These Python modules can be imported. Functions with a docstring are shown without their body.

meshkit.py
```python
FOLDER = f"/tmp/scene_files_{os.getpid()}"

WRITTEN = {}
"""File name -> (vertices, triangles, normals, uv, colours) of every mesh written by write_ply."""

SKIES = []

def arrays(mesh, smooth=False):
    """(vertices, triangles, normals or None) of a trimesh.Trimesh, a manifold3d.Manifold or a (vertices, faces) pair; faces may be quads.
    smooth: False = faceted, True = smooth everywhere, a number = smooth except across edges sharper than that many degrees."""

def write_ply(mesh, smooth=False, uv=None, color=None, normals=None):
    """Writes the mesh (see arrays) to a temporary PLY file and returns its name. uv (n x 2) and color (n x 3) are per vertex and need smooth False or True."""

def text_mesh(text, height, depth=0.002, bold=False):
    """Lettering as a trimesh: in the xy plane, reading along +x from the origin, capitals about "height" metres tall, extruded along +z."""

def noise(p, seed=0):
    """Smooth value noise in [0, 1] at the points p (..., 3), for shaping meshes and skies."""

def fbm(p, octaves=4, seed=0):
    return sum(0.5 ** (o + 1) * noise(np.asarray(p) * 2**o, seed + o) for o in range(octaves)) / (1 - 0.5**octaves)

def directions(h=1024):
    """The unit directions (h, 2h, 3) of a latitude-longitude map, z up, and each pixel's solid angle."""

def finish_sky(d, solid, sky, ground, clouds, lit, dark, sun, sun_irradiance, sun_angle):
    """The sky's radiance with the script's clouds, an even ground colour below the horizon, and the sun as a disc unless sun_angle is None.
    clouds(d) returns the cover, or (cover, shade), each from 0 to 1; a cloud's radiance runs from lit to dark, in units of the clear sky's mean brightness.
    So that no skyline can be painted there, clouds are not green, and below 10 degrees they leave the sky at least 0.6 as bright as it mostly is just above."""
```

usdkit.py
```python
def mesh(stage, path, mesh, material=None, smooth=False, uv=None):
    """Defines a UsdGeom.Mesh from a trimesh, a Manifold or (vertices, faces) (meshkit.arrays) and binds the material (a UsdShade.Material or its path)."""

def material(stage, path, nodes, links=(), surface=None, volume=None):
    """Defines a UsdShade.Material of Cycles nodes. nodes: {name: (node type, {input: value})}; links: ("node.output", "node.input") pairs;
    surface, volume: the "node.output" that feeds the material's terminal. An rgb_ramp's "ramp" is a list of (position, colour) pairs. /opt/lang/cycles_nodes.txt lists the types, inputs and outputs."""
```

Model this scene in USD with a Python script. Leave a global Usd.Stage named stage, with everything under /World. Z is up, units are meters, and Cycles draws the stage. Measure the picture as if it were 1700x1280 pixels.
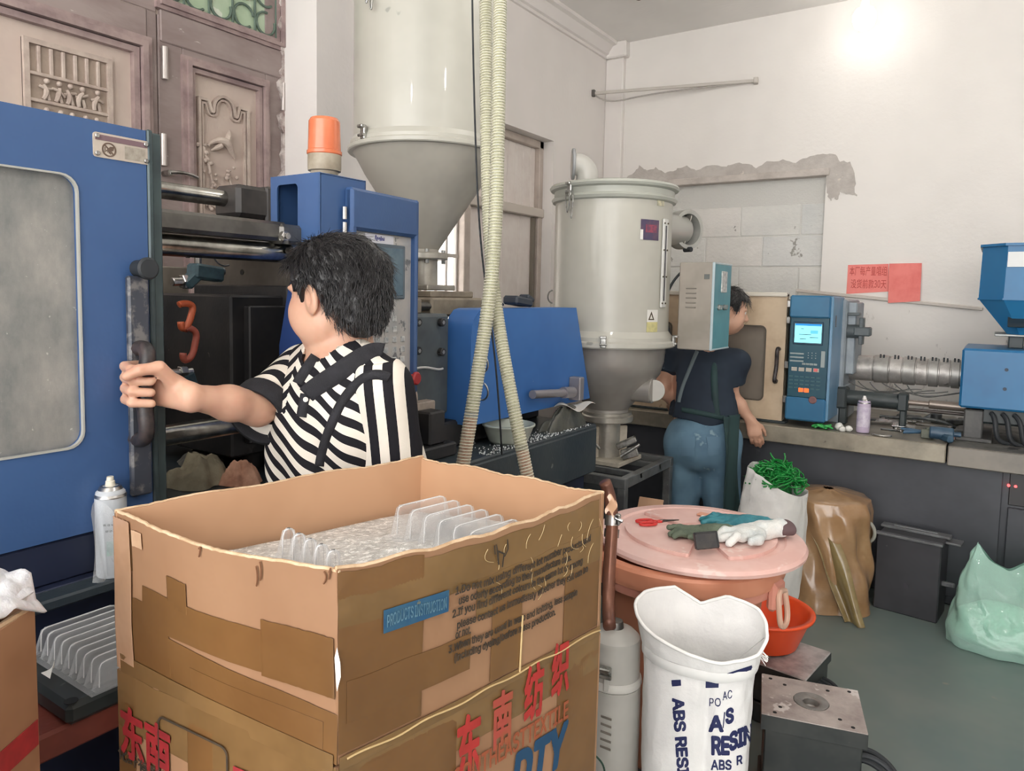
import math, glob, numpy as np, trimesh, usdkit, meshkit
from pxr import Usd, UsdGeom, UsdLux, UsdShade, Gf, Sdf, Vt
from shapely import affinity
from shapely.geometry import Polygon, box as sbox, Point, LineString
from shapely.ops import unary_union
from scipy.spatial import ConvexHull

stage = Usd.Stage.CreateInMemory()
UsdGeom.SetStageUpAxis(stage, 'Z'); UsdGeom.SetStageMetersPerUnit(stage, 1.0)
world = UsdGeom.Xform.Define(stage, '/World'); stage.SetDefaultPrim(world.GetPrim())
RNG = np.random.default_rng(7)
V = lambda *a: np.array(a, float)

# ------------------------------------------------------------------ camera
F, PX, PY = 1200., 850., 582.            # focal length and principal point in pixels of the 1700 x 1280 picture
CAM = V(0, 0, 1.45)
yaw, pitch, roll = math.radians(33.7), math.radians(4.5), math.radians(1.15)
fw = V(-math.sin(yaw)*math.cos(pitch), math.cos(yaw)*math.cos(pitch), -math.sin(pitch))
r0 = V(math.cos(yaw), math.sin(yaw), 0); u0 = np.cross(r0, fw)
rt = r0*math.cos(roll)+u0*math.sin(roll); up = u0*math.cos(roll)-r0*math.sin(roll)
cam = UsdGeom.Camera.Define(stage, '/World/camera')
cam.CreateProjectionAttr('perspective')
cam.CreateHorizontalApertureAttr(36.0); cam.CreateVerticalApertureAttr(36.0*1280/1700)
cam.CreateFocalLengthAttr(36.0*F/1700)
cam.CreateVerticalApertureOffsetAttr(-(640-PY)/1700*36.0)
cam.CreateClippingRangeAttr(Gf.Vec2f(0.02, 200))
m = np.eye(4); m[0, :3] = rt; m[1, :3] = up; m[2, :3] = -fw; m[3, :3] = CAM
cam.AddTransformOp().Set(Gf.Matrix4d(*m.ravel().tolist()))
cam.CreateExposureAttr(0.25)

# ------------------------------------------------------------------ light: sky let in through an unseen open front, the seen bulb, unseen ceiling bulbs
sky = UsdLux.DomeLight.Define(stage, '/World/sky')
sky.CreateIntensityAttr(1.0); sky.CreateColorAttr(Gf.Vec3f(1.0, 0.985, 0.97)); sky.CreateExposureAttr(0.6)
LAMPS = [(-0.77, 4.93, 3.16, 10.), (-1.1, 2.4, 2.86, 50.), (0.5, 1.2, 2.86, 78.), (0.9, 3.6, 2.86, 56.), (-0.9, -0.6, 2.86, 80.)]   # x, y, z, watts; bulbs under the ceiling, the first in view, the others unseen, placed to light the room


def S(r, g, b):
    c = np.array([r, g, b], float)/255
    return tuple(np.where(c <= .04045, c/12.92, ((c+.055)/1.055)**2.4))


def P(px, py, X=None, Y=None, Z=None, d=None):
    """The point of the world on a plane X, Y, Z or at depth d along the line through a point of the picture."""
    v = fw+(px-PX)/F*rt-(py-PY)/F*up
    t = (X-CAM[0])/v[0] if X is not None else (Y-CAM[1])/v[1] if Y is not None else (Z-CAM[2])/v[2] if Z is not None else d
    return CAM+t*v


# ------------------------------------------------------------------ things, parts, sub-parts
USED = {}
THINGS = []


def numbered(parent, name):
    k = (parent, name); n = USED.get(k, 0); USED[k] = n+1
    return name if n == 0 else f'{name}_{n:03d}'


class Node:
    def __init__(s, name, mesh=None, mat=None, smooth=30, parent=None, label=None, cat=None, group=None, kind=None, uv=None):
        s.parent, s.mesh, s.mat, s.smooth, s.uv = parent, mesh, mat, smooth, uv
        s.data = dict(label=label, category=cat, group=group, kind=kind); s.kids = []; s.curves = None
        s.name = numbered(id(parent) if parent else 0, name)
        (parent.kids if parent else THINGS).append(s)

    def part(s, name, mesh, mat, smooth=30, label=None, kind=None, uv=None):
        return Node(name, mesh, mat, smooth, s, label=label, kind=kind, uv=uv)


def thing(name, label, cat, group=None, kind=None):
    return Node(name, label=label, cat=cat, group=group, kind=kind)


def solo(name, mesh, mat, label, cat, group=None, smooth=30, kind=None, uv=None):
    return Node(name, mesh, mat, smooth, label=label, cat=cat, group=group, kind=kind, uv=uv)


def struct(name, mesh, mat, parent=None, smooth=30, label=None, cat=None):
    return Node(name, mesh, mat, smooth, parent, kind='structure', label=label, cat=cat)


def verts_of(n):
    out = []
    if n.mesh is not None:
        out.append(np.asarray(n.mesh.vertices))
    if n.curves is not None:
        out.append(n.curves[0].reshape(-1, 3))
    for k in n.kids:
        out += verts_of(k)
    return out


def write(n, base, loc, top=True):
    path = f'{base}/{n.name}'
    own = n.mesh is not None
    if own:
        mesh = n.mesh.copy(); mesh.apply_translation(-loc)
        if n.uv is not None:
            v, f, nn = meshkit.arrays(mesh, True)
            pr = usdkit.mesh(stage, path, mesh, n.mat, smooth=n.smooth if n.smooth in (True, False) else True, uv=n.uv)
        else:
            pr = usdkit.mesh(stage, path, mesh, n.mat, smooth=n.smooth)
        pr = UsdGeom.Xformable(pr)
    elif n.curves is not None:
        pts, wid = n.curves
        c = UsdGeom.BasisCurves.Define(stage, path)
        c.CreateTypeAttr('cubic'); c.CreateBasisAttr('bspline'); c.CreateWrapAttr('pinned')
        c.CreatePointsAttr(Vt.Vec3fArray.FromNumpy((pts.reshape(-1, 3)-loc).astype(np.float32)))
        c.CreateCurveVertexCountsAttr(Vt.IntArray.FromNumpy(np.full(len(pts), pts.shape[1], np.int32)))
        c.CreateWidthsAttr(Vt.FloatArray.FromNumpy(np.tile(np.asarray(wid, np.float32), len(pts)))); c.SetWidthsInterpolation('vertex')
        UsdShade.MaterialBindingAPI.Apply(c.GetPrim()).Bind(UsdShade.Material.Get(stage, n.mat) if isinstance(n.mat, str) else n.mat)
        pr = UsdGeom.Xformable(c)
    else:
        pr = UsdGeom.Xform.Define(stage, path)
    if top:
        pr.AddTranslateOp().Set(Gf.Vec3d(*map(float, loc)))
    for k, v in n.data.items():
        if v:
            pr.GetPrim().SetCustomDataByKey(k, v)
    for k in n.kids:
        write(k, path, loc, False)


def finish():
    for n in THINGS:
        v = np.vstack(verts_of(n)); lo, hi = v.min(0), v.max(0)
        loc = np.zeros(3) if n.data['kind'] == 'structure' else V((lo[0]+hi[0])/2, (lo[1]+hi[1])/2, lo[2])
        write(n, '/World', loc)


# ------------------------------------------------------------------ shapes
def cat(*ms):
    flat = []
    for m in ms:
        flat += list(m) if isinstance(m, (list, tuple)) else [m]
    return trimesh.util.concatenate(flat)


def hull(pts):
    pts = np.asarray(pts, float); h = ConvexHull(pts)
    mm = trimesh.Trimesh(pts, h.simplices, process=False)
    c = pts[h.vertices].mean(0); f = mm.faces.copy()
    n = np.cross(pts[f[:, 1]]-pts[f[:, 0]], pts[f[:, 2]]-pts[f[:, 0]])
    bad = ((pts[f].mean(1)-c)*n).sum(1) < 0
    f[bad] = f[bad][:, ::-1]
    mm = trimesh.Trimesh(pts, f, process=False); mm.remove_unreferenced_vertices()
    return mm


def box(x0, x1, y0, y1, z0, z1, c=.004):
    x0, x1 = min(x0, x1), max(x0, x1); y0, y1 = min(y0, y1), max(y0, y1); z0, z1 = min(z0, z1), max(z0, z1)
    c = min(c, .45*min(x1-x0, y1-y0, z1-z0)); p = []
    for x, sx in ((x0, 1), (x1, -1)):
        for y, sy in ((y0, 1), (y1, -1)):
            for z, sz in ((z0, 1), (z1, -1)):
                p += [(x, y+sy*c, z+sz*c), (x+sx*c, y, z+sz*c), (x+sx*c, y+sy*c, z)]
    return hull(p)


def obox(o, ux, uy, a, b, h, c=.004):
    """A chamfered box a x b x h, centred at o, with its axes along ux, uy and their cross product."""
    ux = V(*ux)/np.linalg.norm(ux); uz = np.cross(ux, uy); uz /= np.linalg.norm(uz); uy = np.cross(uz, ux)
    m = box(-a/2, a/2, -b/2, b/2, -h/2, h/2, c); T = np.eye(4); T[:3, 0], T[:3, 1], T[:3, 2], T[:3, 3] = ux, uy, uz, o
    m.apply_transform(T); return m


def frame(d):
    d = np.asarray(d, float)/np.linalg.norm(d); a = V(0, 0, 1) if abs(d[2]) < .9 else V(1, 0, 0)
    u = np.cross(a, d); u /= np.linalg.norm(u); return u, np.cross(d, u), d


def cyl(p, q, r, n=24, r2=None, c=0.0):
    """A closed cylinder or cone from p to q, its rims chamfered by c."""
    p, q = V(*p), V(*q); L = np.linalg.norm(q-p); r2 = r if r2 is None else r2
    prof = [(0, 0), (r-c, 0), (r, c), (r2, L-c), (r2-c, L), (0, L)] if c else [(0, 0), (r, 0), (r2, L), (0, L)]
    m = lathe(prof, n); u, v, w = frame(q-p); T = np.eye(4); T[:3, 0], T[:3, 1], T[:3, 2], T[:3, 3] = u, v, w, p
    m.apply_transform(T); return m


def lathe(prof, n=40, at=(0, 0, 0), arc=None):
    prof = np.asarray(prof, float); a = np.linspace(0, 2*np.pi, n, endpoint=False)
    k = len(prof); v = np.stack([prof[:, 0][:, None]*np.cos(a), prof[:, 0][:, None]*np.sin(a), np.repeat(prof[:, 1][:, None], n, 1)], -1).reshape(-1, 3)
    f = []
    for i in range(k-1):
        A = i*n+np.arange(n); B = i*n+(np.arange(n)+1) % n
        f += [np.stack([A, B, B+n], 1), np.stack([A, B+n, A+n], 1)]
    m = trimesh.Trimesh(v, np.vstack(f), process=False); m.merge_vertices(); m.update_faces(m.nondegenerate_faces()); m.apply_translation(at); return m


def spline(pts, n):
    pts = np.asarray(pts, float)
    if len(pts) < 3:
        return np.linspace(pts[0], pts[-1], n)
    from scipy.interpolate import CubicSpline
    t = np.r_[0, np.cumsum(np.linalg.norm(np.diff(pts, axis=0), axis=1)+1e-9)]
    return CubicSpline(t, pts)(np.linspace(0, t[-1], n))


def tube(pts, r, n=10, m=None, closed=False, raw=False):
    """A round bar along a smooth path; r may be a number or one radius per step."""
    pts = np.asarray(pts, float) if raw else spline(pts, m or max(8, 8*len(pts)))
    k = len(pts); r = np.full(k, r) if np.ndim(r) == 0 else np.interp(np.linspace(0, 1, k), np.linspace(0, 1, len(r)), r)
    t = np.gradient(pts, axis=0); t /= np.linalg.norm(t, axis=1, keepdims=True)+1e-12
    u, _, _ = frame(t[0]); a = np.linspace(0, 2*np.pi, n, endpoint=False); rows = []
    for i in range(k):
        u = u-t[i]*(u@t[i]); u /= np.linalg.norm(u); w = np.cross(t[i], u)
        rows.append(pts[i]+r[i]*(np.cos(a)[:, None]*u+np.sin(a)[:, None]*w))
    v = np.vstack(rows+[pts[:1], pts[-1:]]); f = []
    for i in range(k-1):
        A = i*n+np.arange(n); B = i*n+(np.arange(n)+1) % n
        f += [np.stack([A, B, B+n], 1), np.stack([A, B+n, A+n], 1)]
    A = np.arange(n); B = (A+1) % n
    f += [np.stack([B, A, np.full(n, k*n)], 1), np.stack([A+(k-1)*n, B+(k-1)*n, np.full(n, k*n+1)], 1)]
    return trimesh.Trimesh(v, np.vstack(f), process=False)


def prism(poly, o, ux, uy, depth):
    """Extrudes a 2D shape from the plane at o with axes ux, uy along their cross product."""
    if not hasattr(poly, 'geom_type'):
        poly = Polygon(poly)
    poly = poly.buffer(0); ux, uy = V(*ux), V(*uy); uz = np.cross(ux, uy); uz /= np.linalg.norm(uz)
    ms = [trimesh.creation.extrude_polygon(g, abs(depth), engine='earcut') for g in getattr(poly, 'geoms', [poly]) if g.geom_type == 'Polygon' and g.area > 1e-10]
    m = cat(ms); T = np.eye(4); T[:3, 0], T[:3, 1], T[:3, 2], T[:3, 3] = ux, uy, uz, V(*o)+(uz*depth if depth < 0 else 0)
    m.apply_transform(T); return m


def rr(w, h, r, cx=0, cy=0):
    return sbox(cx-w/2+r, cy-h/2+r, cx+w/2-r, cy+h/2-r).buffer(r, quad_segs=5)


FONTS = {}


def glyphs(text, h, font='cjk', bold=0, px=96):
    """Lettering as a 2D shape, baseline left at the origin, capitals about h tall."""
    from PIL import Image, ImageDraw, ImageFont
    key = (font, px)
    if key not in FONTS:
        FONTS[key] = ImageFont.truetype(glob.glob('/opt/blender-*/*/datafiles/fonts/'+('Noto Sans CJK*' if font == 'cjk' else 'Inter.woff2'))[0], px)
    ft = FONTS[key]; x0, y0, x1, y1 = ft.getbbox(text, anchor='ls', stroke_width=bold)
    im = Image.new('L', (x1-x0+8, y1-y0+8)); ImageDraw.Draw(im).text((4-x0, 4-y0), text, 255, ft, anchor='ls', stroke_width=bold)
    on = np.pad(np.asarray(im) > 127, ((0, 0), (1, 1))).astype(np.int8); d = np.diff(on, axis=1)
    r, s = np.nonzero(d == 1); e = np.nonzero(d == -1)[1]
    from shapely import box as sb, union_all
    g = union_all(sb(s, -r-1, e, -r)).buffer(.6).buffer(-.6).simplify(.8); k = h/(px*.73)
    return affinity.affine_transform(g, [k, 0, 0, k, -4*k, (4-y0)*k])


def grid(fn, nu, nv, thick=0.0, cu=False, cv=False):
    """A sheet from fn(u, v) -> (..., 3); thick > 0 gives it a second side."""
    u, w = np.meshgrid(np.linspace(0, 1, nu, endpoint=not cu), np.linspace(0, 1, nv, endpoint=not cv), indexing='ij')
    return sheet(np.asarray(fn(u, w)), thick, cu, cv)


def sheet(p, thick=0.0, cu=False, cv=False):
    nu, nv = p.shape[:2]; idx = np.arange(nu*nv).reshape(nu, nv)
    a = idx if cu else idx[:-1]; b = np.roll(idx, -1, 0) if cu else idx[1:]

    def q(r):
        return (r, np.roll(r, -1, 1)) if cv else (r[:, :-1], r[:, 1:])
    a0, a1 = q(a); b0, b1 = q(b)
    f = np.vstack([np.stack([x.ravel() for x in t], 1) for t in ((a0, b0, b1), (a0, b1, a1))])
    v = p.reshape(-1, 3)
    if not thick:
        return trimesh.Trimesh(v, f, process=False)
    _, _, n = meshkit.arrays((v, f), True); N = len(v); fs = [f, f[:, ::-1]+N]

    def rim(e, flip):
        e0, e1 = e[:-1], e[1:]; t = [np.stack([e0, e1, e1+N], 1), np.stack([e0, e1+N, e0+N], 1)]
        fs.extend(x if flip else x[:, ::-1] for x in t)
    if not cv:
        e = np.r_[idx[:, 0], idx[:1, 0]] if cu else idx[:, 0]; rim(e, False)
        e = np.r_[idx[:, -1], idx[:1, -1]] if cu else idx[:, -1]; rim(e, True)
    if not cu:
        e = np.r_[idx[0], idx[0, :1]] if cv else idx[0]; rim(e, True)
        e = np.r_[idx[-1], idx[-1, :1]] if cv else idx[-1]; rim(e, False)
    return trimesh.Trimesh(np.vstack([v, v-n*thick]), np.vstack(fs), process=False)


# signed-distance modelling for bodies, hair, gloves and rags
class Field:
    def __init__(s, lo, hi, h):
        s.lo, s.h = V(*lo), h; s.n = np.ceil((V(*hi)-s.lo)/h).astype(int)+1; s.f = np.full(s.n, .2, np.float32)

    def _win(s, lo, hi, pad):
        a = np.clip(np.floor((lo-pad-s.lo)/s.h).astype(int), 0, s.n); b = np.clip(np.ceil((hi+pad-s.lo)/s.h).astype(int)+1, 0, s.n)
        sl = tuple(slice(i, j) for i, j in zip(a, b))
        g = np.stack(np.meshgrid(*[s.lo[i]+s.h*np.arange(a[i], b[i]) for i in range(3)], indexing='ij'), -1).astype(np.float32)
        return sl, g

    def _mix(s, sl, d, k, cut=False):
        f = s.f[sl]
        if cut:
            s.f[sl] = np.maximum(f, -d) if k <= 0 else -s._smin(-f, d, k)
        else:
            s.f[sl] = np.minimum(f, d) if k <= 0 else s._smin(f, d, k)

    @staticmethod
    def _smin(a, b, k):
        h = np.maximum(k-np.abs(a-b), 0)/k; return np.minimum(a, b)-h*h*k*.25

    def cone(s, p, q, r1, r2=None, k=.02, cut=False):
        p, q = V(*p), V(*q); r2 = r1 if r2 is None else r2; rm = max(r1, r2)
        sl, g = s._win(np.minimum(p, q)-rm, np.maximum(p, q)+rm, k+.02)
        d = q-p; t = np.clip(((g-p)@d)/(d@d+1e-12), 0, 1)
        s._mix(sl, (np.linalg.norm(g-(p+t[..., None]*d), axis=-1)-(r1+(r2-r1)*t)).astype(np.float32), k, cut)

    def ell(s, c, r, R=None, k=.02, cut=False):
        c, r = V(*c), V(*r); R = np.eye(3) if R is None else np.asarray(R); rm = np.abs(R)@r if R is not None else r
        sl, g = s._win(c-rm, c+rm, k+.02)
        q = ((g-c)@R)/r; k0 = np.linalg.norm(q, axis=-1); k1 = np.linalg.norm(q/r, axis=-1)+1e-9
        s._mix(sl, (k0*(k0-1)/k1).astype(np.float32), k, cut)

    def where(s, fn):
        """Applies fn(points, field) -> field to the whole grid."""
        g = np.stack(np.meshgrid(*[s.lo[i]+s.h*np.arange(s.n[i]) for i in range(3)], indexing='ij'), -1).astype(np.float32)
        s.f = fn(g, s.f).astype(np.float32)

    def mesh(s, smooth=2):
        f = s.f; ins = f < 0; nx, ny, nz = f.shape
        c = np.zeros((nx-1, ny-1, nz-1), np.int8)
        for i in (0, 1):
            for j in (0, 1):
                for k in (0, 1):
                    c += ins[i:nx-1+i, j:ny-1+j, k:nz-1+k]
        act = (c > 0) & (c < 8); ids = np.full(c.shape, -1, np.int32); cells = np.argwhere(act); ids[act] = np.arange(len(cells))
        acc = np.zeros((len(cells), 3)); cnt = np.zeros(len(cells))
        corners = [(i, j, k) for i in (0, 1) for j in (0, 1) for k in (0, 1)]
        val = {o: f[cells[:, 0]+o[0], cells[:, 1]+o[1], cells[:, 2]+o[2]] for o in corners}
        for o in corners:
            for ax in range(3):
                if o[ax] == 0:
                    o2 = tuple(1 if q == ax else o[q] for q in range(3)); a, b = val[o], val[o2]; m = (a < 0) != (b < 0)
                    t = a[m]/(a[m]-b[m]); pt = np.tile(np.array(o, float), (m.sum(), 1)); pt[:, ax] += t; acc[m] += pt; cnt[m] += 1
        v = s.lo+s.h*(cells+acc/cnt[:, None]); fs = []
        for ax in range(3):
            o1, o2 = [(1, 2), (2, 0), (0, 1)][ax]
            a = np.take(ins, range(0, ins.shape[ax]-1), ax); b = np.take(ins, range(1, ins.shape[ax]), ax)
            for (m, fl) in ((a & ~b, False), (~a & b, True)):
                e = np.argwhere(m); e = e[(e[:, o1] > 0) & (e[:, o2] > 0) & (e[:, o1] < ids.shape[o1]) & (e[:, o2] < ids.shape[o2])]
                d1 = np.eye(3, dtype=int)[o1]; d2 = np.eye(3, dtype=int)[o2]
                q = [ids[tuple(x.T)] for x in (e, e-d1, e-d1-d2, e-d2)]; q = q[::-1] if fl else q
                fs += [np.stack([q[0], q[1], q[2]], 1), np.stack([q[0], q[2], q[3]], 1)]
        m = trimesh.Trimesh(v, np.vstack(fs), process=False)
        if smooth:
            from scipy.sparse import coo_matrix, diags
            e = m.edges_unique; N = len(v); A = coo_matrix((np.ones(2*len(e)), (np.r_[e[:, 0], e[:, 1]], np.r_[e[:, 1], e[:, 0]])), (N, N)).tocsr(); A = diags(1/np.maximum(np.asarray(A.sum(1)).ravel(), 1))@A; p = np.array(m.vertices)
            for _ in range(smooth*3):
                p += .5*(A@p-p); p -= .52*(A@p-p)
            m.vertices = p
        return m


# ------------------------------------------------------------------ materials
LOOKS = {}


def mat(name, rgb, rough=.5, metal=0., rgb2=None, scale=6., lo=.4, hi=.65, bump=0., bscale=60., spots=None, sscale=20., sth=.68, stretch=None, **kw):
    """A principled material; rgb2 is mixed in by noise, spots are small worn or dirty flecks of another colour."""
    if name in LOOKS:
        return LOOKS[name]
    n = {'p': ('principled_bsdf', dict(base_color=S(*rgb), roughness=rough, metallic=metal, **kw)), 'tc': ('texture_coordinate', {})}; L = []
    src = 'tc.object'
    if stretch:
        n['mp'] = ('mapping', {'scale': stretch}); L.append(('tc.object', 'mp.vector')); src = 'mp.vector'
    last = None
    if rgb2:
        n['n1'] = ('noise_texture', {'scale': scale, 'detail': 4., 'roughness': .62}); L.append((src, 'n1.vector'))
        n['r1'] = ('rgb_ramp', {'ramp': [(0, S(*rgb)), (lo, S(*rgb)), (hi, S(*rgb2)), (1, S(*rgb2))]}); L.append(('n1.fac', 'r1.fac')); last = 'r1.color'
    if spots:
        n['n2'] = ('noise_texture', {'scale': sscale, 'detail': 3., 'roughness': .7}); L.append((src, 'n2.vector'))
        n['r2'] = ('rgb_ramp', {'ramp': [(0, (0, 0, 0)), (sth, (0, 0, 0)), (min(sth+.04, .99), (1, 1, 1)), (1, (1, 1, 1))]}); L.append(('n2.fac', 'r2.fac'))
        n['mx'] = ('mix_color', {'a': S(*rgb), 'b': S(*spots)}); L.append(('r2.color', 'mx.fac'))
        if last:
            L.append((last, 'mx.a'))
        last = 'mx.result'
    if last:
        L.append((last, 'p.base_color'))
    if bump:
        n['n3'] = ('noise_texture', {'scale': bscale, 'detail': 3.}); L.append((src, 'n3.vector'))
        n['b'] = ('bump', {'strength': bump, 'distance': .01}); L += [('n3.fac', 'b.height'), ('b.normal', 'p.normal')]
    LOOKS[name] = usdkit.material(stage, f'/World/Looks/{name}', n, L, surface='p.BSDF')
    return LOOKS[name]


def clear(name, rgb, amount=.7, rough=.1, bump=0., bscale=30., white=.0, trans=(1, 1, 1), rim=.55):
    """Thin clear plastic: mostly see-through, with glossy lights and a little body colour."""
    if name in LOOKS:
        return LOOKS[name]
    n = {'t': ('transparent_bsdf', {'color': trans}), 'p': ('principled_bsdf', dict(base_color=S(*rgb), roughness=rough, specular_ior_level=.8)), 'lw': ('layer_weight', {'blend': .35}),
         'ad': ('math', {'math_type': 'multiply_add', 'value2': rim, 'value3': 1-amount, 'use_clamp': True}), 'm': ('mix_closure', {})}
    L = [('lw.facing', 'ad.value1'), ('ad.value', 'm.fac'), ('t.BSDF', 'm.closure1'), ('p.BSDF', 'm.closure2')]
    if bump:
        n['tc'] = ('texture_coordinate', {}); n['n3'] = ('noise_texture', {'scale': bscale, 'detail': 3.}); n['b'] = ('bump', {'strength': bump, 'distance': .01})
        L += [('tc.object', 'n3.vector'), ('n3.fac', 'b.height'), ('b.normal', 'p.normal'), ('b.normal', 'lw.normal')]
    LOOKS[name] = usdkit.material(stage, f'/World/Looks/{name}', n, L, surface='m.closure'); return LOOKS[name]


def glow(name, rgb, strength):
    if name not in LOOKS:
        LOOKS[name] = usdkit.material(stage, f'/World/Looks/{name}', {'e': ('emission', {'color': S(*rgb), 'strength': strength})}, [], surface='e.emission')
    return LOOKS[name]
# ================================================================== the room
XL, XD, YB, ZC = -2.62, -2.86, 5.2, 3.38      # left wall, door plane, back wall, ceiling


def wall_mat(name, rgb, scuff_below=None):
    n = {'tc': ('texture_coordinate', {}), 'n1': ('noise_texture', {'scale': 1.3, 'detail': 3., 'roughness': .6}),
         'r1': ('rgb_ramp', {'ramp': [(0, S(*rgb)), (.35, S(*rgb)), (.75, S(*[c*.955 for c in rgb])), (1, S(*[c*.93 for c in rgb]))]}),
         'n3': ('noise_texture', {'scale': 35., 'detail': 2.}), 'b': ('bump', {'strength': .12, 'distance': .01}), 'p': ('principled_bsdf', {'roughness': .75, 'specular_ior_level': .25})}
    L = [('tc.object', 'n1.vector'), ('n1.fac', 'r1.fac'), ('tc.object', 'n3.vector'), ('n3.fac', 'b.height'), ('b.normal', 'p.normal')]
    if scuff_below:
        n.update({'sx': ('separate_xyz', {}), 'lt': ('math', {'math_type': 'less_than', 'value2': scuff_below}), 'mp': ('mapping', {'scale': (9., 9., 4.)}),
                  'n4': ('noise_texture', {'scale': 1., 'detail': 5., 'roughness': .75}), 'r4': ('rgb_ramp', {'ramp': [(0, (0, 0, 0)), (.60, (0, 0, 0)), (.68, (.75, .75, .75)), (1, (1, 1, 1))]}),
                  'mu': ('math', {'math_type': 'multiply'}), 'mx': ('mix_color', {'b': S(150, 140, 132)})})
        L += [('tc.object', 'sx.vector'), ('sx.z', 'lt.value1'), ('tc.object', 'mp.vector'), ('mp.vector', 'n4.vector'), ('n4.fac', 'r4.fac'), ('r4.color', 'mu.value1'),
              ('lt.value', 'mu.value2'), ('mu.value', 'mx.fac'), ('r1.color', 'mx.a'), ('mx.result', 'p.base_color')]
    else:
        L.append(('r1.color', 'p.base_color'))
    return usdkit.material(stage, f'/World/Looks/{name}', n, L, surface='p.BSDF')


WHITE = wall_mat('white_plaster', (236, 231, 227)); WHITEB = wall_mat('white_plaster_scuffed', (236, 232, 227), 1.40); CEIL = wall_mat('ceiling_paint', (243, 240, 236))
floor_m = mat('green_floor_paint', (102, 115, 113), .42, rgb2=(120, 126, 121), scale=1.6, lo=.38, hi=.7, bump=.05, bscale=14., spots=(132, 128, 118), sscale=5., sth=.70)
struct('floor', box(-3.2, 3.2, -3.2, 5.6, -.08, 0, 0), floor_m)
struct('ceiling', box(-3.2, 3.2, -3.2, 5.6, ZC, ZC+.1, 0), CEIL)
struct('wall_right', box(2.7, 2.9, -3.2, 5.2, 0, ZC, 0), WHITE)
# left wall: the recessed door bay, then the thicker wall with the window
wy0, wy1, wz0, wz1 = 3.02, 4.40, .95, 2.51
ring = sbox(2.29, 0, YB+.2, ZC).difference(sbox(wy0, wz0, wy1, wz1))
lw = struct('wall_left', prism(ring, (XL-.30, 0, 0), (0, 1, 0), (0, 0, 1), .30), WHITE)
struct('wall_left', prism(sbox(-3.2, 0, 2.29, ZC).difference(sbox(.2, 0, 2.285, 3.2)), (XD-.2, 0, 0), (0, 1, 0), (0, 0, 1), .2), WHITE)
# back wall with the blocked-up doorway
ox0, ox1, oz1 = -2.22, -.99, 2.275
struct('wall_back', prism(sbox(-2.9, 0, 2.9, ZC).difference(sbox(ox0, -.1, ox1, oz1)), (0, YB+.22, 0), (1, 0, 0), (0, 0, 1), .22), WHITEB)
blk = struct('wall_infill', box(ox0-.02, ox1+.02, YB+.0665, YB+.2, 0, oz1+.02, 0), mat('mortar', (210, 209, 204), .9, bump=.4, bscale=80))
bm = [mat(f'painted_block_{i}', c, .85, rgb2=c2, scale=3.5, bump=.35, bscale=45., spots=(158, 156, 150), sscale=9., sth=.66) for i, (c, c2) in enumerate((((222, 221, 216), (212, 212, 208)), ((226, 223, 218), (215, 213, 208)), ((218, 218, 215), (206, 208, 206))))]
rows = [oz1-.16, .10]
z, i = oz1-.035, 0
rng = np.random.default_rng(3)
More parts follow.
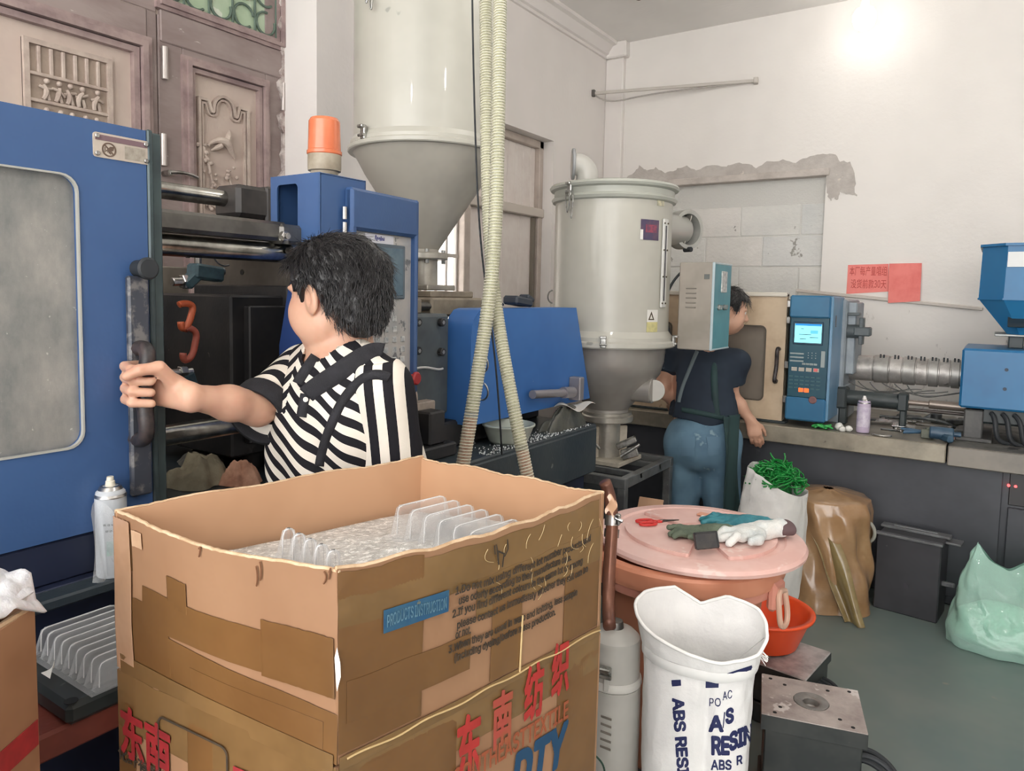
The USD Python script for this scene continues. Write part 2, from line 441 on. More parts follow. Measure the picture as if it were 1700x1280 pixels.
while z > .1:
    h = .135 if i == 0 else .215
    x = ox0+(-.16 if i % 2 else 0.); k = 0
    while x < ox1-.02:
        w = .40*(.55 if i == 0 and k % 3 == 1 else 1) if i < 1 else .41
        a, b = max(x, ox0+.004), min(x+w, ox1-.004)
        if b-a > .04:
            lift = rng.uniform(0, .004)+(.012 if i == 0 else 0)
            blk.part('block', box(a+.0018, b-.0018, YB+.060+lift, YB+.15, z-h+.0018+(rng.uniform(.0, .02) if i == 0 else 0), z-.003, .006), bm[rng.integers(3)])
        x += w; k += 1
    z -= h; i += 1
# lintel and the rough patch of grey cement above the doorway
struct('trim', box(ox0-.1, ox1+.02, YB-.018, YB+.1, oz1-.002, oz1+.045, .004), mat('lintel_cement', (201, 193, 186), .9, rgb2=(180, 172, 165), scale=8, bump=.3, bscale=50))


def BW(px, py):
    q = P(px, py, Y=YB); return (q[0], q[2])


edge = [(1030, 300), (1050, 290), (1062, 276), (1075, 284), (1090, 279), (1105, 287), (1122, 281), (1140, 276), (1155, 283), (1180, 274), (1205, 277), (1222, 271), (1245, 273), (1257, 279), (1272, 268), (1300, 265), (1322, 270), (1345, 259), (1368, 255), (1388, 257), (1396, 268), (1412, 270), (1420, 292), (1419, 318), (1422, 326), (1405, 322), (1394, 318), (1390, 332), (1384, 327), (1378, 334), (1374, 320), (1372, 296)]
dense = []
for a, b in zip(edge, edge[1:]):
    for t in np.linspace(0, 1, 5)[:-1]:
        dense.append((a[0]+(b[0]-a[0])*t+rng.normal(0, .9), a[1]+(b[1]-a[1])*t+rng.normal(0, .9)))
pat = [BW(*p) for p in dense]+[(ox1+.005, oz1+.02), (ox1+.005, oz1+.046), (ox0, oz1+.046), (-2.4, oz1+.05)]
solo('cement_patch', prism(Polygon(pat), (0, YB, 0), (1, 0, 0), (0, 0, 1), .006), mat('raw_cement', (196, 190, 184), .95, rgb2=(176, 169, 163), scale=5, bump=.5, bscale=35, spots=(214, 206, 196), sscale=9, sth=.66),
     'rough grey cement patch with a ragged edge above the blocked doorway', 'plaster patch', kind='structure')
# corner pilaster, crown moulding
pil = struct('trim', box(XL, -2.47, YB-.045, YB+.02, 0, 3.262, .008), WHITE)
struct('trim', box(XL, -2.44, YB-.075, YB+.02, 3.262, ZC, .01), WHITE)
prof = [(0, 0), (.018, .0), (.018, .022), (.036, .028), (.045, .05), (.075, .085), (.105, .092), (.105, .118), (0, .118)]
struct('trim', prism([(p[0], p[1]) for p in prof], (XL, 5.22, ZC-.118), (1, 0, 0), (0, 0, 1), 2.95), WHITE)
struct('trim', prism([(p[0], p[1]) for p in prof], (XD, 2.29, ZC-.118), (1, 0, 0), (0, 0, 1), 5.4), WHITE)

# ------------------------------------------------------------------ window in the left wall: a boarded transom, one closed board sash, one barred opening
fr = mat('window_frame_paint', (196, 184, 174), .6, rgb2=(180, 168, 158), scale=7, bump=.1)
win = thing('window_1', 'wide painted window with boarded transom and one barred open sash behind the hoses', 'window', kind='structure')
xo = XL-.11
win.part('frame', cat(box(xo-.05, xo+.03, wy0, wy1, wz1-.05, wz1, .004), box(xo-.05, xo+.03, wy0, wy1, wz0, wz0+.05, .004), box(xo-.05, xo+.03, wy1-.05, wy1, wz0, wz1, .004), box(xo-.05, xo+.03, wy0, wy0+.05, wz0, wz1, .004)), fr)
win.part('transom_bar', box(xo-.05, xo+.045, wy0, wy1, 1.985, 2.045, .005), mat('pale_frame_paint', (205, 196, 186), .6))
win.part('mullion', box(xo-.05, xo+.035, 3.50, 3.56, wz0, 1.99, .004), fr)
win.part('sill', box(xo-.03, XL+.02, wy0-.03, wy1+.03, wz0-.03, wz0, .004), WHITE)
bd = mat('white_board', (232, 224, 218), .6, rgb2=(224, 214, 208), scale=9)
y = wy0+.05
while y < wy1-.06:
    win.part('plank', box(xo-.03, xo-.008, y+.0012, min(y+.094, wy1-.05)-.0012, 2.045, wz1-.05, .003), bd); y += .094
y = 3.56
while y < wy1-.06:
    win.part('plank', box(xo-.03, xo-.006, y+.0006, min(y+.20, wy1-.05)-.0006, wz0+.05, 1.985, .002), bd); y += .20
win.part('edge_strip', box(xo-.01, xo+.02, 4.30, 4.33, wz0+.05, 1.985, .003), mat('dark_jamb', (120, 112, 100), .7))
bars = mat('window_bar', (190, 184, 178), .5)
for yy in np.linspace(wy0+.09, 3.49, 5):
    win.part('bar', cyl((xo-.02, yy, wz0+.04), (xo-.02, yy, 1.99), .008, 8), bars)
for zz in (1.30, 1.66):
    win.part('bar', box(xo-.027, xo-.013, wy0+.04, 3.51, zz, zz+.022, .002), bars)
# daylight court outside the window
struct('wall_outside', box(-4.6, -4.5, 1.5, 6.5, 0, 3.4, 0), mat('outside_wall', (235, 232, 226), .8))
struct('ground_outside', box(-4.6, -2.92, 2.3, 6.5, -.06, .0, 0), mat('outside_ground', (170, 168, 162), .9))

# ------------------------------------------------------------------ carved door in the bay
def D(px, py):
    q = P(px, py, X=XD); return q[1], q[2]


wood = mat('door_wood', (160, 146, 142), .55, rgb2=(142, 126, 123), scale=5, bump=.12, bscale=70, spots=(196, 184, 180), sscale=16, sth=.69, stretch=(1, .5, 1.4))
panel_w = mat('door_panel_wood', (206, 190, 178), .6, rgb2=(194, 176, 166), scale=3, bump=.08, bscale=60)
relief_w = mat('door_relief', (199, 184, 172), .6, rgb2=(176, 158, 148), scale=14)
mould_w = mat('door_moulding', (170, 150, 146), .5, rgb2=(140, 120, 120), scale=9)
door = thing('door_1', 'carved brown wooden double door with relief panels behind the blue machine', 'door', kind='structure')
door.part('door_board', box(XD-.06, XD-.012, .2, 2.285, 0, 3.2, 0), panel_w)


def moulding(name, y0, y1, z0, z1, w=.05, t=.03, mm=mould_w):
    ms = []
    for k, (a, h) in enumerate(((0, t*.55), (w*.3, t), (w*.66, t*.45))):
        b = w*.30
        o = sbox(y0+a, z0+a, y1-a, z1-a).difference(sbox(y0+a+b, z0+a+b, y1-a-b, z1-a-b))
        ms.append(prism(o, (XD-.012, 0, 0), (0, 1, 0), (0, 0, 1), .012+h))
    return door.part(name, cat(ms), mm)


def rail(y0, y1, z0, z1, h=.0):
    return door.part('rail', box(XD-.02, XD+h, y0, y1, z0, z1, .004), wood)


yA, zA = D(243, 68); yB_, zT = D(303, 97); yC, zC2 = D(441, 142); ymid = D(262, 100)[0]
ztr = D(265, 10)[1]
# stiles and rails around the panels
rail(yA, ymid-.002, 0, ztr-.03); rail(ymid+.002, yB_, 0, ztr-.03); rail(yC, 2.285, 0, 3.2); rail(yB_, yC, zT, ztr-.03); rail(.2, yA, zA, ztr-.03, .006)
rail(yB_, yC, 0, 1.25)
rail(.2, ymid-.002, ztr-.03, ztr+.16); rail(.2, yA, 0, .3)
moulding('moulding', .25, yA+.012, .35, zA+.012, .075, .035)
moulding('moulding', yB_-.01, yC+.012, 1.2, zT+.012, .06, .03)
# transom light with scrolled ironwork
ty0, tz0 = D(268, 14); ty1, _ = D(466, 76)
moulding('transom_moulding', ty0-.03, ty1+.02, tz0-.005, 3.15, .05, .03)
door.part('transom_rail', box(XD-.02, XD+.008, ymid+.01, 2.285, tz0-.13, tz0-.004, .004), wood)
gl = mat('green_glass', (186, 204, 178), .35, rgb2=(168, 190, 160), scale=6, spots=(214, 222, 206), sscale=9, sth=.6)
door.part('glass', box(XD-.011, XD-.004, ty0+.02, ty1-.03, tz0+.03, 3.10, 0), gl)
iron = mat('ironwork', (92, 110, 98), .6)
ms = []
for iy, cy in enumerate(np.arange(ty1-.085, ty0+.03, -.115)):
    for iz, cz in enumerate(np.arange(tz0+.095, 3.05, .125)):
        a = np.linspace(.2, 5.4, 18)+(0 if (iy+iz) % 2 else 1.2); r = .050
        ms.append(tube(np.stack([np.full(18, XD+.002), cy+r*np.cos(a), cz+r*np.sin(a)], 1), .006, 6, raw=True))
    ms.append(tube([(XD+.002, cy+.058, tz0+.03), (XD+.002, cy+.058, 3.1)], .006, 6, m=2))
door.part('ironwork', cat(ms), iron)
# hinges, lever
steel = mat('bright_steel', (205, 203, 200), .28, 1., rgb2=(160, 158, 155), scale=20)
for px, py in ((270, 78), (268, 222), (468, 138)):
    yy, zz = D(px, py)
    door.part('hinge', cyl((XD+.012, yy, zz-.13), (XD+.012, yy, zz), .013, 12, c=.002), mat('hinge_metal', (196, 188, 184), .4, .6))
yy, zz = D(272, 288)
door.part('lever', cat(cyl((XD, yy, zz), (XD+.05, yy, zz), .012, 12), tube([(XD+.045, yy, zz), (XD+.05, yy+.05, zz+.005), (XD+.045, yy+.12, zz-.004)], .009, 8)), steel)
# relief plaque on the wide leaf
(a0, b1), (a1, b0) = D(37, 70), D(187, 205)
b1 = D(110, 86)[1]+.015; b0 = b1-.42
pl = door.part('relief_plaque', box(XD-.014, XD-.006, a0, a1, b0, b1, .002), mat('relief_ground', (172, 156, 142), .6, rgb2=(152, 136, 124), scale=12))
ms = [prism(sbox(a0, b0, a1, b1).difference(sbox(a0+.018, b0+.018, a1-.018, b1-.018)), (XD-.012, 0, 0), (0, 1, 0), (0, 0, 1), .02)]
for zz in (.28, .50, .74):
    z_ = b1-(b1-b0)*zz; ms.append(box(XD-.012, XD+.006, a0+.015, a1-.015, z_-.006, z_+.006, .002))
for k in range(6):
    yy = a0+.03+(a1-a0-.06)*(k+.5)/6; ms.append(box(XD-.012, XD+.005, yy-.006, yy+.006, b1-(b1-b0)*.28, b1-.02, .002))
for row in (.50, .74, .97):
    for k in range(5):
        yy = a0+.04+(a1-a0-.08)*(k+.5)/5+rng.normal(0, .005); z_ = b1-(b1-b0)*row+.008; h = .07
        g = [(XD, yy-.008, z_), (XD+.004, yy+rng.normal(0, .008), z_+h*.5), (XD+.006, yy+rng.normal(0, .008), z_+h*.72)]
        ms += [tube(g, [.007, .010, .006], 7), tube([(XD+.003, yy-.022, z_+h*rng.uniform(.35, .8)), (XD+.006, yy, z_+h*.55), (XD+.003, yy+.022, z_+h*rng.uniform(.3, .8))], .005, 6),
               tube([(XD, yy+.012, z_), (XD+.003, yy+.004, z_+h*.4)], .006, 6, m=3)]
        s = trimesh.creation.icosphere(1, .010); s.apply_translation((XD+.006, yy+.002, z_+h*.92)); ms.append(s)
pl.part('relief_figures', cat(ms), relief_w)
# arch, bird and blossom branches on the narrow leaf
y0, z1 = D(328, 166); y1, z1b = D(413, 190); z1 = (z1+z1b)/2+.02; w = y1-y0
outer = sbox(y0, 1.2, y1, z1-.03); arch = Polygon([(y0, 1.2), (y0, z1), (y0+.22*w, z1), (y0+.27*w, z1-.045)]+[(y0+w*(.5-.23*math.cos(t)), z1-.035+.065*math.sin(t)) for t in np.linspace(0, math.pi, 12)]+[(y0+.73*w, z1-.045), (y0+.78*w, z1), (y1, z1), (y1, 1.2)])
ms = [prism(arch.difference(arch.buffer(-.012)), (XD-.012, 0, 0), (0, 1, 0), (0, 0, 1), .02), prism(arch.buffer(-.018).difference(arch.buffer(-.026)), (XD-.012, 0, 0), (0, 1, 0), (0, 0, 1), .015)]
rp = door.part('arch_relief', cat(ms), relief_w)


def DD(px, py, x=.0):
    q = P(px, py, X=XD); return (XD+x, q[1], q[2])


ms = [tube([DD(346, 240, .002), DD(358, 234, .006), DD(372, 236, .012), DD(380, 246, .01), DD(390, 264, .0)], [.006, .012, .018, .014, .004], 8),
      tube([DD(374, 238, .008), DD(378, 228, .008), DD(380, 216, .002)], [.016, .014, .003], 8), tube([DD(366, 242, .008), DD(358, 246, .006), DD(350, 250, .002)], [.012, .010, .003], 8)]
rp.part('bird_relief', cat(ms), relief_w)
ms = []
for pts in ([(338, 244), (342, 262), (346, 275), (349, 290), (352, 305), (348, 320), (346, 338), (352, 350)], [(381, 283), (379, 296), (383, 308), (376, 322), (372, 338), (368, 350)], [(346, 340), (358, 344), (366, 350)]):
    q = [DD(*p, .004) for p in pts]; ms.append(tube(q, .006, 7))
    for c in q[:-1]:
        for _ in range(3):
            s = trimesh.creation.icosphere(1, rng.uniform(.006, .011)); s.apply_translation(V(*c)+V(.002, rng.normal(0, .016), rng.normal(0, .014))); ms.append(s)
rp.part('blossom_branch', cat(ms), relief_w)
# broken plaster edge where the door frame meets the wall
zz = np.linspace(1.6, 3.1, 60); yy = 2.287-.018*np.abs(rng.normal(0, 1, 60))
struct('trim', prism(Polygon(list(zip(yy, zz))+[(2.296, 3.1), (2.296, 1.6)]), (XD, 0, 0), (0, 1, 0), (0, 0, 1), .02), mat('broken_plaster', (214, 205, 200), .9, rgb2=(150, 132, 128), scale=22, bump=.4))

# ------------------------------------------------------------------ on the back wall: notices, cable ledge, lamp rail, seen and unseen lamp bulbs
red = mat('red_paper', (246, 146, 138), .8, rgb2=(238, 134, 128), scale=5)
ink = mat('dark_red_ink', (196, 84, 78), .8)
n1 = thing('paper_notice', 'red paper notice with two lines of handwritten characters on the white wall', 'notice')
a, b = BW(1408, 438), BW(1476, 486)
n1.part('sheet', prism(Polygon([BW(1408, 440), BW(1475, 438), BW(1476, 484), BW(1405, 488)]), (0, YB, 0), (1, 0, 0), (0, 0, 1), .002), red)
for t, px, py in (('本厂每产量唱组', 1410, 456), ('没货前款30天', 1412, 477)):
    q = BW(px, py); g = glyphs(t, .046, bold=0); g = affinity.scale(g, (BW(1472, 460)[0]-q[0])/g.bounds[2], 1, origin=(0, 0)); n1.part('lettering', prism(g, (q[0], YB-.002, q[1]), (1, 0, .0), (0, 0, 1), .0012), ink)
n2 = thing('paper_notice', 'blank red paper sheet hung lower, to the right of the lettered red notice', 'notice')
n2.part('sheet', prism(Polygon([BW(1477, 438), BW(1531, 437), BW(1528, 500), BW(1475, 503)]), (0, YB-.024, 0), (1, 0, 0), (0, 0, 1), .002), mat('red_paper_2', (244, 140, 132), .8, rgb2=(232, 120, 114), scale=7))
la, lb = P(1322, 482, Y=YB), P(1632, 513, Y=YB)
solo('wall_conduit', obox((la+lb)/2+V(0, -.011, 0), lb-la, (0, 1, 0), np.linalg.norm(lb-la), .018, .022, .004), mat('conduit', (206, 198, 190), .6), 'narrow sagging white cable conduit running below the red notices', 'conduit')
ra, rb = P(985, 155, Y=4.95), P(1255, 134, Y=YB-.03)
rl = thing('lamp_rail', 'bare empty metal lamp rail spanning the corner high on the wall', 'lamp rail')
dd = rb-ra
rl.part('rail', obox((ra+rb)/2, dd, (0, 0, 1), np.linalg.norm(dd), .022, .016, .003), mat('rail_paint', (196, 190, 182), .5))
rl.part('end_cap', obox(ra, dd, (0, 0, 1), .03, .05, .03, .004), mat('dark_cap', (92, 88, 84), .5)); rl.part('end_cap', obox(rb, dd, (0, 0, 1), .03, .04, .05, .004), mat('rail_paint', (196, 190, 182)))
rl.part('wire', tube([ra, ra+dd*.08+V(0, .02, -.055), ra+dd*.25+V(0, .02, -.05), ra+dd*.6+V(0, .01, -.02), rb], .006, 6), mat('rail_line', (176, 170, 164), .6))  # thin grey line sagging below the rail, drawn as a tube
for i, (x, y, z, w) in enumerate(LAMPS):  # all but the first bulb hang out of view and light the room
    b = thing('lamp_bulb', 'glowing white bulb hanging under the ceiling near the back wall' if i == 0 else ('', 'unseen white ceiling bulb over the hoses and the dryer stand', 'unseen white ceiling bulb over the open carton and sack', 'unseen white ceiling bulb over the floor before the blue hopper', 'unseen white ceiling bulb over the clamp end of the blue machine')[i], 'lamp')
    b.part('bulb', lathe([(0, -.075), (.03, -.07), (.055, -.05), (.066, -.015), (.066, .02), (.05, .05), (.03, .06), (0, .06)], 24, (x, y, z)), glow(f'bulb_light_{i}', (255, 250, 244), w), True)
    b.part('socket', lathe([(0, .055), (.024, .055), (.026, .10), (.018, .115), (0, .115)], 20, (x, y, z)), mat('socket_white', (232, 230, 226), .4))
    b.part('cord', cyl((x, y, z+.11), (x, y, ZC+.002), .004, 8), mat('lamp_cord', (220, 216, 210), .5))
q = P(1050, -6, Z=ZC-.03)
h = thing('ceiling_hook', 'small grey lamp hook at the ceiling near the corner', 'hook')
h.part('rose', lathe([(0, -.02), (.045, -.016), (.05, .0), (0, .0)], 20, (q[0], q[1], ZC)), mat('rail_paint', (196, 190, 182)))
h.part('hook', tube([(q[0], q[1], ZC-.01), (q[0]+.03, q[1], ZC-.05), (q[0]+.06, q[1]-.01, ZC-.06), (q[0]+.07, q[1]-.01, ZC-.035)], .008, 8), mat('dark_cap', (92, 88, 84)))
# ================================================================== blue injection machine along the left wall
blue = mat('machine_blue', (60, 91, 137), .42, rgb2=(53, 82, 128), scale=2.5, bump=.03, bscale=120, spots=(96, 122, 160), sscale=26, sth=.74)
blue_dk = mat('machine_blue_lower', (30, 38, 62), .5, rgb2=(24, 28, 44), scale=3, spots=(70, 76, 92), sscale=18, sth=.73)
blue_hi = mat('cover_blue', (62, 112, 178), .40, rgb2=(54, 102, 168), scale=3, spots=(120, 140, 168), sscale=14, sth=.72)
blk_m = mat('machine_black', (34, 35, 38), .5, rgb2=(50, 48, 48), scale=8, bump=.1, spots=(86, 82, 76), sscale=20, sth=.71)
bed_m = mat('bed_paint', (44, 54, 62), .4, rgb2=(58, 66, 70), scale=5, bump=.08, spots=(120, 124, 122), sscale=15, sth=.69)
steel_d = mat('dull_steel', (120, 118, 114), .35, .8, rgb2=(92, 90, 88), scale=9, stretch=(1, 1, 1))
steel_b = mat('polished_rod', (188, 186, 180), .22, 1., rgb2=(140, 138, 132), scale=14)
plate_m = mat('platen_steel', (104, 98, 90), .5, .3, rgb2=(78, 72, 66), scale=4, bump=.08, spots=(60, 54, 48), sscale=12, sth=.68)
rail_m = mat('door_rail', (70, 84, 86), .4, .3, rgb2=(56, 66, 70), scale=8)
M1 = thing('injection_machine', 'blue injection moulding machine with sliding guard door and orange beacon by the carved door', 'injection moulding machine')
# base and bed
M1.part('base', cat(box(-2.42, -1.43, -1.2, 2.73, .0, .86, .01), box(-2.42, -1.40, -1.2, .98, .0, .895, .008)), blue_dk)
M1.part('bed', cat(box(-2.42, -1.385, .98, 2.74, .84, .905, .006), box(-2.42, -1.36, -.4, .98, .872, .893, .004)), bed_m)
M1.part('bed_front', box(-1.45, -1.38, 1.5, 2.735, .70, .892, .006), bed_m)
# lower fixed guard and sliding door
M1.part('lower_panel', box(-1.46, -1.425, -1.2, .80, .895, .975, .004), blue_dk)
dw = sbox(-1.2, .978, .807, 1.757).difference(rr(1.35, .505, .03, 0.0, 1.398))
gd = M1.part('guard_door', prism(dw, (-1.45, 0, 0), (0, 1, 0), (0, 0, 1), .03), blue)
n = {'tc': ('texture_coordinate', {}), 'mp': ('mapping', {'scale': (1, 2.2, 1.2)}), 'n1': ('noise_texture', {'scale': 3.5, 'detail': 7., 'roughness': .7}),
     'r1': ('rgb_ramp', {'ramp': [(0, S(96, 102, 104)), (.38, S(118, 120, 119)), (.55, S(144, 142, 138)), (.7, S(164, 160, 154)), (1, S(186, 180, 172))]}),
     'n2': ('noise_texture', {'scale': 60., 'detail': 3.}), 'r2': ('rgb_ramp', {'ramp': [(0, (0, 0, 0)), (.68, (0, 0, 0)), (.72, (.6, .6, .6)), (1, (1, 1, 1))]}), 'mx': ('mix_color', {'b': S(205, 200, 192)}),
     'p': ('principled_bsdf', {'roughness': .32, 'specular_ior_level': .6}), 't': ('transparent_bsdf', {'color': (.75, .78, .76)}), 'ms': ('mix_closure', {'fac': .94})}
dirty = usdkit.material(stage, '/World/Looks/dirty_acrylic', n, [('tc.object', 'mp.vector'), ('mp.vector', 'n1.vector'), ('n1.fac', 'r1.fac'), ('tc.object', 'n2.vector'), ('n2.fac', 'r2.fac'), ('r2.color', 'mx.fac'), ('r1.color', 'mx.a'), ('mx.result', 'p.base_color'), ('t.BSDF', 'ms.closure1'), ('p.BSDF', 'ms.closure2')], surface='ms.closure')
gd.part('window', prism(rr(1.36, .515, .03, 0, 1.398), (-1.443, 0, 0), (0, 1, 0), (0, 0, 1), .008), dirty)
gd.part('window_edge', prism(rr(1.353, .508, .031, 0, 1.398).difference(rr(1.346, .501, .029, 0, 1.398)), (-1.425, 0, 0), (0, 1, 0), (0, 0, 1), .008), mat('edge_trim', (168, 168, 162), .5))
M1.part('door_rail', cat(box(-1.462, -1.416, .808, .820, .90, 1.760, .003), box(-1.475, -1.425, .818, .842, .90, 1.757, .003), box(-1.46, -1.44, .842, .850, .90, 1.74, .002)), rail_m)
gd.part('edge_strip', box(-1.42, -1.405, .758, .800, 1.03, 1.47, .004), mat('worn_strip', (58, 62, 72), .4, rgb2=(110, 108, 108), scale=26, lo=.5, hi=.6))
k0 = P(238, 446, X=-1.40)
gd.part('knob', cat(cyl(k0+V(-.03, 0, 0), k0+V(.012, 0, 0), .017, 16, c=.003), cyl(k0+V(.01, 0, 0), k0+V(.022, 0, 0), .022, 20, c=.004)), mat('black_rubber', (38, 42, 46), .6))
# handle that the woman holds
hx = -1.372; hy = float(P(241, 640, X=-1.372)[1])-.006
gd.part('handle', tube([(-1.42, hy+.012, 1.325), (hx, hy+.012, 1.318), (hx, hy+.004, 1.26), (hx, hy+.006, 1.16), (-1.42, hy+.01, 1.145)], .015, 12, m=40), mat('black_handle', (40, 38, 40), .45, rgb2=(74, 62, 60), scale=30))
# caution plate: no reaching in
q0, q1 = P(153, 214, X=-1.42), P(247, 272, X=-1.42)
ya, yb, zb = q0[1], q1[1], q1[2]-.003; za = q0[2]-.004; w, h = yb-ya, za-zb
sp = gd.part('caution_plate', prism(rr(w, h, .006, (ya+yb)/2, (za+zb)/2), (-1.421, 0, 0), (0, 1, 0), (0, 0, 1), .003), mat('plate_cream', (190, 178, 166), .45, rgb2=(176, 164, 152), scale=20))
pb = mat('plate_print', (116, 92, 98), .5); pk = mat('plate_symbol', (98, 80, 68), .5)
sp.part('title_band', prism(sbox(ya+.004, za-h*.30, yb-.004, za-.004), (-1.418, 0, 0), (0, 1, 0), (0, 0, 1), .0008), pb)
cx, cz, r = ya+w*.27, zb+h*.36, h*.29
sym = [Point(cx, cz).buffer(r).difference(Point(cx, cz).buffer(r*.80)), LineString([(cx-r*.6, cz+r*.6), (cx+r*.6, cz-r*.6)]).buffer(r*.10)]
hand = unary_union([Polygon([(cx-r*.15, cz+r*.1), (cx+r*.15, cz+r*.45), (cx+r*.7, cz+r*.5), (cx+r*.6, cz-r*.05), (cx+r*.15, cz-r*.25)])]+[LineString([(cx-r*.1+r*.1*k, cz+r*.1-r*.1*k), (cx-r*.35+r*.18*k, cz-r*.2-r*.12*k)]).buffer(r*.07) for k in range(4)]+[sbox(cx-r*.62, cz-r*.4, cx-r*.5, cz+r*.3)])
sp.part('symbol', prism(unary_union(sym+[hand]), (-1.418, 0, 0), (0, 1, 0), (0, 0, 1), .0008), pk)
sp.part('print_block', prism(sbox(ya+w*.55, zb+h*.10, yb-.008, za-h*.38), (-1.418, 0, 0), (0, 1, 0), (0, 0, 1), .0006), mat('plate_grey', (164, 156, 144), .5, rgb2=(142, 134, 122), scale=90))
for y_, z_ in ((ya+.007, za-.007), (yb-.007, za-.007), (ya+.007, zb+.007), (yb-.007, zb+.007)):
    sp.part('screw', cyl((-1.419, y_, z_), (-1.414, y_, z_), .0045, 10, c=.001), steel)
q0, q1 = P(163, 788, X=-1.43), P(234, 830, X=-1.43)
wp = M1.part('warning_label', box(-1.424, -1.421, q0[1], q1[1], q1[2]-.01, q0[2]-.002, .0005), mat('old_yellow', (120, 112, 64), .5, rgb2=(98, 92, 58), scale=12))
cy, cz = (q0[1]+q1[1])/2+.01, (q0[2]+q1[2])/2+.014
wp.part('symbol', prism(Polygon([(cy-.013, cz-.011), (cy+.013, cz-.011), (cy, cz+.012)]).difference(Polygon([(cy-.008, cz-.008), (cy+.008, cz-.008), (cy, cz+.007)])), (-1.421, 0, 0), (0, 1, 0), (0, 0, 1), .0006), mat('faded_print', (70, 60, 40), .5))

# clamp space: platens, mould half, tie bars
M1.part('rear_guard', cat(box(-2.42, -2.38, .2, 1.5, .9, 1.52, .004), box(-2.42, -2.36, -1.2, .25, .9, 1.6, .004)), mat('rear_guard_grey', (142, 134, 124), .6, rgb2=(116, 108, 98), scale=4, spots=(90, 84, 76), sscale=10, sth=.68))
pt = M1.part('fixed_platen', box(-2.36, -1.62, 1.50, 1.66, .92, 1.60, .012), plate_m)
hs = []
for py_ in (402, 424, 452, 505, 560, 640):
    for px_ in (310, 335, 372, 402):
        q = P(px_, py_, Y=1.5)
        hs.append(cyl(q+V(0, -.0015, 0), q+V(0, .01, 0), .009, 12))
pt.part('bolt_hole', cat(hs), mat('hole_black', (12, 12, 13), .6), kind='stuff')
M1.part('moving_platen', box(-2.36, -1.56, .36, .50, .92, 1.60, .012), plate_m)
mo = M1.part('mould_half', cat(box(-2.24, -1.80, 1.26, 1.5, .96, 1.43, .006), box(-2.26, -1.78, 1.44, 1.495, .95, 1.46, .004), box(-1.80, -1.77, 1.30, 1.44, 1.0, 1.40, .004)), blk_m)
M1.part('ejector_plate', box(-2.24, -1.80, .50, .72, .98, 1.43, .006), blk_m)
q = P(330, 455, Y=1.30); q = P(330, 455, X=-1.75)
cl = M1.part('mould_clamp', cat(obox(q+V(0, .02, .004), (0, 1, -.1), (1, 0, 0), .085, .05, .04, .006), obox(q+V(0, -.02, -.012), (0, 1, .9), (1, 0, 0), .06, .04, .028, .005)), mat('clamp_teal', (62, 88, 96), .5, rgb2=(46, 64, 74), scale=30))
cl.part('bolt', cat(cyl(q+V(.0, -.075, -.022), q+V(0, -.03, -.020), .011, 12, c=.002), cyl(q+V(0, -.05, -.021), q+V(0, -.035, -.02), .019, 6, c=.002)), steel); cl.part('stud', cyl(q+V(.0, .0, .02), q+V(0, .0, .05), .008, 10), steel); cl.part('stud', cyl(q+V(0, .035, .01), q+V(0, .075, .012), .008, 10), steel)
q = P(302, 618, X=-1.76); cl = M1.part('mould_clamp', obox(q+V(0, .03, -.05), (0, .35, -1), (1, 0, 0), .10, .03, .03, .005), mat('clamp_teal', ()))
cl.part('bolt', cat(cyl(q+V(0, -.03, 0), q+V(0, .03, 0), .010, 12, c=.002), cyl(q+V(0, -.008, 0), q+V(0, .012, 0), .017, 6, c=.002)), steel)
orange_h = mat('orange_hose', (206, 104, 66), .35, rgb2=(188, 92, 60), scale=10)


def px_tube(pts, X, r, n=10, m=None):
    return tube([P(x, y, X=X) for x, y in pts], r, n, m)


M1.part('water_hose', px_tube([(297, 506), (308, 504), (319, 508), (318, 522), (311, 540), (306, 545), (300, 534)], -1.755, .0088, 12, 40), orange_h, True)
M1.part('water_hose', px_tube([(306, 548), (318, 546), (325, 553), (324, 570), (317, 592), (309, 598), (304, 586)], -1.755, .0088, 12, 40), mat('red_hose', (178, 90, 72), .4, rgb2=(160, 84, 70), scale=10), True)
M1.part('air_line', px_tube([(356, 428), (361, 436), (370, 441), (380, 440)], -1.72, .0022, 6), steel)
tb = [('tie_bar', (-1.93, 1.715), .024), ('tie_bar', (-1.565, 1.545), .026), ('tie_bar', (-1.66, 1.09), .026), ('tie_bar', (-2.2, 1.09), .026)]
for nme, (x, z), r in tb:
    M1.part(nme, cyl((x, -.6, z), (x, 1.50, z), r, 24), steel_b, True)
M1.part('guide_rail', cat(box(-1.56, -1.52, -.6, 1.235, 1.572, 1.620, .008), box(-1.60, -1.55, -.6, 1.25, 1.605, 1.622, .004)), steel_d)
q = P(470, 392, X=-1.515)
M1.part('rail_end', cat(box(-1.57, -1.51, 1.205, 1.30, 1.565, 1.615, .008)), steel_d).part('bolt', cat(cyl(q+V(-.02, 0, 0), q+V(.012, 0, 0), .013, 6, c=.002), cyl(q+V(0, 0, 0), q+V(.02, 0, 0), .008, 12), cyl(q+V(-.02, .03, -.035), q+V(.01, .03, -.035), .009, 6)), steel)
q = P(420, 338, X=-1.90)
M1.part('rod_bracket', cat(box(-1.98, -1.86, 1.33, 1.44, 1.66, 1.755, .012), box(-1.98, -1.86, 1.43, 1.50, 1.60, 1.76, .006), box(-2.1, -1.80, 1.10, 1.5, 1.60, 1.64, .01)), mat('bracket_black', (66, 62, 60), .45, rgb2=(48, 46, 46), scale=12))
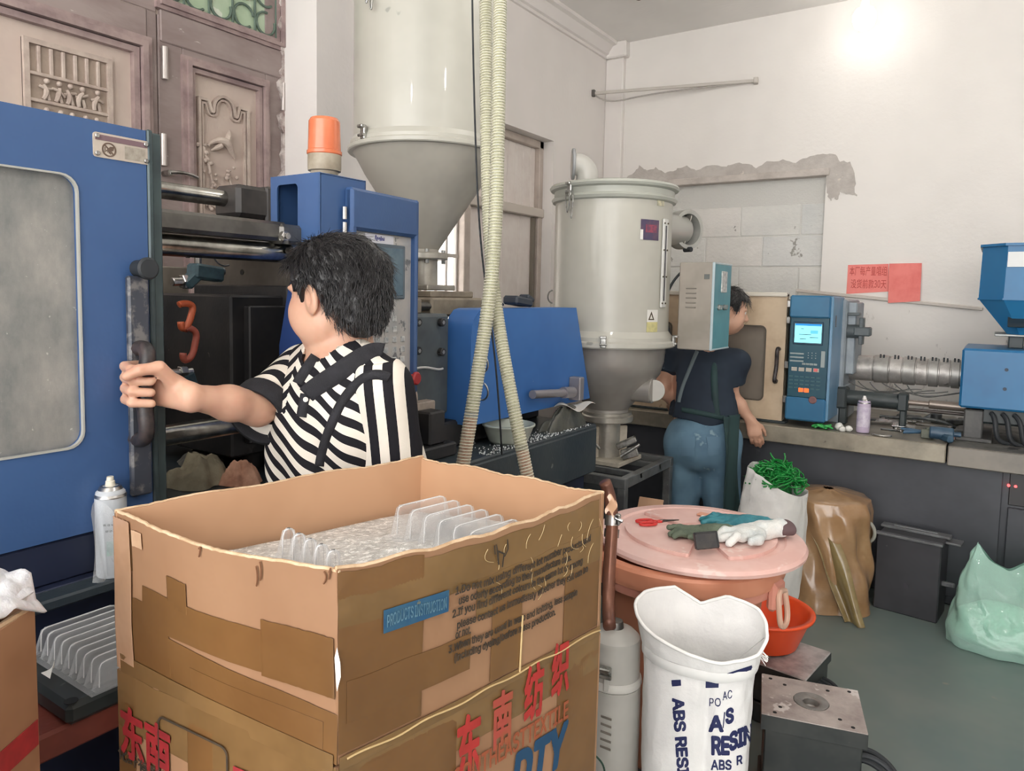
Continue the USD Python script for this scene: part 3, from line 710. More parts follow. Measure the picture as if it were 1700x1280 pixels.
# pillar housing, beacon, control box
hy0 = 1.268; hxf = -1.44
hous = sbox(-1.632, 1.532, hxf, 1.747).difference(rr(.082, .118, .012, -1.565, 1.665))
notch = Polygon([(-1.60, .95), (-1.60, 1.30), (-1.56, 1.46), (-1.50, 1.53), (-1.50, 1.533), (hxf, 1.533), (hxf, .95)])
pl = M1.part('pillar', cat(prism(hous, (0, hy0+.004, 0), (1, 0, 0), (0, 0, 1), .004), box(-1.632, -1.622, hy0+.003, 1.42, 1.532, 1.747, .002), box(hxf-.006, hxf, hy0, 1.43, .95, 1.747, .003), box(-1.632, hxf, hy0+.002, 1.43, 1.741, 1.747, .002), box(-1.632, hxf, 1.425, 1.43, 1.53, 1.747, .001)), blue)
pl.part('pillar_skirt', prism(notch, (0, hy0+.004, 0), (1, 0, 0), (0, 0, 1), .004), mat('machine_blue_shaded', (40, 66, 122), .4))  # darker copy of the pillar blue, its shade put into the colour
pl.part('cavity_plate', cat(box(-1.60, -1.46, hy0+.11, hy0+.12, 1.56, 1.72, .002), cyl((-1.53, hy0+.06, 1.605), (-1.53, hy0+.06, 1.665), .008, 10), box(-1.60, -1.46, hy0+.03, hy0+.1, 1.565, 1.60, .004)), mat('bracket_black', ()))
bx, by, bz = P(537, 286, X=-1.535)
bx, by, bz = -1.520, 1.355, 1.747
bc = M1.part('beacon', lathe([(0, 0), (.032, 0), (.034, .006), (.034, .018), (.043, .02), (.044, .028), (.044, .062), (.0, .062)], 32, (bx, by, bz)), mat('beacon_base', (170, 160, 142), .5, rgb2=(140, 128, 110), scale=12, spots=(110, 96, 80), sscale=24, sth=.68))
bc.part('dome', lathe([(.044, .062), (.046, .064), (.046, .072), (.043, .074), (.041, .150), (.036, .158), (.02, .161), (0, .161)], 36, (bx, by, bz)), mat('beacon_orange', (230, 126, 82), .25, rgb2=(218, 112, 70), scale=10, transmission_weight=.15, coat_weight=.4))
bc.part('mirror', cat(cyl((bx, by, bz+.062), (bx, by, bz+.14), .022, 16), cyl((bx, by, bz+.01), (bx, by, bz+.02), .036, 24)), mat('beacon_base', ()))
cb0 = V(-1.432, 1.352); cb1 = V(-1.462, 1.66)
ux = np.r_[(cb1-cb0)/np.linalg.norm(cb1-cb0), 0]; W = np.linalg.norm(cb1-cb0)*.97; nx = np.cross(ux, V(0, 0, 1))
o = V(*cb0, 1.145)
H = .575


def cp(u, z, n):
    return o+ux*u+V(0, 0, z)+nx*n


cbx = M1.part('control_box', cat(obox(cp(W/2, H/2, -.055), ux, (0, 0, 1), W, H, .10, .008), obox(cp(W/2, H-.055, .004), ux, (0, 0, 1), W, .11, .03, .008), obox(cp(W-.008, H/2, .005), ux, (0, 0, 1), .016, H, .028, .005), obox(cp(.012, H/2, .004), ux, (0, 0, 1), .024, H, .028, .006), obox(cp(W/2, .02, .005), ux, (0, 0, 1), W, .04, .028, .005)), blue)
ks = mat('keypad_sheet', (186, 182, 178), .35, rgb2=(162, 164, 166), scale=9, spots=(120, 122, 124), sscale=24, sth=.62)
cbx.part('panel_sheet', obox(cp(W*.53, .25, -.003), ux, (0, 0, 1), W*.88, .43, .006, .001), ks)
cbx.part('screen_bezel', obox(cp(W*.50, .36, .003), ux, (0, 0, 1), W*.66, .155, .008, .003), mat('bezel_grey', (92, 104, 114), .4)).part('screen', obox(cp(W*.50, .36, .0066), ux, (0, 0, 1), W*.58, .135, .003, .001), mat('dead_lcd', (86, 106, 120), .2, rgb2=(104, 122, 132), scale=16))
cbx.part('name_tape', obox(cp(W*.45, .449, .001), ux, (0, 0, 1), W*.42, .026, .003, .0008), mat('name_tape', (214, 214, 222), .5)).part('handwriting', tube([cp(W*(.38+.012*k), .449+(.006 if k % 2 else -.003)+.002*math.sin(k*2.), .0032) for k in range(12)], .0011, 5), mat('blue_ink', (88, 90, 140), .6))
kk = mat('key_pad_key', (206, 206, 204), .4, rgb2=(150, 156, 160), scale=40)
for r_ in range(6):
    for c_ in range(6):
        if (r_ in (0, 1, 2) and c_ in (0, 5)) or (r_ == 0 and c_ not in (2, 3)):
            continue
        cbx.part('key', obox(cp(W*(.17+.13*c_), .255-.030*r_, .0008), ux, (0, 0, 1), .019, .017, .004, .0015), kk)
cbx.part('indicator', cyl(cp(W*.77, .075, 0), cp(W*.77, .075, .006), .006, 10), glow('red_led', (255, 70, 70), 2.2))
eb = cp(W*.93, .046, .008)
cbx.part('stop_button', cat(cyl(eb-nx*.01, eb+nx*.012, .012, 16), cyl(eb+nx*.012, eb+nx*.026, .020, 24, c=.004)), mat('stop_red', (168, 50, 52), .4))
cbx.part('stop_collar', cyl(eb-nx*.012+V(0, 0, 0)-ux*.03, eb+nx*.004-ux*.03, .017, 20, c=.003), blk_m)
for z_ in (.44, .40):
    cbx.part('hinge', cyl(cp(-.012, z_+.05, .004), cp(-.012, z_+.082, .004), .006, 10), steel)

# injection unit: thrust block, rods, hopper saddle and blue cover
gr_blk = mat('casting_grey', (88, 96, 98), .45, rgb2=(72, 78, 82), scale=6, bump=.06, spots=(120, 122, 118), sscale=16, sth=.72)
tbk = M1.part('thrust_block', cat(box(-2.1, -1.60, 1.72, 2.00, 1.02, 1.375, .01), box(-1.98, -1.62, 2.0, 2.10, 1.02, 1.33, .006)), gr_blk)
for px_, py_ in ((690, 535), (730, 535), (690, 582), (730, 584)):
    q = P(px_, py_, X=-1.60)
    tbk.part('cap_screw', cat(cyl(q, q+V(.018, 0, 0), .014, 18, c=.002), ), blk_m).part('socket', cyl(q+V(.0175, 0, 0), q+V(.0186, 0, 0), .0075, 6), mat('socket_light', (150, 150, 148), .4, .5))
sad = mat('saddle_brown', (150, 140, 124), .5, .2, rgb2=(126, 116, 104), scale=14)
M1.part('guide_rod', cat(cyl((-1.72, 1.66, 1.398), (-1.72, 2.3, 1.398), .016, 16), cyl((-2.0, 1.66, 1.398), (-2.0, 2.3, 1.398), .016, 16)), steel_d, True)
M1.part('rod_block', cat(box(-1.77, -1.66, 1.82, 1.92, 1.375, 1.425, .004)), sad)
M1.part('grease_line', tube([P(690, 612, X=-1.59), P(705, 610, X=-1.58), P(725, 613, X=-1.585), P(735, 612, X=-1.59)], .004, 8), mat('grease_line', (206, 206, 204), .4))
M1.part('injection_cylinder', cat(cyl((-1.78, 1.68, 1.09), (-1.78, 2.6, 1.09), .055, 20, c=.004), box(-1.86, -1.70, 1.7, 1.78, .98, 1.16, .006)), blk_m)
M1.part('barrel_shield', cat(cyl((-1.62, 1.66, 1.10), (-1.62, 1.80, 1.10), .055, 24, c=.006), box(-1.66, -1.56, 1.74, 1.88, 1.04, 1.085, .004)), mat('shield_beige', (196, 176, 164), .5, rgb2=(150, 140, 128), scale=8))
M1.part('carriage_block', cat(box(-2.0, -1.56, 1.70, 2.4, .905, 1.0, .008), box(-1.70, -1.48, 1.66, 1.9, .905, .95, .006), box(-1.62, -1.50, 1.78, 1.86, .95, 1.06, .006)), blk_m)
M1.part('hopper_saddle', cat(box(-2.02, -1.70, 2.02, 2.34, 1.36, 1.43, .008), box(-1.99, -1.73, 2.05, 2.31, 1.43, 1.455, .004)), sad)
cov = [(2.0, .985), (2.0, 1.30), (2.005, 1.335), (2.02, 1.365), (2.045, 1.388), (2.075, 1.395), (2.75, 1.395), (2.90, .985)]
ic = M1.part('unit_cover', prism(cov, (-1.62, 0, 0), (0, 1, 0), (0, 0, 1), .115), blue_hi)
for px_, py_ in ((800, 604), (800, 650)):
    ic.part('pull_ring', tube([P(px_, py_-14, X=-1.504), P(px_+6, py_-11, X=-1.485), P(px_+10, py_, X=-1.475), P(px_+7, py_+11, X=-1.485), P(px_-1, py_+14, X=-1.504)], .0035, 8), steel)
M1.part('hydraulic_rod', cat(cyl(P(884, 655, X=-1.47), P(935, 652, X=-1.47), .017, 20), cyl(P(935, 652, X=-1.47), P(950, 651, X=-1.47), .024, 20), box(-1.505, -1.45, 2.70, 2.74, 1.0, 1.1, .004)), mat('rod_grey', (150, 146, 150), .35, .5))
M1.part('rear_block', box(-2.2, -1.66, 2.36, 2.72, .905, 1.30, .01), blk_m)
# warning lamp cable tray on the cover, small things that belong to the machine
solo('cable_plug', cat(obox(P(860, 503, X=-1.56)*V(1, 1, 0)+V(0, 0, 1.3965+.024), (0, 1, -.1), (1, 0, 0), .12, .07, .034, .008), tube([P(835, 500, X=-1.58)*V(1, 1, 0)+V(0, 0, 1.408), P(826, 500, X=-1.58)*V(1, 1, 0)+V(0, 0, 1.405), P(815, 500, X=-1.56)*V(1, 1, 0)+V(0, 0, 1.404)], .006, 8), obox(P(872, 505, X=-1.56)*V(1, 1, 0)+V(0, .01, 1.3965+.036), (0, 1, -.4), (1, 0, 0), .05, .05, .02, .006)), mat('plug_dark', (50, 56, 66), .5), 'dark cable plug lying on top of the blue cover behind the hoses', 'plug')
# ================================================================== big hopper dryer on the blue machine
grey_p = mat('hopper_grey', (184, 182, 172), .35, rgb2=(173, 171, 161), scale=2.2, bump=.02, spots=(150, 150, 142), sscale=7, sth=.70, coat_weight=.2)
cone_p = mat('hopper_cone_grey', (168, 164, 154), .42, rgb2=(150, 147, 138), scale=3, spots=(190, 186, 176), sscale=6, sth=.68)
zinc = mat('zinc_latch', (190, 190, 186), .3, .9, rgb2=(130, 130, 126), scale=40)


def latch(parent, p, n, h=.05, wire=True, name='latch'):
    """An over-centre latch on a drum: p on the skin, n outward."""
    n = V(*n); n = n/np.linalg.norm(n); t = V(-n[1], n[0], 0); m = [obox(p+n*.008, t, (0, 0, 1), .026, h*.9, .014, .003), obox(p+n*.018+V(0, 0, h*.35), t, (0, 0, 1), .03, .012, .018, .003), cyl(p+n*.018-t*.016+V(0, 0, -h*.2), p+n*.018+t*.016+V(0, 0, -h*.2), .005, 10)]
    if wire:
        a = p+n*.02
        m.append(tube([a-t*.009+V(0, 0, -h*.1), a-t*.010+V(0, 0, -h*.8), a+V(0, 0, -h*1.5), a+t*.010+V(0, 0, -h*.8), a+t*.009+V(0, 0, -h*.1)], .0028, 7, m=40))
        m.append(tube([a+t*.016+V(0, 0, -h*.2), a+t*.017+V(0, 0, -h*1.2), a+t*.026+V(0, 0, -h*1.9), a+t*.034+V(0, 0, -h*1.2), a+t*.030+V(0, 0, -h*.2)], .0028, 7, m=40))
    return parent.part(name, cat(m), zinc)


cx, cy = -1.87, 2.18
toC = V(CAM[0]-cx, CAM[1]-cy, 0); toC /= np.linalg.norm(toC); ang = math.atan2(toC[1], toC[0])


def around(r, deg, z):
    a = ang+math.radians(deg); return V(cx+r*math.cos(a), cy+r*math.sin(a), z), V(math.cos(a), math.sin(a), 0)


D1 = thing('hopper_dryer', 'tall grey hopper dryer standing on the blue machine behind the orange beacon', 'hopper dryer')
zf = 1.985
D1.part('body', lathe([(.277, zf+.03), (.277, 2.95), (.270, 2.97), (0, 2.97)], 72, (cx, cy, 0)), grey_p)
D1.part('flange', lathe([(.0, zf-.012), (.296, zf-.012), (.300, zf-.008), (.300, zf+.004), (.296, zf+.008), (.290, zf+.010), (.290, zf+.022), (.286, zf+.028), (.272, zf+.05), (.272, zf+.06)], 72, (cx, cy, 0)), grey_p)
D1.part('cone', lathe([(0, zf-.012), (.280, zf-.012), (.262, zf-.04), (.235, zf-.09), (.052, 1.615), (.052, 1.60), (0, 1.60)], 72, (cx, cy, 0)), cone_p)
D1.part('neck', cat(lathe([(0, 1.575), (.085, 1.575), (.088, 1.58), (.088, 1.598), (.085, 1.602), (0, 1.602)], 40, (cx, cy, 0)), lathe([(0, 1.475), (.048, 1.475), (.048, 1.576), (0, 1.576)], 32, (cx, cy, 0)), box(cx-.085, cx+.085, cy-.085, cy+.085, 1.4565, 1.478, .004)), mat('neck_steel', (176, 172, 162), .35, .5, rgb2=(150, 146, 138), scale=9))
for k in range(4):
    a = math.radians(45+90*k); D1.part('bolt', cyl((cx+.07*math.cos(a), cy+.07*math.sin(a), 1.56), (cx+.07*math.cos(a), cy+.07*math.sin(a), 1.615), .008, 6, c=.001), zinc)
p, nn = around(.286, -50, zf+.03); latch(D1, p, nn, .055, False)
p, nn = around(.286, 50, zf+.03); latch(D1, p, nn, .055, False)
p, nn = around(.279, -46, 2.56); latch(D1, p, nn, .07, True)
D1.part('sight_strip', box(cx+.15, cx+.16, cy+.24, cy+.26, 2.1, 2.6, .002), zinc)
# lift door plate and cable trunk up the back of the drum
q, nn = around(.272, 62, 2.4)
D1.part('cable_trunk', obox(q+V(0, 0, .1), (-nn[1], nn[0], 0), (0, 0, 1), .035, .95, .03, .004), mat('trunk_pale', (214, 214, 206), .45))

# ================================================================== second dryer on its frame
st_m = mat('stand_steel', (118, 120, 120), .4, .4, rgb2=(92, 94, 96), scale=9, spots=(160, 158, 150), sscale=22, sth=.7)
SX0, SX1, SY0, SY1, SZ = -1.79, -1.30, 2.86, 3.43, .65
stn = thing('dryer_stand', 'dark welded steel frame stand under the second grey dryer', 'stand')
fm = box
b = .04
stn.part('top_frame', cat(box(SX0, SX1, SY0, SY0+b, SZ-.045, SZ, .003), box(SX0, SX1, SY1-b, SY1, SZ-.045, SZ, .003), box(SX0, SX0+b, SY0+b, SY1-b, SZ-.045, SZ-.0005, .003), box(SX1-b, SX1, SY0+b, SY1-b, SZ-.045, SZ-.0005, .003)), st_m)
stn.part('cross_bar', cat(box(SX0, SX1, 3.02, 3.045, SZ-.03, SZ-.002, .003)), st_m); stn.part('cross_bar', cat(box(SX0, SX1, 3.245, 3.27, SZ-.03, SZ-.002, .003)), st_m)
for x in (SX0, SX1-b):
    for y in (SY0, SY1-b):
        stn.part('leg', box(x+.001, x+b-.001, y+.001, y+b-.001, 0, SZ-.044, .003), st_m)
stn.part('side_plate', box(SX0+.02, SX1-.01, SY0+.01, SY0+.016, .1, SZ-.04, .001), mat('stand_plate', (86, 92, 94), .45, .3, rgb2=(70, 74, 76), scale=6))
cx, cy = -1.545, 3.165
toC = V(CAM[0]-cx, CAM[1]-cy, 0); toC /= np.linalg.norm(toC); ang = math.atan2(toC[1], toC[0])
D2 = thing('hopper_dryer', 'shorter grey hopper dryer with clamped lid, elbow pipe and teal-sided control cabinet', 'hopper dryer')
D2.part('base_plate', cat(box(cx-.13, cx+.13, cy-.13, cy+.13, SZ, SZ+.022, .003)), mat('base_plate_pale', (196, 188, 172), .5, rgb2=(168, 160, 146), scale=14))
D2.part('neck', cat(lathe([(0, SZ+.02), (.065, SZ+.02), (.065, .85), (0, .85)], 36, (cx, cy, 0)), lathe([(0, .845), (.122, .845), (.125, .85), (.125, .872), (.122, .876), (.118, .878), (.118, .892), (0, .892)], 48, (cx, cy, 0))), mat('neck_steel', ()))
for deg in (-40, 100, 220):
    a = ang+math.radians(deg); q = V(cx, cy, 0)+V(math.cos(a), math.sin(a), 0)*.08
    D2.part('gusset', obox(q+V(0, 0, .745), (math.cos(a), math.sin(a), 0), (0, 0, 1), .04, .15, .012, .003), mat('base_plate_pale', ()))
zb, zt = 1.235, 1.945
D2.part('cone', lathe([(0, .89), (.10, .89), (.10, .905), (.245, 1.08), (.262, 1.14), (.268, zb-.02), (0, zb-.02)], 72, (cx, cy, 0)), mat('cone_steel', (158, 154, 148), .38, .3, rgb2=(140, 134, 128), scale=3, spots=(176, 172, 164), sscale=6, sth=.68))
D2.part('flange', lathe([(0, zb-.022), (.305, zb-.022), (.310, zb-.016), (.310, zb+.002), (.305, zb+.006), (.298, zb+.010), (.298, zb+.026), (.292, zb+.032), (.275, zb+.055), (.272, zb+.06)], 72, (cx, cy, 0)), grey_p)
D2.part('body', lathe([(.276, zb+.03), (.276, zt-.05), (.0, zt-.05)], 72, (cx, cy, 0)), grey_p)
D2.part('lid_rim', lathe([(.27, zt-.07), (.290, zt-.062), (.296, zt-.05), (.290, zt-.042), (.283, zt-.038), (.283, zt-.012), (.300, zt-.006), (.306, zt+.004), (.300, zt+.014), (.285, zt+.018), (.24, zt+.026), (.0, zt+.034)], 72, (cx, cy, 0)), mat('lid_grey', (178, 180, 171), .35, rgb2=(168, 170, 161), scale=3))


def around(r, deg, z):
    a = ang+math.radians(deg); return V(cx+r*math.cos(a), cy+r*math.sin(a), z), V(math.cos(a), math.sin(a), 0)


p, nn = around(.288, -42, zt-.02); latch(D2, p, nn, .07, True)
p, nn = around(.300, -5, zb+.01); latch(D2, p, nn, .06, False)
p, nn = around(.300, 75, zb+.01); latch(D2, p, nn, .06, False)
p, nn = around(.280, -84, 1.44); D2.part('hook', tube([p+V(0, 0, .03), p+nn*.02+V(0, 0, .015), p+nn*.018+V(0, 0, -.02), p+V(0, 0, -.03)], .004, 7), zinc)
# elbow on the lid
e0 = P(985, 312, d=3.60); ex, ey = cx-.085, cy-.115
left = -r0
el = D2.part('elbow', tube([(ex, ey, zt+.01), (ex, ey, zt+.06)]+[V(ex, ey, zt+.06)+left*(.055-.055*math.cos(t))+V(0, 0, .055*math.sin(t)) for t in np.linspace(.3, math.pi/2, 6)]+[V(ex, ey, zt+.115)+left*.075], .052, 24, m=30), mat('elbow_grey', (186, 184, 178), .35), True)
a_ = V(ex, ey, zt+.115)+left*.06
el.part('elbow_flange', cyl(a_, a_+left*.014, .072, 32, c=.003), mat('elbow_flange', (150, 152, 154), .4))
# fan intake drum, sight glass, labels
q, nn = around(.262, 74, 1.80); fdir = V(.62, -.72, .0); fdir /= np.linalg.norm(fdir)
fc = P(1142, 381, d=3.62)
fx = V(.78, -.35, 0); fx /= np.linalg.norm(fx)
fan = D2.part('fan_housing', prism(Point(0, 0).buffer(.098, quad_segs=12).difference(Point(0, 0).buffer(.078, quad_segs=12)), fc-fx*.06, (-fx[1], fx[0], 0), (0, 0, 1), .07), mat('fan_grey', (176, 176, 170), .35, .3))
fan.part('fan_back', cyl(fc-fx*.055, fc-fx*.045, .085, 36), mat('fan_dark', (118, 118, 116), .35, .5))
t_ = V(-fx[1], fx[0], 0); fan.part('damper', obox(fc-fx*.02, t_*.3+V(0, 0, 1), fx, .15, .05, .006, .002), mat('neck_steel', ()))
fan.part('clamp_knob', cyl(fc+V(0, 0, -.10)-fx*.02, fc+V(0, 0, -.10)+fx*.03, .013, 14, c=.003), mat('black_rubber', ()))
fan.part('duct', cyl(fc-fx*.06, V(cx, cy, 1.76)+fx*.20, .075, 32), mat('fan_grey', ()))


def on_drum(deg0, deg1, z0, z1, r=.277, t=.0012, n=10):
    def f(u, v):
        a = ang+np.radians(deg0+(deg1-deg0)*u); return np.stack([cx+r*np.cos(a), cy+r*np.sin(a), z0+(z1-z0)*v], -1)
    return grid(f, n, 2, t)


D2.part('rating_label', on_drum(26, 47, 1.70, 1.79, .2785), mat('navy_label', (74, 66, 92), .4, rgb2=(96, 74, 92), scale=30)).part('red_print', on_drum(31, 44, 1.733, 1.768, .2795), mat('label_red', (150, 70, 88), .5, rgb2=(100, 66, 88), scale=60))
D2.part('torn_corner', on_drum(25.5, 28.5, 1.70, 1.745, .2793), mat('paper_white', (222, 220, 214), .6))
D2.part('cream_label', on_drum(44, 54, 1.855, 1.89, .2785), mat('cream_label', (206, 200, 170), .5, rgb2=(160, 158, 138), scale=40))
wl = D2.part('warning_label', on_drum(36, 50, 1.335, 1.39, .2785), mat('paper_white', ())); D2.part('yellow_label', on_drum(36, 50, 1.29, 1.335, .2785), mat('yellow_label', (206, 198, 140), .5, rgb2=(186, 180, 130), scale=40))
p, nn = around(.279, 41, 1.362); t_ = V(-nn[1], nn[0], 0)
wl.part('symbol', prism(Polygon([(-.018, -.018), (.018, -.018), (0, .020)]).difference(Polygon([(-.010, -.013), (.010, -.013), (0, .009)])), p, t_, (0, 0, 1), .001), mat('faded_print', ()))
p, nn = around(.279, 56, 1.60); t_ = V(-nn[1], nn[0], 0)
sg = D2.part('sight_glass', cat(obox(p+nn*.004-t_*.0, t_, (0, 0, 1), .040, .40, .010, .003)), mat('sight_frame', (206, 206, 202), .35, .2))
sg.part('slot', obox(p+nn*.0085, t_, (0, 0, 1), .012, .34, .004, .002), mat('slot_dark', (74, 72, 78), .2))
for k in range(4):
    for s in (-1, 1):
        sg.part('screw', cyl(p+nn*.008+t_*s*.014+V(0, 0, -.18+.12*k), p+nn*.012+t_*s*.014+V(0, 0, -.18+.12*k), .004, 8), mat('faded_print', ()))
# clean-out hatch on the cone
hd = P(1085, 648, d=3.38); hn = V(.45, -.85, -.1); hn /= np.linalg.norm(hn)
q = V(cx, cy, 1.02)
D2.part('cleanout_tube', cyl(q+hn*.02, hd, .062, 28, c=.004), mat('cone_steel', ())).part('hatch', cyl(hd, hd+hn*.012, .052, 28, c=.003), mat('hatch_pale', (190, 188, 182), .4))
D2.part('shut_off_slide', cat(obox(P(1040, 735, d=3.42), (.8, .3, .45), (0, 0, 1), .10, .03, .035, .005), obox(P(1045, 752, d=3.42), (.8, .3, .3), (0, 0, 1), .08, .05, .02, .005), cyl(P(1030, 758, d=3.42), P(1062, 738, d=3.40), .008, 10)), zinc)
D2.part('drain_valve', cat(cyl(P(985, 728, d=3.45), P(978, 738, d=3.44), .016, 14), cyl(P(983, 730, d=3.45), P(995, 745, d=3.46), .007, 10)), zinc)
# control cabinet hung on the dryer
X0, X1, Y0, Y1, Z0, Z1 = -1.245, -1.085, 3.27, 3.53, 1.205, 1.612
cab = D2.part('control_cabinet', box(X0, X1, Y0, Y1, Z0, Z1, .004), mat('cabinet_beige', (160, 152, 142), .5, rgb2=(142, 136, 126), scale=4, spots=(110, 104, 96), sscale=7, sth=.70))
cab.part('front_panel', box(X1-.002, X1+.006, Y0+.004, Y1-.004, Z0+.006, Z1-.006, .002), mat('teal_panel', (92, 150, 160), .45, rgb2=(84, 142, 154), scale=8))
cab.part('edge_trim', cat(box(X1-.004, X1+.008, Y0-.001, Y0+.008, Z0, Z1, .002), box(X1-.004, X1+.008, Y0, Y1, Z0, Z0+.008, .002), box(X1-.004, X1+.008, Y0, Y1, Z1-.008, Z1, .002)), mat('cab_edge', (172, 188, 194), .4))
cab.part('meter', box(X1+.005, X1+.012, 3.37, 3.45, 1.475, 1.575, .003), mat('meter_white', (206, 208, 204), .4, rgb2=(150, 156, 156), scale=60))
for y in (3.345, 3.425):
    cab.part('switch_knob', cat(cyl((X1+.004, y, 1.405), (X1+.012, y, 1.405), .014, 16), obox((X1+.018, y, 1.405), (0, .4, 1), (1, 0, 0), .024, .016, .008, .002)), steel)
for k in range(5):
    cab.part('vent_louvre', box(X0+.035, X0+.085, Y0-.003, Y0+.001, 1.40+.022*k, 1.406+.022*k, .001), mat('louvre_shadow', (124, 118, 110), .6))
cab.part('badge', box(X0+.12, X0+.145, Y0-.002, Y0+.001, 1.535, 1.557, .0005), mat('badge_dark', (96, 100, 98), .5))
cab.part('cable', tube([(X0+.02, Y0+.05, Z1-.02), (X0-.03, Y0+.02, Z1-.08), (X0-.04, Y0+.03, Z0+.05)], .006, 8), mat('black_rubber', ()))

# ================================================================== material hoses and the hanging wire
hose_m = clear('ribbed_hose', (216, 212, 190), .80, .25, trans=(.93, .95, .86))
rib_m = mat('hose_rib', (220, 217, 200), .4, rgb2=(204, 202, 184), scale=6)
pel_m = mat('pink_pellets', (178, 124, 108), .7, rgb2=(150, 104, 92), scale=40, bump=.6, bscale=160)


def material_hose(pts, r, label, fill=None):
    t = thing('material_hose', label, 'hose'); c = spline(pts, 160); qq = c-CAM; fill = np.argmax(PY-F*(qq@up)/(qq@fw) > fill)/160
    t.part('hose_wall', tube(c, r, 20, raw=True), hose_m, True)
    L = np.r_[0, np.cumsum(np.linalg.norm(np.diff(c, axis=0), axis=1))]; n = int(L[-1]/.0085); a = np.linspace(0, 2*np.pi*n, n*10)
    pos = np.stack([np.interp(np.linspace(0, L[-1], len(a)), L, c[:, i]) for i in range(3)], 1); tg = np.gradient(pos, axis=0); tg /= np.linalg.norm(tg, axis=1, keepdims=True)
    u = np.cross(tg, V(.6, .8, 0)); u /= np.linalg.norm(u, axis=1, keepdims=True); w = np.cross(tg, u)
    t.part('spiral_rib', tube(pos+(r+.0002)*(np.cos(a)[:, None]*u+np.sin(a)[:, None]*w), .0016, 5, raw=True), rib_m, True)
    if fill:
        k = int(160*fill); t.part('pellet_fill', tube(c[k:-1], r*.975, 16, raw=True), pel_m, True)
    t.part('inner_tube', tube(c[:int(160*(fill or .98))], r*.80, 14, raw=True), mat('hose_inside', (204, 200, 180), .5, rgb2=(188, 185, 164), scale=5), True)
    return t


d1, d2 = 2.06, 2.12
material_hose([P(832, -260, d=d2), P(830, 0, d=d2), P(826, 250, d=d1), P(815, 470, d=d1), P(795, 610, d=d1), P(770, 762, d=d1-.02), P(740, 930, d=2.02), P(700, 1180, d=2.0), P(690, 1262, d=2.02)], .0195, 'ribbed clear hose bending down to the left in front of the window', 688)
material_hose([P(800, -260, d=d2+.1), P(806, 0, d=d2+.1), P(808, 250, d=d2+.06), P(820, 480, d=d1+.075), P(842, 620, d=d1+.03), P(873, 778, d=d1), P(905, 950, d=2.04), P(930, 1180, d=2.06), P(935, 1240, d=2.06)], .0185, 'ribbed clear hose bending down to the right beside the dryer stand', 742)
solo('hanging_wire', tube([P(783, -200, d=2.2), P(784, 0, d=2.2), P(790, 250, d=2.2), P(800, 420, d=2.2), P(822, 600, d=2.24), P(830, 700, d=2.26), P(833, 752, X=-1.375)], .003, 7, m=60), mat('black_rubber', ()), 'thin black wire hanging beside the two clear hoses', 'wire', smooth=True)
# ================================================================== teal-blue machine along the back wall
teal_b = mat('teal_blue', (52, 112, 148), .4, rgb2=(46, 100, 136), scale=4, spots=(96, 140, 164), sscale=18, sth=.74)
teal_c = mat('carriage_blue', (38, 110, 158), .38, rgb2=(34, 100, 148), scale=3)
side_b = mat('panel_side_blue', (120, 152, 180), .4, rgb2=(96, 138, 168), scale=4)
cream = mat('cream_guard', (196, 176, 150), .5, rgb2=(176, 154, 128), scale=5, spots=(146, 122, 98), sscale=9, sth=.66)
bench = mat('bench_metal', (150, 144, 132), .38, .35, rgb2=(124, 120, 110), scale=5, spots=(92, 86, 78), sscale=14, sth=.68)
base2 = mat('dark_base', (66, 68, 74), .5, rgb2=(54, 56, 62), scale=2.5, bump=.04, spots=(92, 92, 92), sscale=10, sth=.72)
dk = mat('machine_dark', (44, 52, 54), .45, rgb2=(60, 66, 66), scale=10)
M2 = thing('injection_machine', 'teal-blue injection moulding machine with lit control screen along the back wall', 'injection moulding machine')
YF = 3.92
SPL = P(1572, 745, Y=YF-.02)[0]
M2.part('base', box(-2.12, 1.6, YF+.06, 4.92, 0, .70, .008), base2)
for i, (a, b) in enumerate(((-2.10, -1.18), (-1.175, SPL+.225), (SPL+.25, 1.0))):
    M2.part('base_panel', box(a, b, YF+.04, YF+.075, .05, .695 if i < 2 else .52, .004), base2)
q = P(1678, 806, Y=YF+.06)
rc = M2.part('recess_panel', box(SPL+.25, 1.0, YF+.055, YF+.07, .53, .69, .003), mat('recess_dark', (40, 38, 40), .4))
for dx in (-.008, .018):
    rc.part('indicator', cyl((q[0]+dx, YF+.050, q[2]), (q[0]+dx, YF+.06, q[2]), .006, 12), glow('red_lamp', (255, 60, 60), 6.))
M2.part('bench_top', box(-2.12, SPL-.003, YF-.02, 4.92, .755, .785, .004), bench); M2.part('bench_front', box(-2.12, SPL-.003, YF-.024, YF+.02, .698, .787, .005), mat('bench_front', (158, 150, 134), .4, .3, rgb2=(128, 122, 110), scale=6, spots=(96, 88, 78), sscale=10, sth=.66))
M2.part('bench_top', box(SPL+.003, 1.6, YF-.02, 4.92, .755, .782, .004), mat('bench_dirty', (124, 122, 116), .5, .2, rgb2=(86, 84, 82), scale=8, spots=(58, 58, 58), sscale=12, sth=.6)); M2.part('bench_front', box(SPL+.003, 1.6, YF-.024, YF+.02, .690, .784, .005), mat('bench_front_2', (126, 120, 112), .4, .3, rgb2=(108, 104, 98), scale=6))
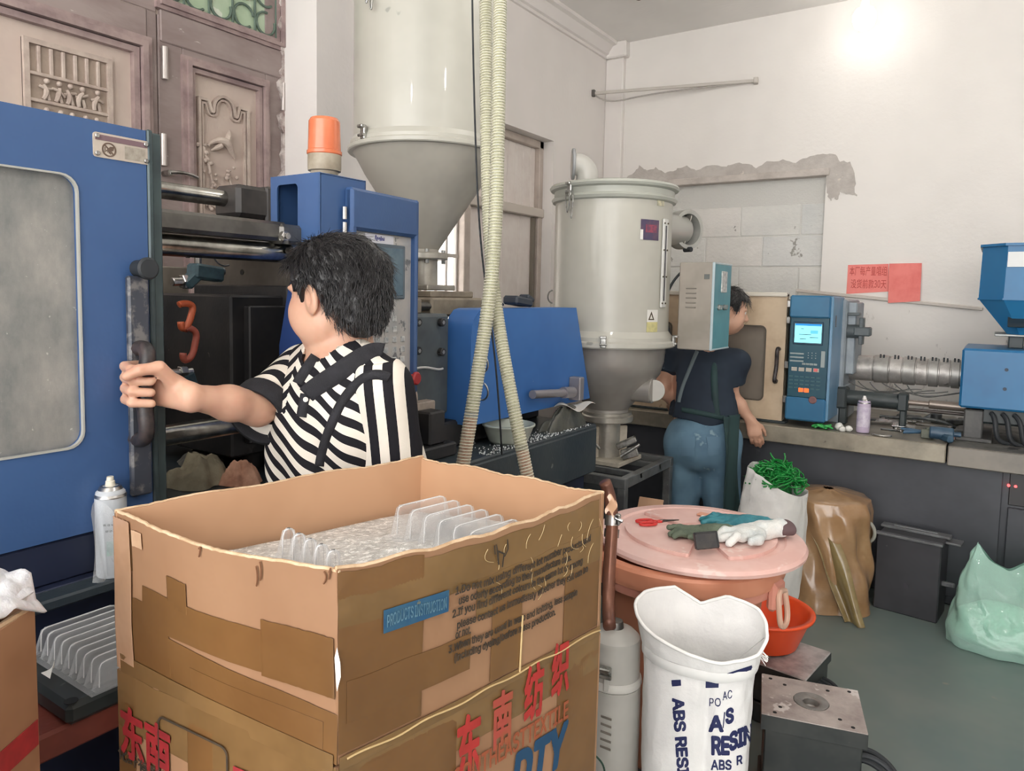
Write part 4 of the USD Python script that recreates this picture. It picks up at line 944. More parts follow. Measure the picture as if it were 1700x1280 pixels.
# guard door
gx1 = P(1303, 600, Y=4.0)[0]; q0, q1 = P(1205, 540, Y=4.0), P(1268, 664, Y=4.0)
M2.part('guard_housing', box(-2.05, gx1, 4.03, 4.75, .785, 1.45, .01), mat('guard_inner', (120, 110, 96), .6))
wx0, wx1, wz0_, wz1_ = q0[0]-.22, q1[0], q1[2]-.005, q0[2]+.008
g2 = M2.part('guard_door', prism(sbox(-2.05, .80, gx1, 1.475).difference(rr(wx1-wx0, wz1_-wz0_, .03, (wx0+wx1)/2, (wz0_+wz1_)/2)).difference(rr(.42, wz1_-wz0_, .03, -1.76, (wz0_+wz1_)/2)), (0, 4.02, 0), (1, 0, 0), (0, 0, 1), .03), cream)
g2.part('door_cap', box(-2.05, gx1, 3.975, 4.03, 1.462, 1.485, .004), mat('cap_pale', (206, 200, 188), .4))
wmat = mat('dark_window', (126, 118, 108), .25, rgb2=(108, 100, 92), scale=3, coat_weight=.3)
for c, w_ in (((wx0+wx1)/2, wx1-wx0), (-1.76, .42)):
    g2.part('window', prism(rr(w_-.002, wz1_-wz0_-.002, .03, c, (wz0_+wz1_)/2), (0, 4.012, 0), (1, 0, 0), (0, 0, 1), .006), wmat)
    g2.part('gasket', prism(rr(w_, wz1_-wz0_, .03, c, (wz0_+wz1_)/2).difference(rr(w_-.014, wz1_-wz0_-.014, .026, c, (wz0_+wz1_)/2)), (0, 3.992, 0), (1, 0, 0), (0, 0, 1), .006), mat('gasket_dark', (84, 76, 66), .6))
h0, h1 = P(1291, 580, Y=3.96), P(1286, 633, Y=3.96)
g2.part('handle', tube([h0+V(0, .03, .0), h0+V(0, -.005, -.004), h0*.7+h1*.3, h0*.3+h1*.7, h1+V(0, -.005, .004), h1+V(0, .03, 0)], .0105, 12, m=40), mat('black_handle', ()))
M2.part('track', box(-2.05, gx1+.02, 3.985, 4.06, .785, .80, .003), dk)
# control column
px0, px1 = P(1311, 490, Y=3.93), P(1385, 492, Y=3.93)
cx0, cx1, zt2, zb2 = px0[0]+.004, px1[0]-.012, px0[2], .822
lean = .0
cc = M2.part('control_column', cat(box(cx0, cx1, 3.955, 4.24, zb2, zt2, .006), box(cx0, cx1, 3.925, 3.97, zt2-.115, zt2, .008), box(cx0, cx1, 3.925, 3.97, zb2, zb2+.12, .008)), teal_b)
cc.part('side_plate', box(cx1-.002, cx1+.012, 3.93, 4.24, zb2+.01, zt2-.004, .004), side_b)
W2 = cx1-cx0


def cp2(u, z):
    return V(cx0+W2*u, 3.953, zb2+(zt2-zb2)*z)


pm = mat('console_teal', (40, 78, 94), .35, rgb2=(46, 86, 100), scale=10)
cc.part('console', box(cx0+.004, cx1-.004, 3.945, 3.958, zb2+.12, zt2-.112, .003), pm)
sc = cc.part('screen_bezel', obox(cp2(.47, .70)+V(0, -.008, 0), (1, 0, 0), (0, 0, 1), W2*.74, .118, .010, .003), mat('console_bezel', (36, 66, 86), .4))
n = {'tc': ('texture_coordinate', {}), 'sx': ('separate_xyz', {}), 'r': ('rgb_ramp', {'ramp': [(0, S(120, 205, 235)), (.25, S(190, 250, 250)), (.45, S(205, 255, 250)), (.62, S(150, 235, 240)), (.8, S(110, 200, 235)), (1, S(70, 150, 215))]}),
     'mr': ('map_range', {'from_min': float(cp2(0, .645)[2]), 'from_max': float(cp2(0, .765)[2])}), 'e': ('emission', {'strength': 1.15})}
scr_m = usdkit.material(stage, '/World/Looks/lit_screen', {'r': ('emission', {'color': S(150, 235, 242), 'strength': 1.25})}, [], surface='r.emission')
sc.part('screen', obox(cp2(.47, .70)+V(0, -.0125, 0), (1, 0, 0), (0, 0, 1), W2*.66, .098, .002, .0005), scr_m)
band = glow('screen_band', (60, 150, 220), 1.1)
sc.part('screen_bar', obox(cp2(.47, .768)+V(0, -.0140, 0), (1, 0, 0), (0, 0, 1), W2*.64, .010, .0006, .0001), band)
sc.part('screen_bar', obox(cp2(.62, .712)+V(0, -.0140, 0), (1, 0, 0), (0, 0, 1), W2*.18, .016, .0006, .0001), glow('screen_band_2', (110, 205, 235), 1.1))
sc.part('screen_text', cat(*[obox(cp2(u, z)+V(0, -.0140, 0), (1, 0, 0), (0, 0, 1), W2*w_, .003, .0006, .0001) for u, z, w_ in ((.33, .735, .06), (.62, .668, .2), (.40, .690, .3), (.35, .655, .15))]), glow('screen_ink', (90, 150, 170), .7), kind='stuff')
kg = mat('console_key', (150, 160, 160), .4); kd = mat('console_key_dark', (70, 104, 112), .4)
keys = []
for r_ in range(3):
    for c_ in range(4):
        keys.append((.09+.085*c_, .535-.030*r_, .018, .008, kg))
for r_, zz in enumerate((.545, .525, .505)):
    for c_ in range(3):
        keys.append((.50+.09*c_, zz, .005, .005, kg))
for c_ in range(4):
    keys.append((.40+.095*c_, .455, .017, .010, kg))
for c_ in range(4):
    keys.append((.17+.18*c_, .410, .028, .020, mat('console_key_warm', (176, 170, 160), .4)))
for r_ in range(4):
    for c_ in range(6):
        keys.append((.10+.135*c_, .350-.030*r_, .020, .007, kd))
for u, z, w_, h_, mm in keys:
    cc.part('key', obox(cp2(u, z)+V(0, -.009, 0), (1, 0, 0), (0, 0, 1), w_, h_, .003, .001), mm)
cc.part('key_strip', obox(cp2(.86, .50)+V(0, -.009, 0), (1, 0, 0), (0, 0, 1), .020, .085, .004, .002), kg)
for c_ in range(2):
    cc.part('lit_key', obox(cp2(.36+.14*c_, .245)+V(0, -.010, 0), (1, 0, 0), (0, 0, 1), .024, .022, .004, .002), glow('amber_key', (255, 110, 60), 1.4))
cc.part('red_key', obox(cp2(.70, .412)+V(0, -.011, 0), (1, 0, 0), (0, 0, 1), .018, .016, .003, .001), mat('soft_red', (220, 110, 110), .4))
s = cp2(.68, .175); cc.part('stop_button', cat(cyl(s+V(0, -.004, 0), s+V(0, -.02, 0), .013, 16), cyl(s+V(0, -.02, 0), s+V(0, -.032, 0), .020, 24, c=.004)), mat('old_red', (120, 84, 84), .4))
for z in (.93, .80, .44, .16):
    cc.part('hinge', box(cx0-.016, cx0+.002, 3.935, 3.955, zb2+(zt2-zb2)*z-.018, zb2+(zt2-zb2)*z+.018, .003), steel)
cc.part('lock_slot', box(cx1+.010, cx1+.014, 4.00, 4.02, zt2-.16, zt2-.10, .001), mat('slot_dark', ()))
# fixed platen behind the column, its clamps
pg = mat('platen_pale', (150, 158, 164), .45, .2, rgb2=(124, 134, 142), scale=6)
M2.part('platen', cat(box(-.80, -.66, 4.20, 4.62, .785, 1.455, .008), box(-.70, -.62, 4.26, 4.50, 1.05, 1.44, .006), box(-.70, -.65, 4.22, 4.56, .80, .99, .006)), pg)
pe = M2.part('pull_in_cylinder', cat(cyl((-.70, 4.25, 1.285), (-.60, 4.25, 1.285), .036, 20, c=.003), box(-.625, -.545, 4.21, 4.29, 1.262, 1.31, .006), box(-.60, -.58, 4.215, 4.285, 1.215, 1.36, .004), box(-.66, -.60, 4.22, 4.28, 1.37, 1.385, .003)), gr_blk)
# barrel with heater bands
ba, bb_ = P(1388, 610, Y=4.42), P(1594, 615, Y=4.42)
zc = (ba[2]+bb_[2])/2-.006; r = .072
br = M2.part('barrel', cyl((-.70, 4.42, zc), (.1, 4.42, zc), r*.92, 32), mat('barrel_steel', (176, 172, 168), .35, .5, rgb2=(140, 138, 134), scale=10), True)
hb = mat('heater_band', (190, 186, 182), .4, .5, rgb2=(150, 146, 142), scale=14, spots=(120, 116, 112), sscale=18, sth=.66)
xs = [P(x, 610, Y=4.42)[0] for x in (1392, 1452, 1478, 1500, 1522, 1542, 1560, 1580, 1596)]
for i, (a, b) in enumerate(zip(xs, xs[1:])):
    br.part('heater_band', cyl((a+.002, 4.42, zc), (b-.004, 4.42, zc), r*(1.0 if i else .97)+(.004 if i % 2 else 0), 32, c=.002), hb if i % 2 == 0 else mat('heater_band_2', (168, 166, 162), .4, .5, rgb2=(140, 138, 134), scale=9))
    if i:
        br.part('terminal', cat(box((a+b)/2-.012, (a+b)/2-.004, 4.38, 4.392, zc+r*.86, zc+r+.012, .001), box((a+b)/2+.004, (a+b)/2+.012, 4.38, 4.392, zc+r*.86, zc+r+.010, .001)), mat('black_rubber', ()))
M2.part('heater_wire', cat(*[tube([(xs[0]+.05+.06*k, 4.38, zc-r), (xs[0]+.12+.06*k, 4.37, zc-r-.03-.012*(k % 3)), (xs[0]+.22+.06*k, 4.37, zc-r-.05+.01*(k % 2)), (min(xs[0]+.36+.06*k, .0), 4.38, zc-r-.02)], .003, 6) for k in range(6)]), mat('wire_grey', (90, 90, 88), .5), kind='stuff')
# travel cylinder and rod
q0, q1, q2, q3 = (P(x, y, Y=4.22) for x, y in ((1395, 655), (1508, 668), (1542, 672), (1600, 675)))
zc2 = q1[2]
M2.part('travel_cylinder', cat(cyl((q0[0]-.05, 4.22, zc2), (q1[0]-.02, 4.22, zc2), .040, 24, c=.003), box(q1[0]-.05, q1[0], 4.18, 4.26, zc2-.046, zc2+.046, .008), box(q0[0]-.02, q0[0]+.04, 4.17, 4.27, zc2-.06, zc2+.055, .01), box(q0[0]+.0, q0[0]+.04, 4.19, 4.25, .785, zc2-.03, .006), box(q1[0]-.035, q1[0]-.005, 4.19, 4.25, .785, zc2-.03, .006)), dk)
M2.part('travel_rod', cat(cyl((q1[0]-.03, 4.22, zc2), (q2[0]+.02, 4.22, zc2), .014, 16), cyl((q2[0], 4.22, zc2), (q3[0]+.1, 4.22, zc2), .022, 18, c=.003)), mat('rod_brown', (132, 122, 114), .35, .6))
M2.part('guide_bar', cyl((q0[0], 4.3, .885), (.3, 4.3, .885), .008, 12), mat('guide_dark', (84, 76, 72), .4, .3))
# carriage cover, stand, sliders
c0, c1 = P(1598, 578, Y=4.1), P(1592, 676, Y=4.1)
cv = M2.part('carriage_cover', box(c0[0], .62, 4.1, 4.62, c1[2], c0[2], .010), teal_c)
for px_, py_ in ((1671, 614), (1668, 646)):
    cv.part('screw', cyl(P(px_, py_, Y=4.102), P(px_, py_, Y=4.094), .008, 12), mat('screw_dark', (30, 50, 70), .5))
gx = P(1597, 675, Y=4.1)[0]
M2.part('carriage_foot', cat(box(gx+.01, gx+.09, 4.12, 4.5, .782, c1[2]-.01, .006), box(gx-.02, gx+.13, 4.10, 4.5, .782, .80, .004)), mat('foot_grey', (88, 88, 86), .5, rgb2=(70, 70, 70), scale=12))
M2.part('carriage_slide', cat(box(gx+.08, .6, 4.14, 4.55, .87, c1[2]+.005, .01), box(gx+.27, gx+.33, 4.12, 4.2, .782, .90, .006), box(gx+.36, gx+.42, 4.12, 4.2, .782, .85, .006)), dk)
for k in range(3):
    M2.part('hydraulic_hose', tube([(gx+.12+.045*k, 4.13, .925), (gx+.14+.05*k, 4.10, .87), (gx+.15+.05*k, 4.10, .82), (gx+.20+.07*k, 4.12, .79)], .011, 10), mat('black_rubber', ()))
# ------------------------------------------------------------------ blue material hopper
h0, h1, h2 = P(1634, 405, Y=4.15), P(1624, 496, Y=4.15), P(1672, 556, Y=4.15)
hcx, hcy = h0[0]+.30, 4.42
HW = hcx-h1[0]


def ring_oct(hw, z, ch):
    return [(hcx+x, hcy+y, z) for x, y in ((-hw, -hw+ch), (-hw+ch, -hw), (hw-ch, -hw), (hw, -hw+ch), (hw, hw-ch), (hw-ch, hw), (-hw+ch, hw), (-hw, hw-ch))]


HP = thing('material_hopper', 'blue faceted material hopper with a white square label on top of the teal-blue machine', 'hopper')
HP.part('bin', hull(ring_oct(HW, h1[2], .10)+ring_oct(HW*.985, h0[2], .10)), teal_c)
HP.part('funnel', hull(ring_oct(HW, h1[2], .10)+ring_oct(hcx-h2[0], h2[2], .05)), mat('funnel_blue', (44, 120, 170), .4))
HP.part('rim', cat(hull(ring_oct(HW+.006, h0[2]-.012, .10)+ring_oct(HW+.006, h0[2], .10)), hull(ring_oct(HW+.004, h1[2]-.004, .1)+ring_oct(HW+.004, h1[2]+.004, .1))), teal_c)
HP.part('base_flange', box(h2[0]-.05, 2*hcx-h2[0]+.05, hcy-.16, hcy+.16, h2[2]-.012, h2[2], .003), mat('flange_steel', (160, 160, 156), .4, .4))
HP.part('throat', cat(box(h2[0]+.01, h2[0]+.07, hcy-.12, hcy+.12, c0[2]+.001, h2[2]-.01, .004), box(h2[0]+.10, 2*hcx-h2[0]-.02, hcy-.12, hcy+.12, c0[2]+.001, h2[2]-.01, .004)), mat('throat_dark', (70, 78, 80), .5))
l0, l1 = P(1674, 418, Y=hcy-HW), P(1730, 443, Y=hcy-HW)
HP.part('label', box(l0[0], l1[0], hcy-HW-.002, hcy-HW+.004, l1[2], l0[2], .0005), mat('label_white', (214, 216, 216), .45))
w0, w1 = P(1680, 511, Y=hcy-HW+.06), P(1735, 547, Y=hcy-HW+.10)
HP.part('sight_window', obox(((w0+w1)/2)+V(0, -.004, .0), (1, 0, 0), (0, .62, 1), .16, .10, .012, .004), mat('sight_dark', (30, 44, 54), .15))

# ------------------------------------------------------------------ clutter on the back bench
bt = .787


def sphere(c, r, s=1):
    m = trimesh.creation.icosphere(s, r); m.apply_translation(c); return m


def spray(name_label, x, y, z, h, r, body, cap, valve=True):
    t = thing('spray_can', name_label, 'spray can')
    t.part('can', lathe([(0, 0), (r*.94, 0), (r, .004), (r, h*.80), (r*.93, h*.85), (r*.62, h*.90), (r*.60, h*.905), (0, h*.905)], 32, (x, y, z)), body)
    t.part('nozzle', lathe([(r*.32, h*.90), (r*.30, h*.955), (r*.24, h*.96), (r*.22, h*1.0), (0, h*1.0)], 18, (x, y, z)), cap)
    t.part('rim', lathe([(r*.9, h*.845), (r*1.02, h*.80), (r*1.02, h*.815), (r*.66, h*.905), (r*.5, h*.91)], 32, (x, y, z)), steel)
    return t


q = P(1432, 718, Y=4.0)
sc2 = spray('lilac and white spray can standing among tools on the back bench', q[0], 4.0, bt, .185, .031, mat('can_lilac', (190, 176, 196), .35, rgb2=(176, 160, 184), scale=6), mat('nozzle_white', (226, 222, 218), .4))
sc2.part('label', lathe([(.0313, .03), (.0316, .03), (.0316, .13), (.0313, .13)], 32, (q[0], 4.0, bt)), mat('can_label', (206, 198, 210), .4, rgb2=(180, 166, 190), scale=30))
rg = np.random.default_rng(11)
def bench_bit(name, label, catg, px, py, mk, mm, group=None):
    q = P(px, py, Z=bt+.004); return solo(name, mk(V(q[0], min(max(q[1], YF+.01), 4.6), bt)), mm, label, catg, group)


al = mat('foil_bright', (206, 206, 206), .3, .6, rgb2=(160, 160, 160), scale=30, bump=.4)
tool_d = mat('tool_dark', (78, 82, 84), .4, .5, rgb2=(110, 112, 110), scale=30)
tool_b = mat('tool_blue', (50, 84, 112), .4, rgb2=(70, 100, 120), scale=20)
bench_bit('allen_key', 'small bent steel key lying at the bench edge beside the lilac spray can', 'tool', 1462, 728, lambda q: tube([q+V(-.05, 0, .006), q+V(.02, -.01, .006), q+V(.035, .01, .006)], .005, 8), steel)
bench_bit('wrench', 'long bright steel wrench on the back bench', 'wrench', 1520, 716, lambda q: cat(obox(q+V(0, 0, .008), (1, -.12, 0), (0, 1, 0), .16, .016, .008, .003), cyl(q+V(.09, -.012, .002), q+V(.09, -.012, .014), .017, 14, c=.002), cyl(q+V(-.09, .012, .002), q+V(-.09, .012, .014), .015, 14, c=.002)), steel)
for k, (px, py) in enumerate(((1480, 703), (1500, 712))):
    bench_bit('foil_scrap', ('larger crumpled bright foil scrap at the back of the bench tools', 'smaller crumpled bright foil scrap between spray can and blue pliers')[k], 'scrap', px, py, lambda q: grid(lambda u, v: np.stack([q[0]+(u-.5)*.15*(1-.3*k), q[1]+(v-.5)*.07, q[2]+.012+.018*meshkit.noise(np.stack([u*5, v*3, u*0+k], -1))], -1), 14, 8, .002), al)
bench_bit('pliers', 'blue-handled pliers in the pile of tools on the back bench', 'pliers', 1530, 722, lambda q: cat(tube([q+V(-.09, .01, .02), q+V(-.03, .0, .022), q+V(.0, .0, .02)], .009, 8), tube([q+V(-.08, -.03, .014), q+V(-.03, -.016, .018), q+V(.0, .0, .02)], .009, 8), obox(q+V(.03, 0, .02), (1, .1, 0), (0, 1, 0), .07, .022, .012, .003)), tool_b)
bench_bit('socket_box', 'small square greenish metal block on the back bench', 'block', 1540, 726, lambda q: cat(obox(q+V(0, 0, .022), (1, -.1, 0), (0, 1, 0), .055, .04, .044, .004), cyl(q+V(.0, 0, .04), q+V(0, 0, .052), .012, 12)), mat('block_green', (104, 108, 96), .5, .2, rgb2=(84, 88, 80), scale=20))
bench_bit('impact_driver', 'dark blue power tool lying on the back bench by the split in the bench top', 'power tool', 1562, 730, lambda q: cat(cyl(q+V(-.05, .0, .035), q+V(.05, .01, .035), .030, 20, c=.005), obox(q+V(.02, -.02, .02), (.6, -1, 0), (0, 0, 1), .10, .035, .03, .008), cyl(q+V(.05, .01, .035), q+V(.08, .013, .035), .012, 14)), mat('tool_navy', (44, 70, 92), .4, rgb2=(60, 86, 104), scale=14))
bench_bit('rubber_stopper', 'small pinkish rubber stopper at the right end of the bench tools', 'stopper', 1577, 728, lambda q: lathe([(0, 0), (.02, .002), (.023, .02), (.016, .036), (0, .038)], 18, q), mat('stopper_pink', (206, 160, 146), .5))
bench_bit('pry_bar', 'long dark pry bar lying across the bench tools', 'bar', 1535, 707, lambda q: tube([q+V(-.22, .02, .03), q+V(-.05, 0, .04), q+V(.1, -.01, .03), q+V(.14, .0, .012)], .009, 8), tool_d)
for k, (px, py) in enumerate(((1510, 694), (1545, 690), (1560, 688), (1585, 700))):
    bench_bit('steel_offcut', ('low dark steel offcut under the tools behind the foil', 'triangular grey steel offcut standing behind the tools', 'round dark steel plug behind the tools', 'dark steel offcut next to the carriage foot')[k], 'offcut', px, py, lambda q: (hull([q+V(-.05, 0, 0), q+V(.05, 0, 0), q+V(.05, .03, 0), q+V(-.05, .03, 0), q+V(.04, .01, .06), q+V(.03, .02, .06)]) if k == 1 else cyl(q+V(0, 0, 0), q+V(0, 0, .05), .028, 18, c=.004) if k == 2 else obox(q+V(0, 0, .014), (1, .2*k, 0), (0, 1, 0), .12, .05, .028, .005)), tool_d)
for k, (px, py, L_, W__, an, mm, nm, lb) in enumerate(((1495, 700, .13, .018, .2, steel, 'spanner', 'bright open-ended spanner lying towards the back of the bench tools'), (1518, 700, .10, .03, -.5, al, 'metal_clip', 'bright metal clip in the middle of the bench tools'), (1450, 700, .14, .05, .5, tool_d, 'scraper', 'grey scraper blade behind the lilac spray can'), (1548, 712, .16, .02, -.2, steel, 'file', 'thin bright steel file across the blue pliers'), (1592, 722, .10, .05, .3, tool_d, 'steel_offcut', 'flat dark offcut at the split of the bench top'), (1478, 722, .09, .022, -.3, steel, 'feeler_blade', 'short bright blade near the bench edge'))):
    bench_bit(nm, lb, 'tool', px, py, lambda q: cat(obox(q+V(0, 0, .009+.004*k), (math.cos(an), math.sin(an), .04), (-math.sin(an), math.cos(an), 0), L_, W__, .010, .003), obox(q+V(math.cos(an)*L_*.5, math.sin(an)*L_*.5, .012+.004*k), (math.cos(an), math.sin(an), 0), (-math.sin(an), math.cos(an), 0), .022, W__*1.5, .012, .003)), mm)
wp_m = mat('white_scraps', (222, 220, 214), .5, rgb2=(196, 196, 190), scale=20)
q = P(1393, 714, Z=bt)
for k, (dx, dy, r_) in enumerate(((0, 0, .022), (.045, -.005, .018), (.02, -.03, .016))):
    m_ = trimesh.creation.icosphere(2, r_); m_.vertices *= 1+.35*(meshkit.noise(m_.vertices*90+k*9)-.5)[:, None]; m_.vertices[:, 2] = np.maximum(m_.vertices[:, 2], -r_*.7); m_.apply_translation((q[0]+dx, max(q[1]+dy, YF+.03), bt+r_*.7))
    solo('white_lump', m_, wp_m, ('largest white plastic lump next to the green scrap on the bench', 'white plastic lump nearest the lilac spray can', 'smallest white plastic lump at the bench edge')[k], 'scrap', smooth=True)
q = P(1365, 712, Z=bt)
solo('green_scrap', cat(*[tube([(q[0]+rg.normal(0, .02), YF+.05+rg.normal(0, .012), bt+.004), (q[0]+rg.normal(0, .025), YF+.05+rg.normal(0, .015), bt+.02), (q[0]+rg.normal(0, .03), YF+.05+rg.normal(0, .015), bt+.006)], .006, 6) for _ in range(9)]), mat('green_scrap', (70, 178, 92), .45), 'small green plastic scrap at the foot of the control column on the bench', 'scrap', smooth=True)
q = P(1410, 665, Y=4.74)
solo('white_bag', grid(lambda u, v: np.stack([q[0]+(u-.5)*.16, 4.74+.03*np.sin(u*9+v*4)+.0*u, bt+.002+v*(.13+.05*np.sin(u*7))], -1), 20, 14, .003), wp_m, 'crumpled white plastic bag behind the black cylinder on the back bench', 'bag', smooth=True)

# ================================================================== on the floor along the back machine
# white sack of green sprues
def sack(cxy, w, d, h, z0, seed, nu=72, nv=40, top=None, lean=(0, 0), rot=0., bulge=.12, wr=.012):
    """A standing woven sack as a closed sheet: u around, v up; returns its point function."""
    def f(u, v):
        a = 2*np.pi*u; p = 2.6-1.2*v
        c, s_ = np.cos(a), np.sin(a); rad = (np.abs(c)**p+np.abs(s_)**p)**(-1/p)
        bel = 1+bulge*np.sin(np.pi*np.clip(v*.95, 0, 1))-.05*v
        n_ = meshkit.fbm(np.stack([c*1.6+seed, s_*1.6, v*3.2], -1), 3, seed)-.5; n2 = meshkit.noise(np.stack([c*5+seed, s_*5, v*9], -1), seed+5)-.5
        rr_ = rad*bel*(1+.10*n_)+wr/w*2*n2
        x, y = rr_*c*w/2, rr_*s_*d/2; hh = h if top is None else h*top(u)
        z = z0+hh*v; cr, sr = math.cos(rot), math.sin(rot)
        return np.stack([cxy[0]+x*cr-y*sr+lean[0]*v, cxy[1]+x*sr+y*cr+lean[1]*v, z], -1)
    return f


wov = mat('woven_sack', (222, 220, 216), .55, rgb2=(206, 205, 202), scale=6, bump=.25, bscale=28)
q = P(1270, 860, d=3.30)
f_ = sack((q[0], q[1]), .285, .22, .64, 0, 3, top=lambda u: 1+.10*np.cos(2*np.pi*u-2.55), rot=.62, lean=(.045, .01))
sk = thing('sack', 'white woven sack filled with green plastic sprues in front of the back machine', 'sack')
sk.part('cloth', grid(f_, 80, 40, .003, cu=True), wov, True)
sk.part('bottom', lathe([(0, .002), (.12, .002), (.12, .01), (0, .01)], 24, (q[0], q[1], 0)), wov)
grn = mat('green_sprue', (34, 140, 62), .35, rgb2=(24, 116, 48), scale=20)
rg = np.random.default_rng(5); ms = []
for _ in range(240):
    a, rr_ = rg.uniform(0, 2*np.pi), .12*math.sqrt(rg.uniform()); c = V(q[0]+.04+rr_*math.cos(a)*.95, q[1]-.005+rr_*math.sin(a)*.75, .625+.085*(1-(rr_/.12)**2)+rg.normal(0, .010)); d_ = rg.normal(0, 1, 3)*V(1, 1, .5); d_ /= np.linalg.norm(d_)
    ms.append(tube([c-d_*.032, c+rg.normal(0, .010, 3), c+d_*.032], .0036, 5, m=5))
sk.part('sprue_fill', lathe([(0, .50), (.07, .52), (.075, .60), (.06, .66), (0, .685)], 24, (q[0]+.035, q[1], 0)), mat('green_dark', (20, 92, 40), .6), True)
solo('green_sprues', cat(*ms), grn, 'tangled green plastic sprues heaped in the white woven sack', 'plastic sprues', kind='stuff')

# barrel wrapped in brown film
bc_ = P(1385, 960, d=3.52); bx_, by_ = bc_[0]-.045, bc_[1]-.02
film = mat('brown_film', (168, 134, 98), .24, rgb2=(146, 112, 78), scale=5, bump=.5, bscale=9., spots=(176, 146, 112), sscale=8, sth=.66, coat_weight=.6, coat_roughness=.15)
bw = thing('wrapped_bin', 'round bin wrapped in shiny brown plastic film in front of the back machine', 'bin')


def wrapf(u, v):
    a = 2*np.pi*u; base = np.interp(v, [0, .08, .45, .80, .92, 1], [.235, .215, .190, .195, .180, .02]); z = np.interp(v, [0, .08, .45, .80, .92, 1], [.0, .06, .27, .46, .515, .545])
    n_ = meshkit.noise(np.stack([np.cos(a)*2.2, np.sin(a)*2.2, v*3-np.cos(a-.6)*1.2], -1), 4)-.5; fold = np.abs(np.sin(a*5+v*4.5))**3
    r_ = base*(1+.26*n_*(1-v*.6))+.024*fold*np.sin(np.pi*np.clip(v, 0, .9)); return np.stack([bx_+r_*np.cos(a), by_+r_*np.sin(a), np.maximum(z+.03*n_*np.sin(np.pi*np.clip(v*1.1, 0, 1)), .002)], -1)


bw.part('film', grid(wrapf, 120, 50, 0, cu=True), film, True)
t_ = V(.35, -.9, 0); a_ = V(bx_, by_, .38)+V(.05, -.17, 0)
bw.part('film_tail', grid(lambda u, v: np.stack([bx_+.03+.15*v+(u-.5)*.13*(1-.35*v), by_-.185-.06*v+.02*np.sin(u*6), .36-.355*v+.02*np.sin(u*5+v*7)*(1-v)], -1), 14, 20, .003), mat('film_olive', (142, 124, 82), .3, rgb2=(120, 100, 64), scale=8, coat_weight=.4), True)
hq = P(1440, 880, d=3.44)
bw.part('handle', tube([hq+V(-.02, 0, .04), hq+V(.02, -.01, .03), hq+V(.03, -.01, -.03), hq+V(.0, 0, -.06), hq+V(-.05, .01, -.055)], .008, 10), mat('bin_handle', (150, 150, 140), .5))
# black steel box
b0, b1 = P(1450, 1008, Z=0), P(1553, 1036, Z=0)
ux_ = (b1-b0)/np.linalg.norm(b1-b0); Wb = np.linalg.norm(b1-b0)*1.03; nb = np.cross(ux_, V(0, 0, 1)); c_ = (b0+b1)/2-nb*.092
bxm = mat('black_box_steel', (58, 58, 62), .42, rgb2=(48, 48, 52), scale=5, spots=(92, 90, 88), sscale=12, sth=.7)
bb2 = thing('steel_box', 'black steel box with a slotted lid leaning by the back machine base', 'box')
bb2.part('body', obox(c_+V(0, 0, .18), ux_, nb*-1, Wb, .18, .36, .005), bxm)
bb2.part('lid_flange', cat(obox(c_+V(0, 0, .362)+nb*.082, ux_, nb*-1, Wb*1.04, .03, .012, .002), obox(c_+V(0, 0, .366)-nb*.06, ux_, nb*-1, Wb*1.1, .06, .012, .002)), mat('box_edge', (120, 122, 124), .4, .4, rgb2=(92, 92, 94), scale=12))
bb2.part('lid_slot', obox(c_+V(0, 0, .374)-nb*.055, ux_, nb*-1, Wb*.7, .012, .004, .001), mat('slot_pale', (140, 144, 146), .35, .4))
bb2.part('side_lug', obox(c_+ux_*(Wb/2+.02)+V(0, 0, .17)+nb*.02, ux_, nb*-1, .06, .02, .02, .003), mat('box_edge', ())); bb2.part('side_lug', obox(c_+ux_*(Wb/2+.025)+V(0, 0, .35)-nb*.05, ux_, nb*-1, .07, .08, .01, .002), mat('box_edge', ()))
bb2.part('keyhole', cyl(c_+nb*.089+V(0, 0, .14), c_+nb*.092+V(0, 0, .14), .012, 12), mat('slot_dark', ()))
# green plastic bag, half deflated
gb0, gb1 = P(1566, 1066, Z=0), P(1760, 1112, Z=0)
ug = (gb1-gb0)/np.linalg.norm(gb1-gb0); ng = np.cross(V(0, 0, 1), ug); ng /= np.linalg.norm(ng); Lg = np.linalg.norm(gb1-gb0)
gbm = clear('green_film', (190, 228, 214), .55, .06, bump=.9, bscale=14., trans=(.74, .93, .85))


def gbag(u, v):
    a = 2*np.pi*u; c, s_ = np.cos(a), np.sin(a)
    n_ = meshkit.fbm(np.stack([c*1.5, s_*1.5, v*3], -1), 3, 9)-.5; n2 = meshkit.noise(np.stack([c*4+3, s_*4, v*7+c*2], -1), 8)-.5
    w_ = np.interp(v, [0, .1, .6, .9, 1], [.98, 1.0, .88, .80, .78]); d_ = np.interp(v, [0, .15, .6, .9, 1], [.55, .62, .40, .16, .06])
    p = 3.; rad = (np.abs(c)**p+np.abs(s_)**p)**(-1/p)
    x = (.5+.5*w_*rad*c)*Lg+.05*v+.02*n2; y = .15*d_*rad*s_*2+.035*n_+.02*n2
    h_ = .43+.07*np.cos((x/Lg)*2*np.pi)*1.0-.05*(x/Lg)
    z = np.maximum(.003, v*h_*(1+.05*n2)+.02*n_*(1-v)); return gb0+x[..., None]*ug+(y+.12)[..., None]*ng+z[..., None]*V(0, 0, 1)


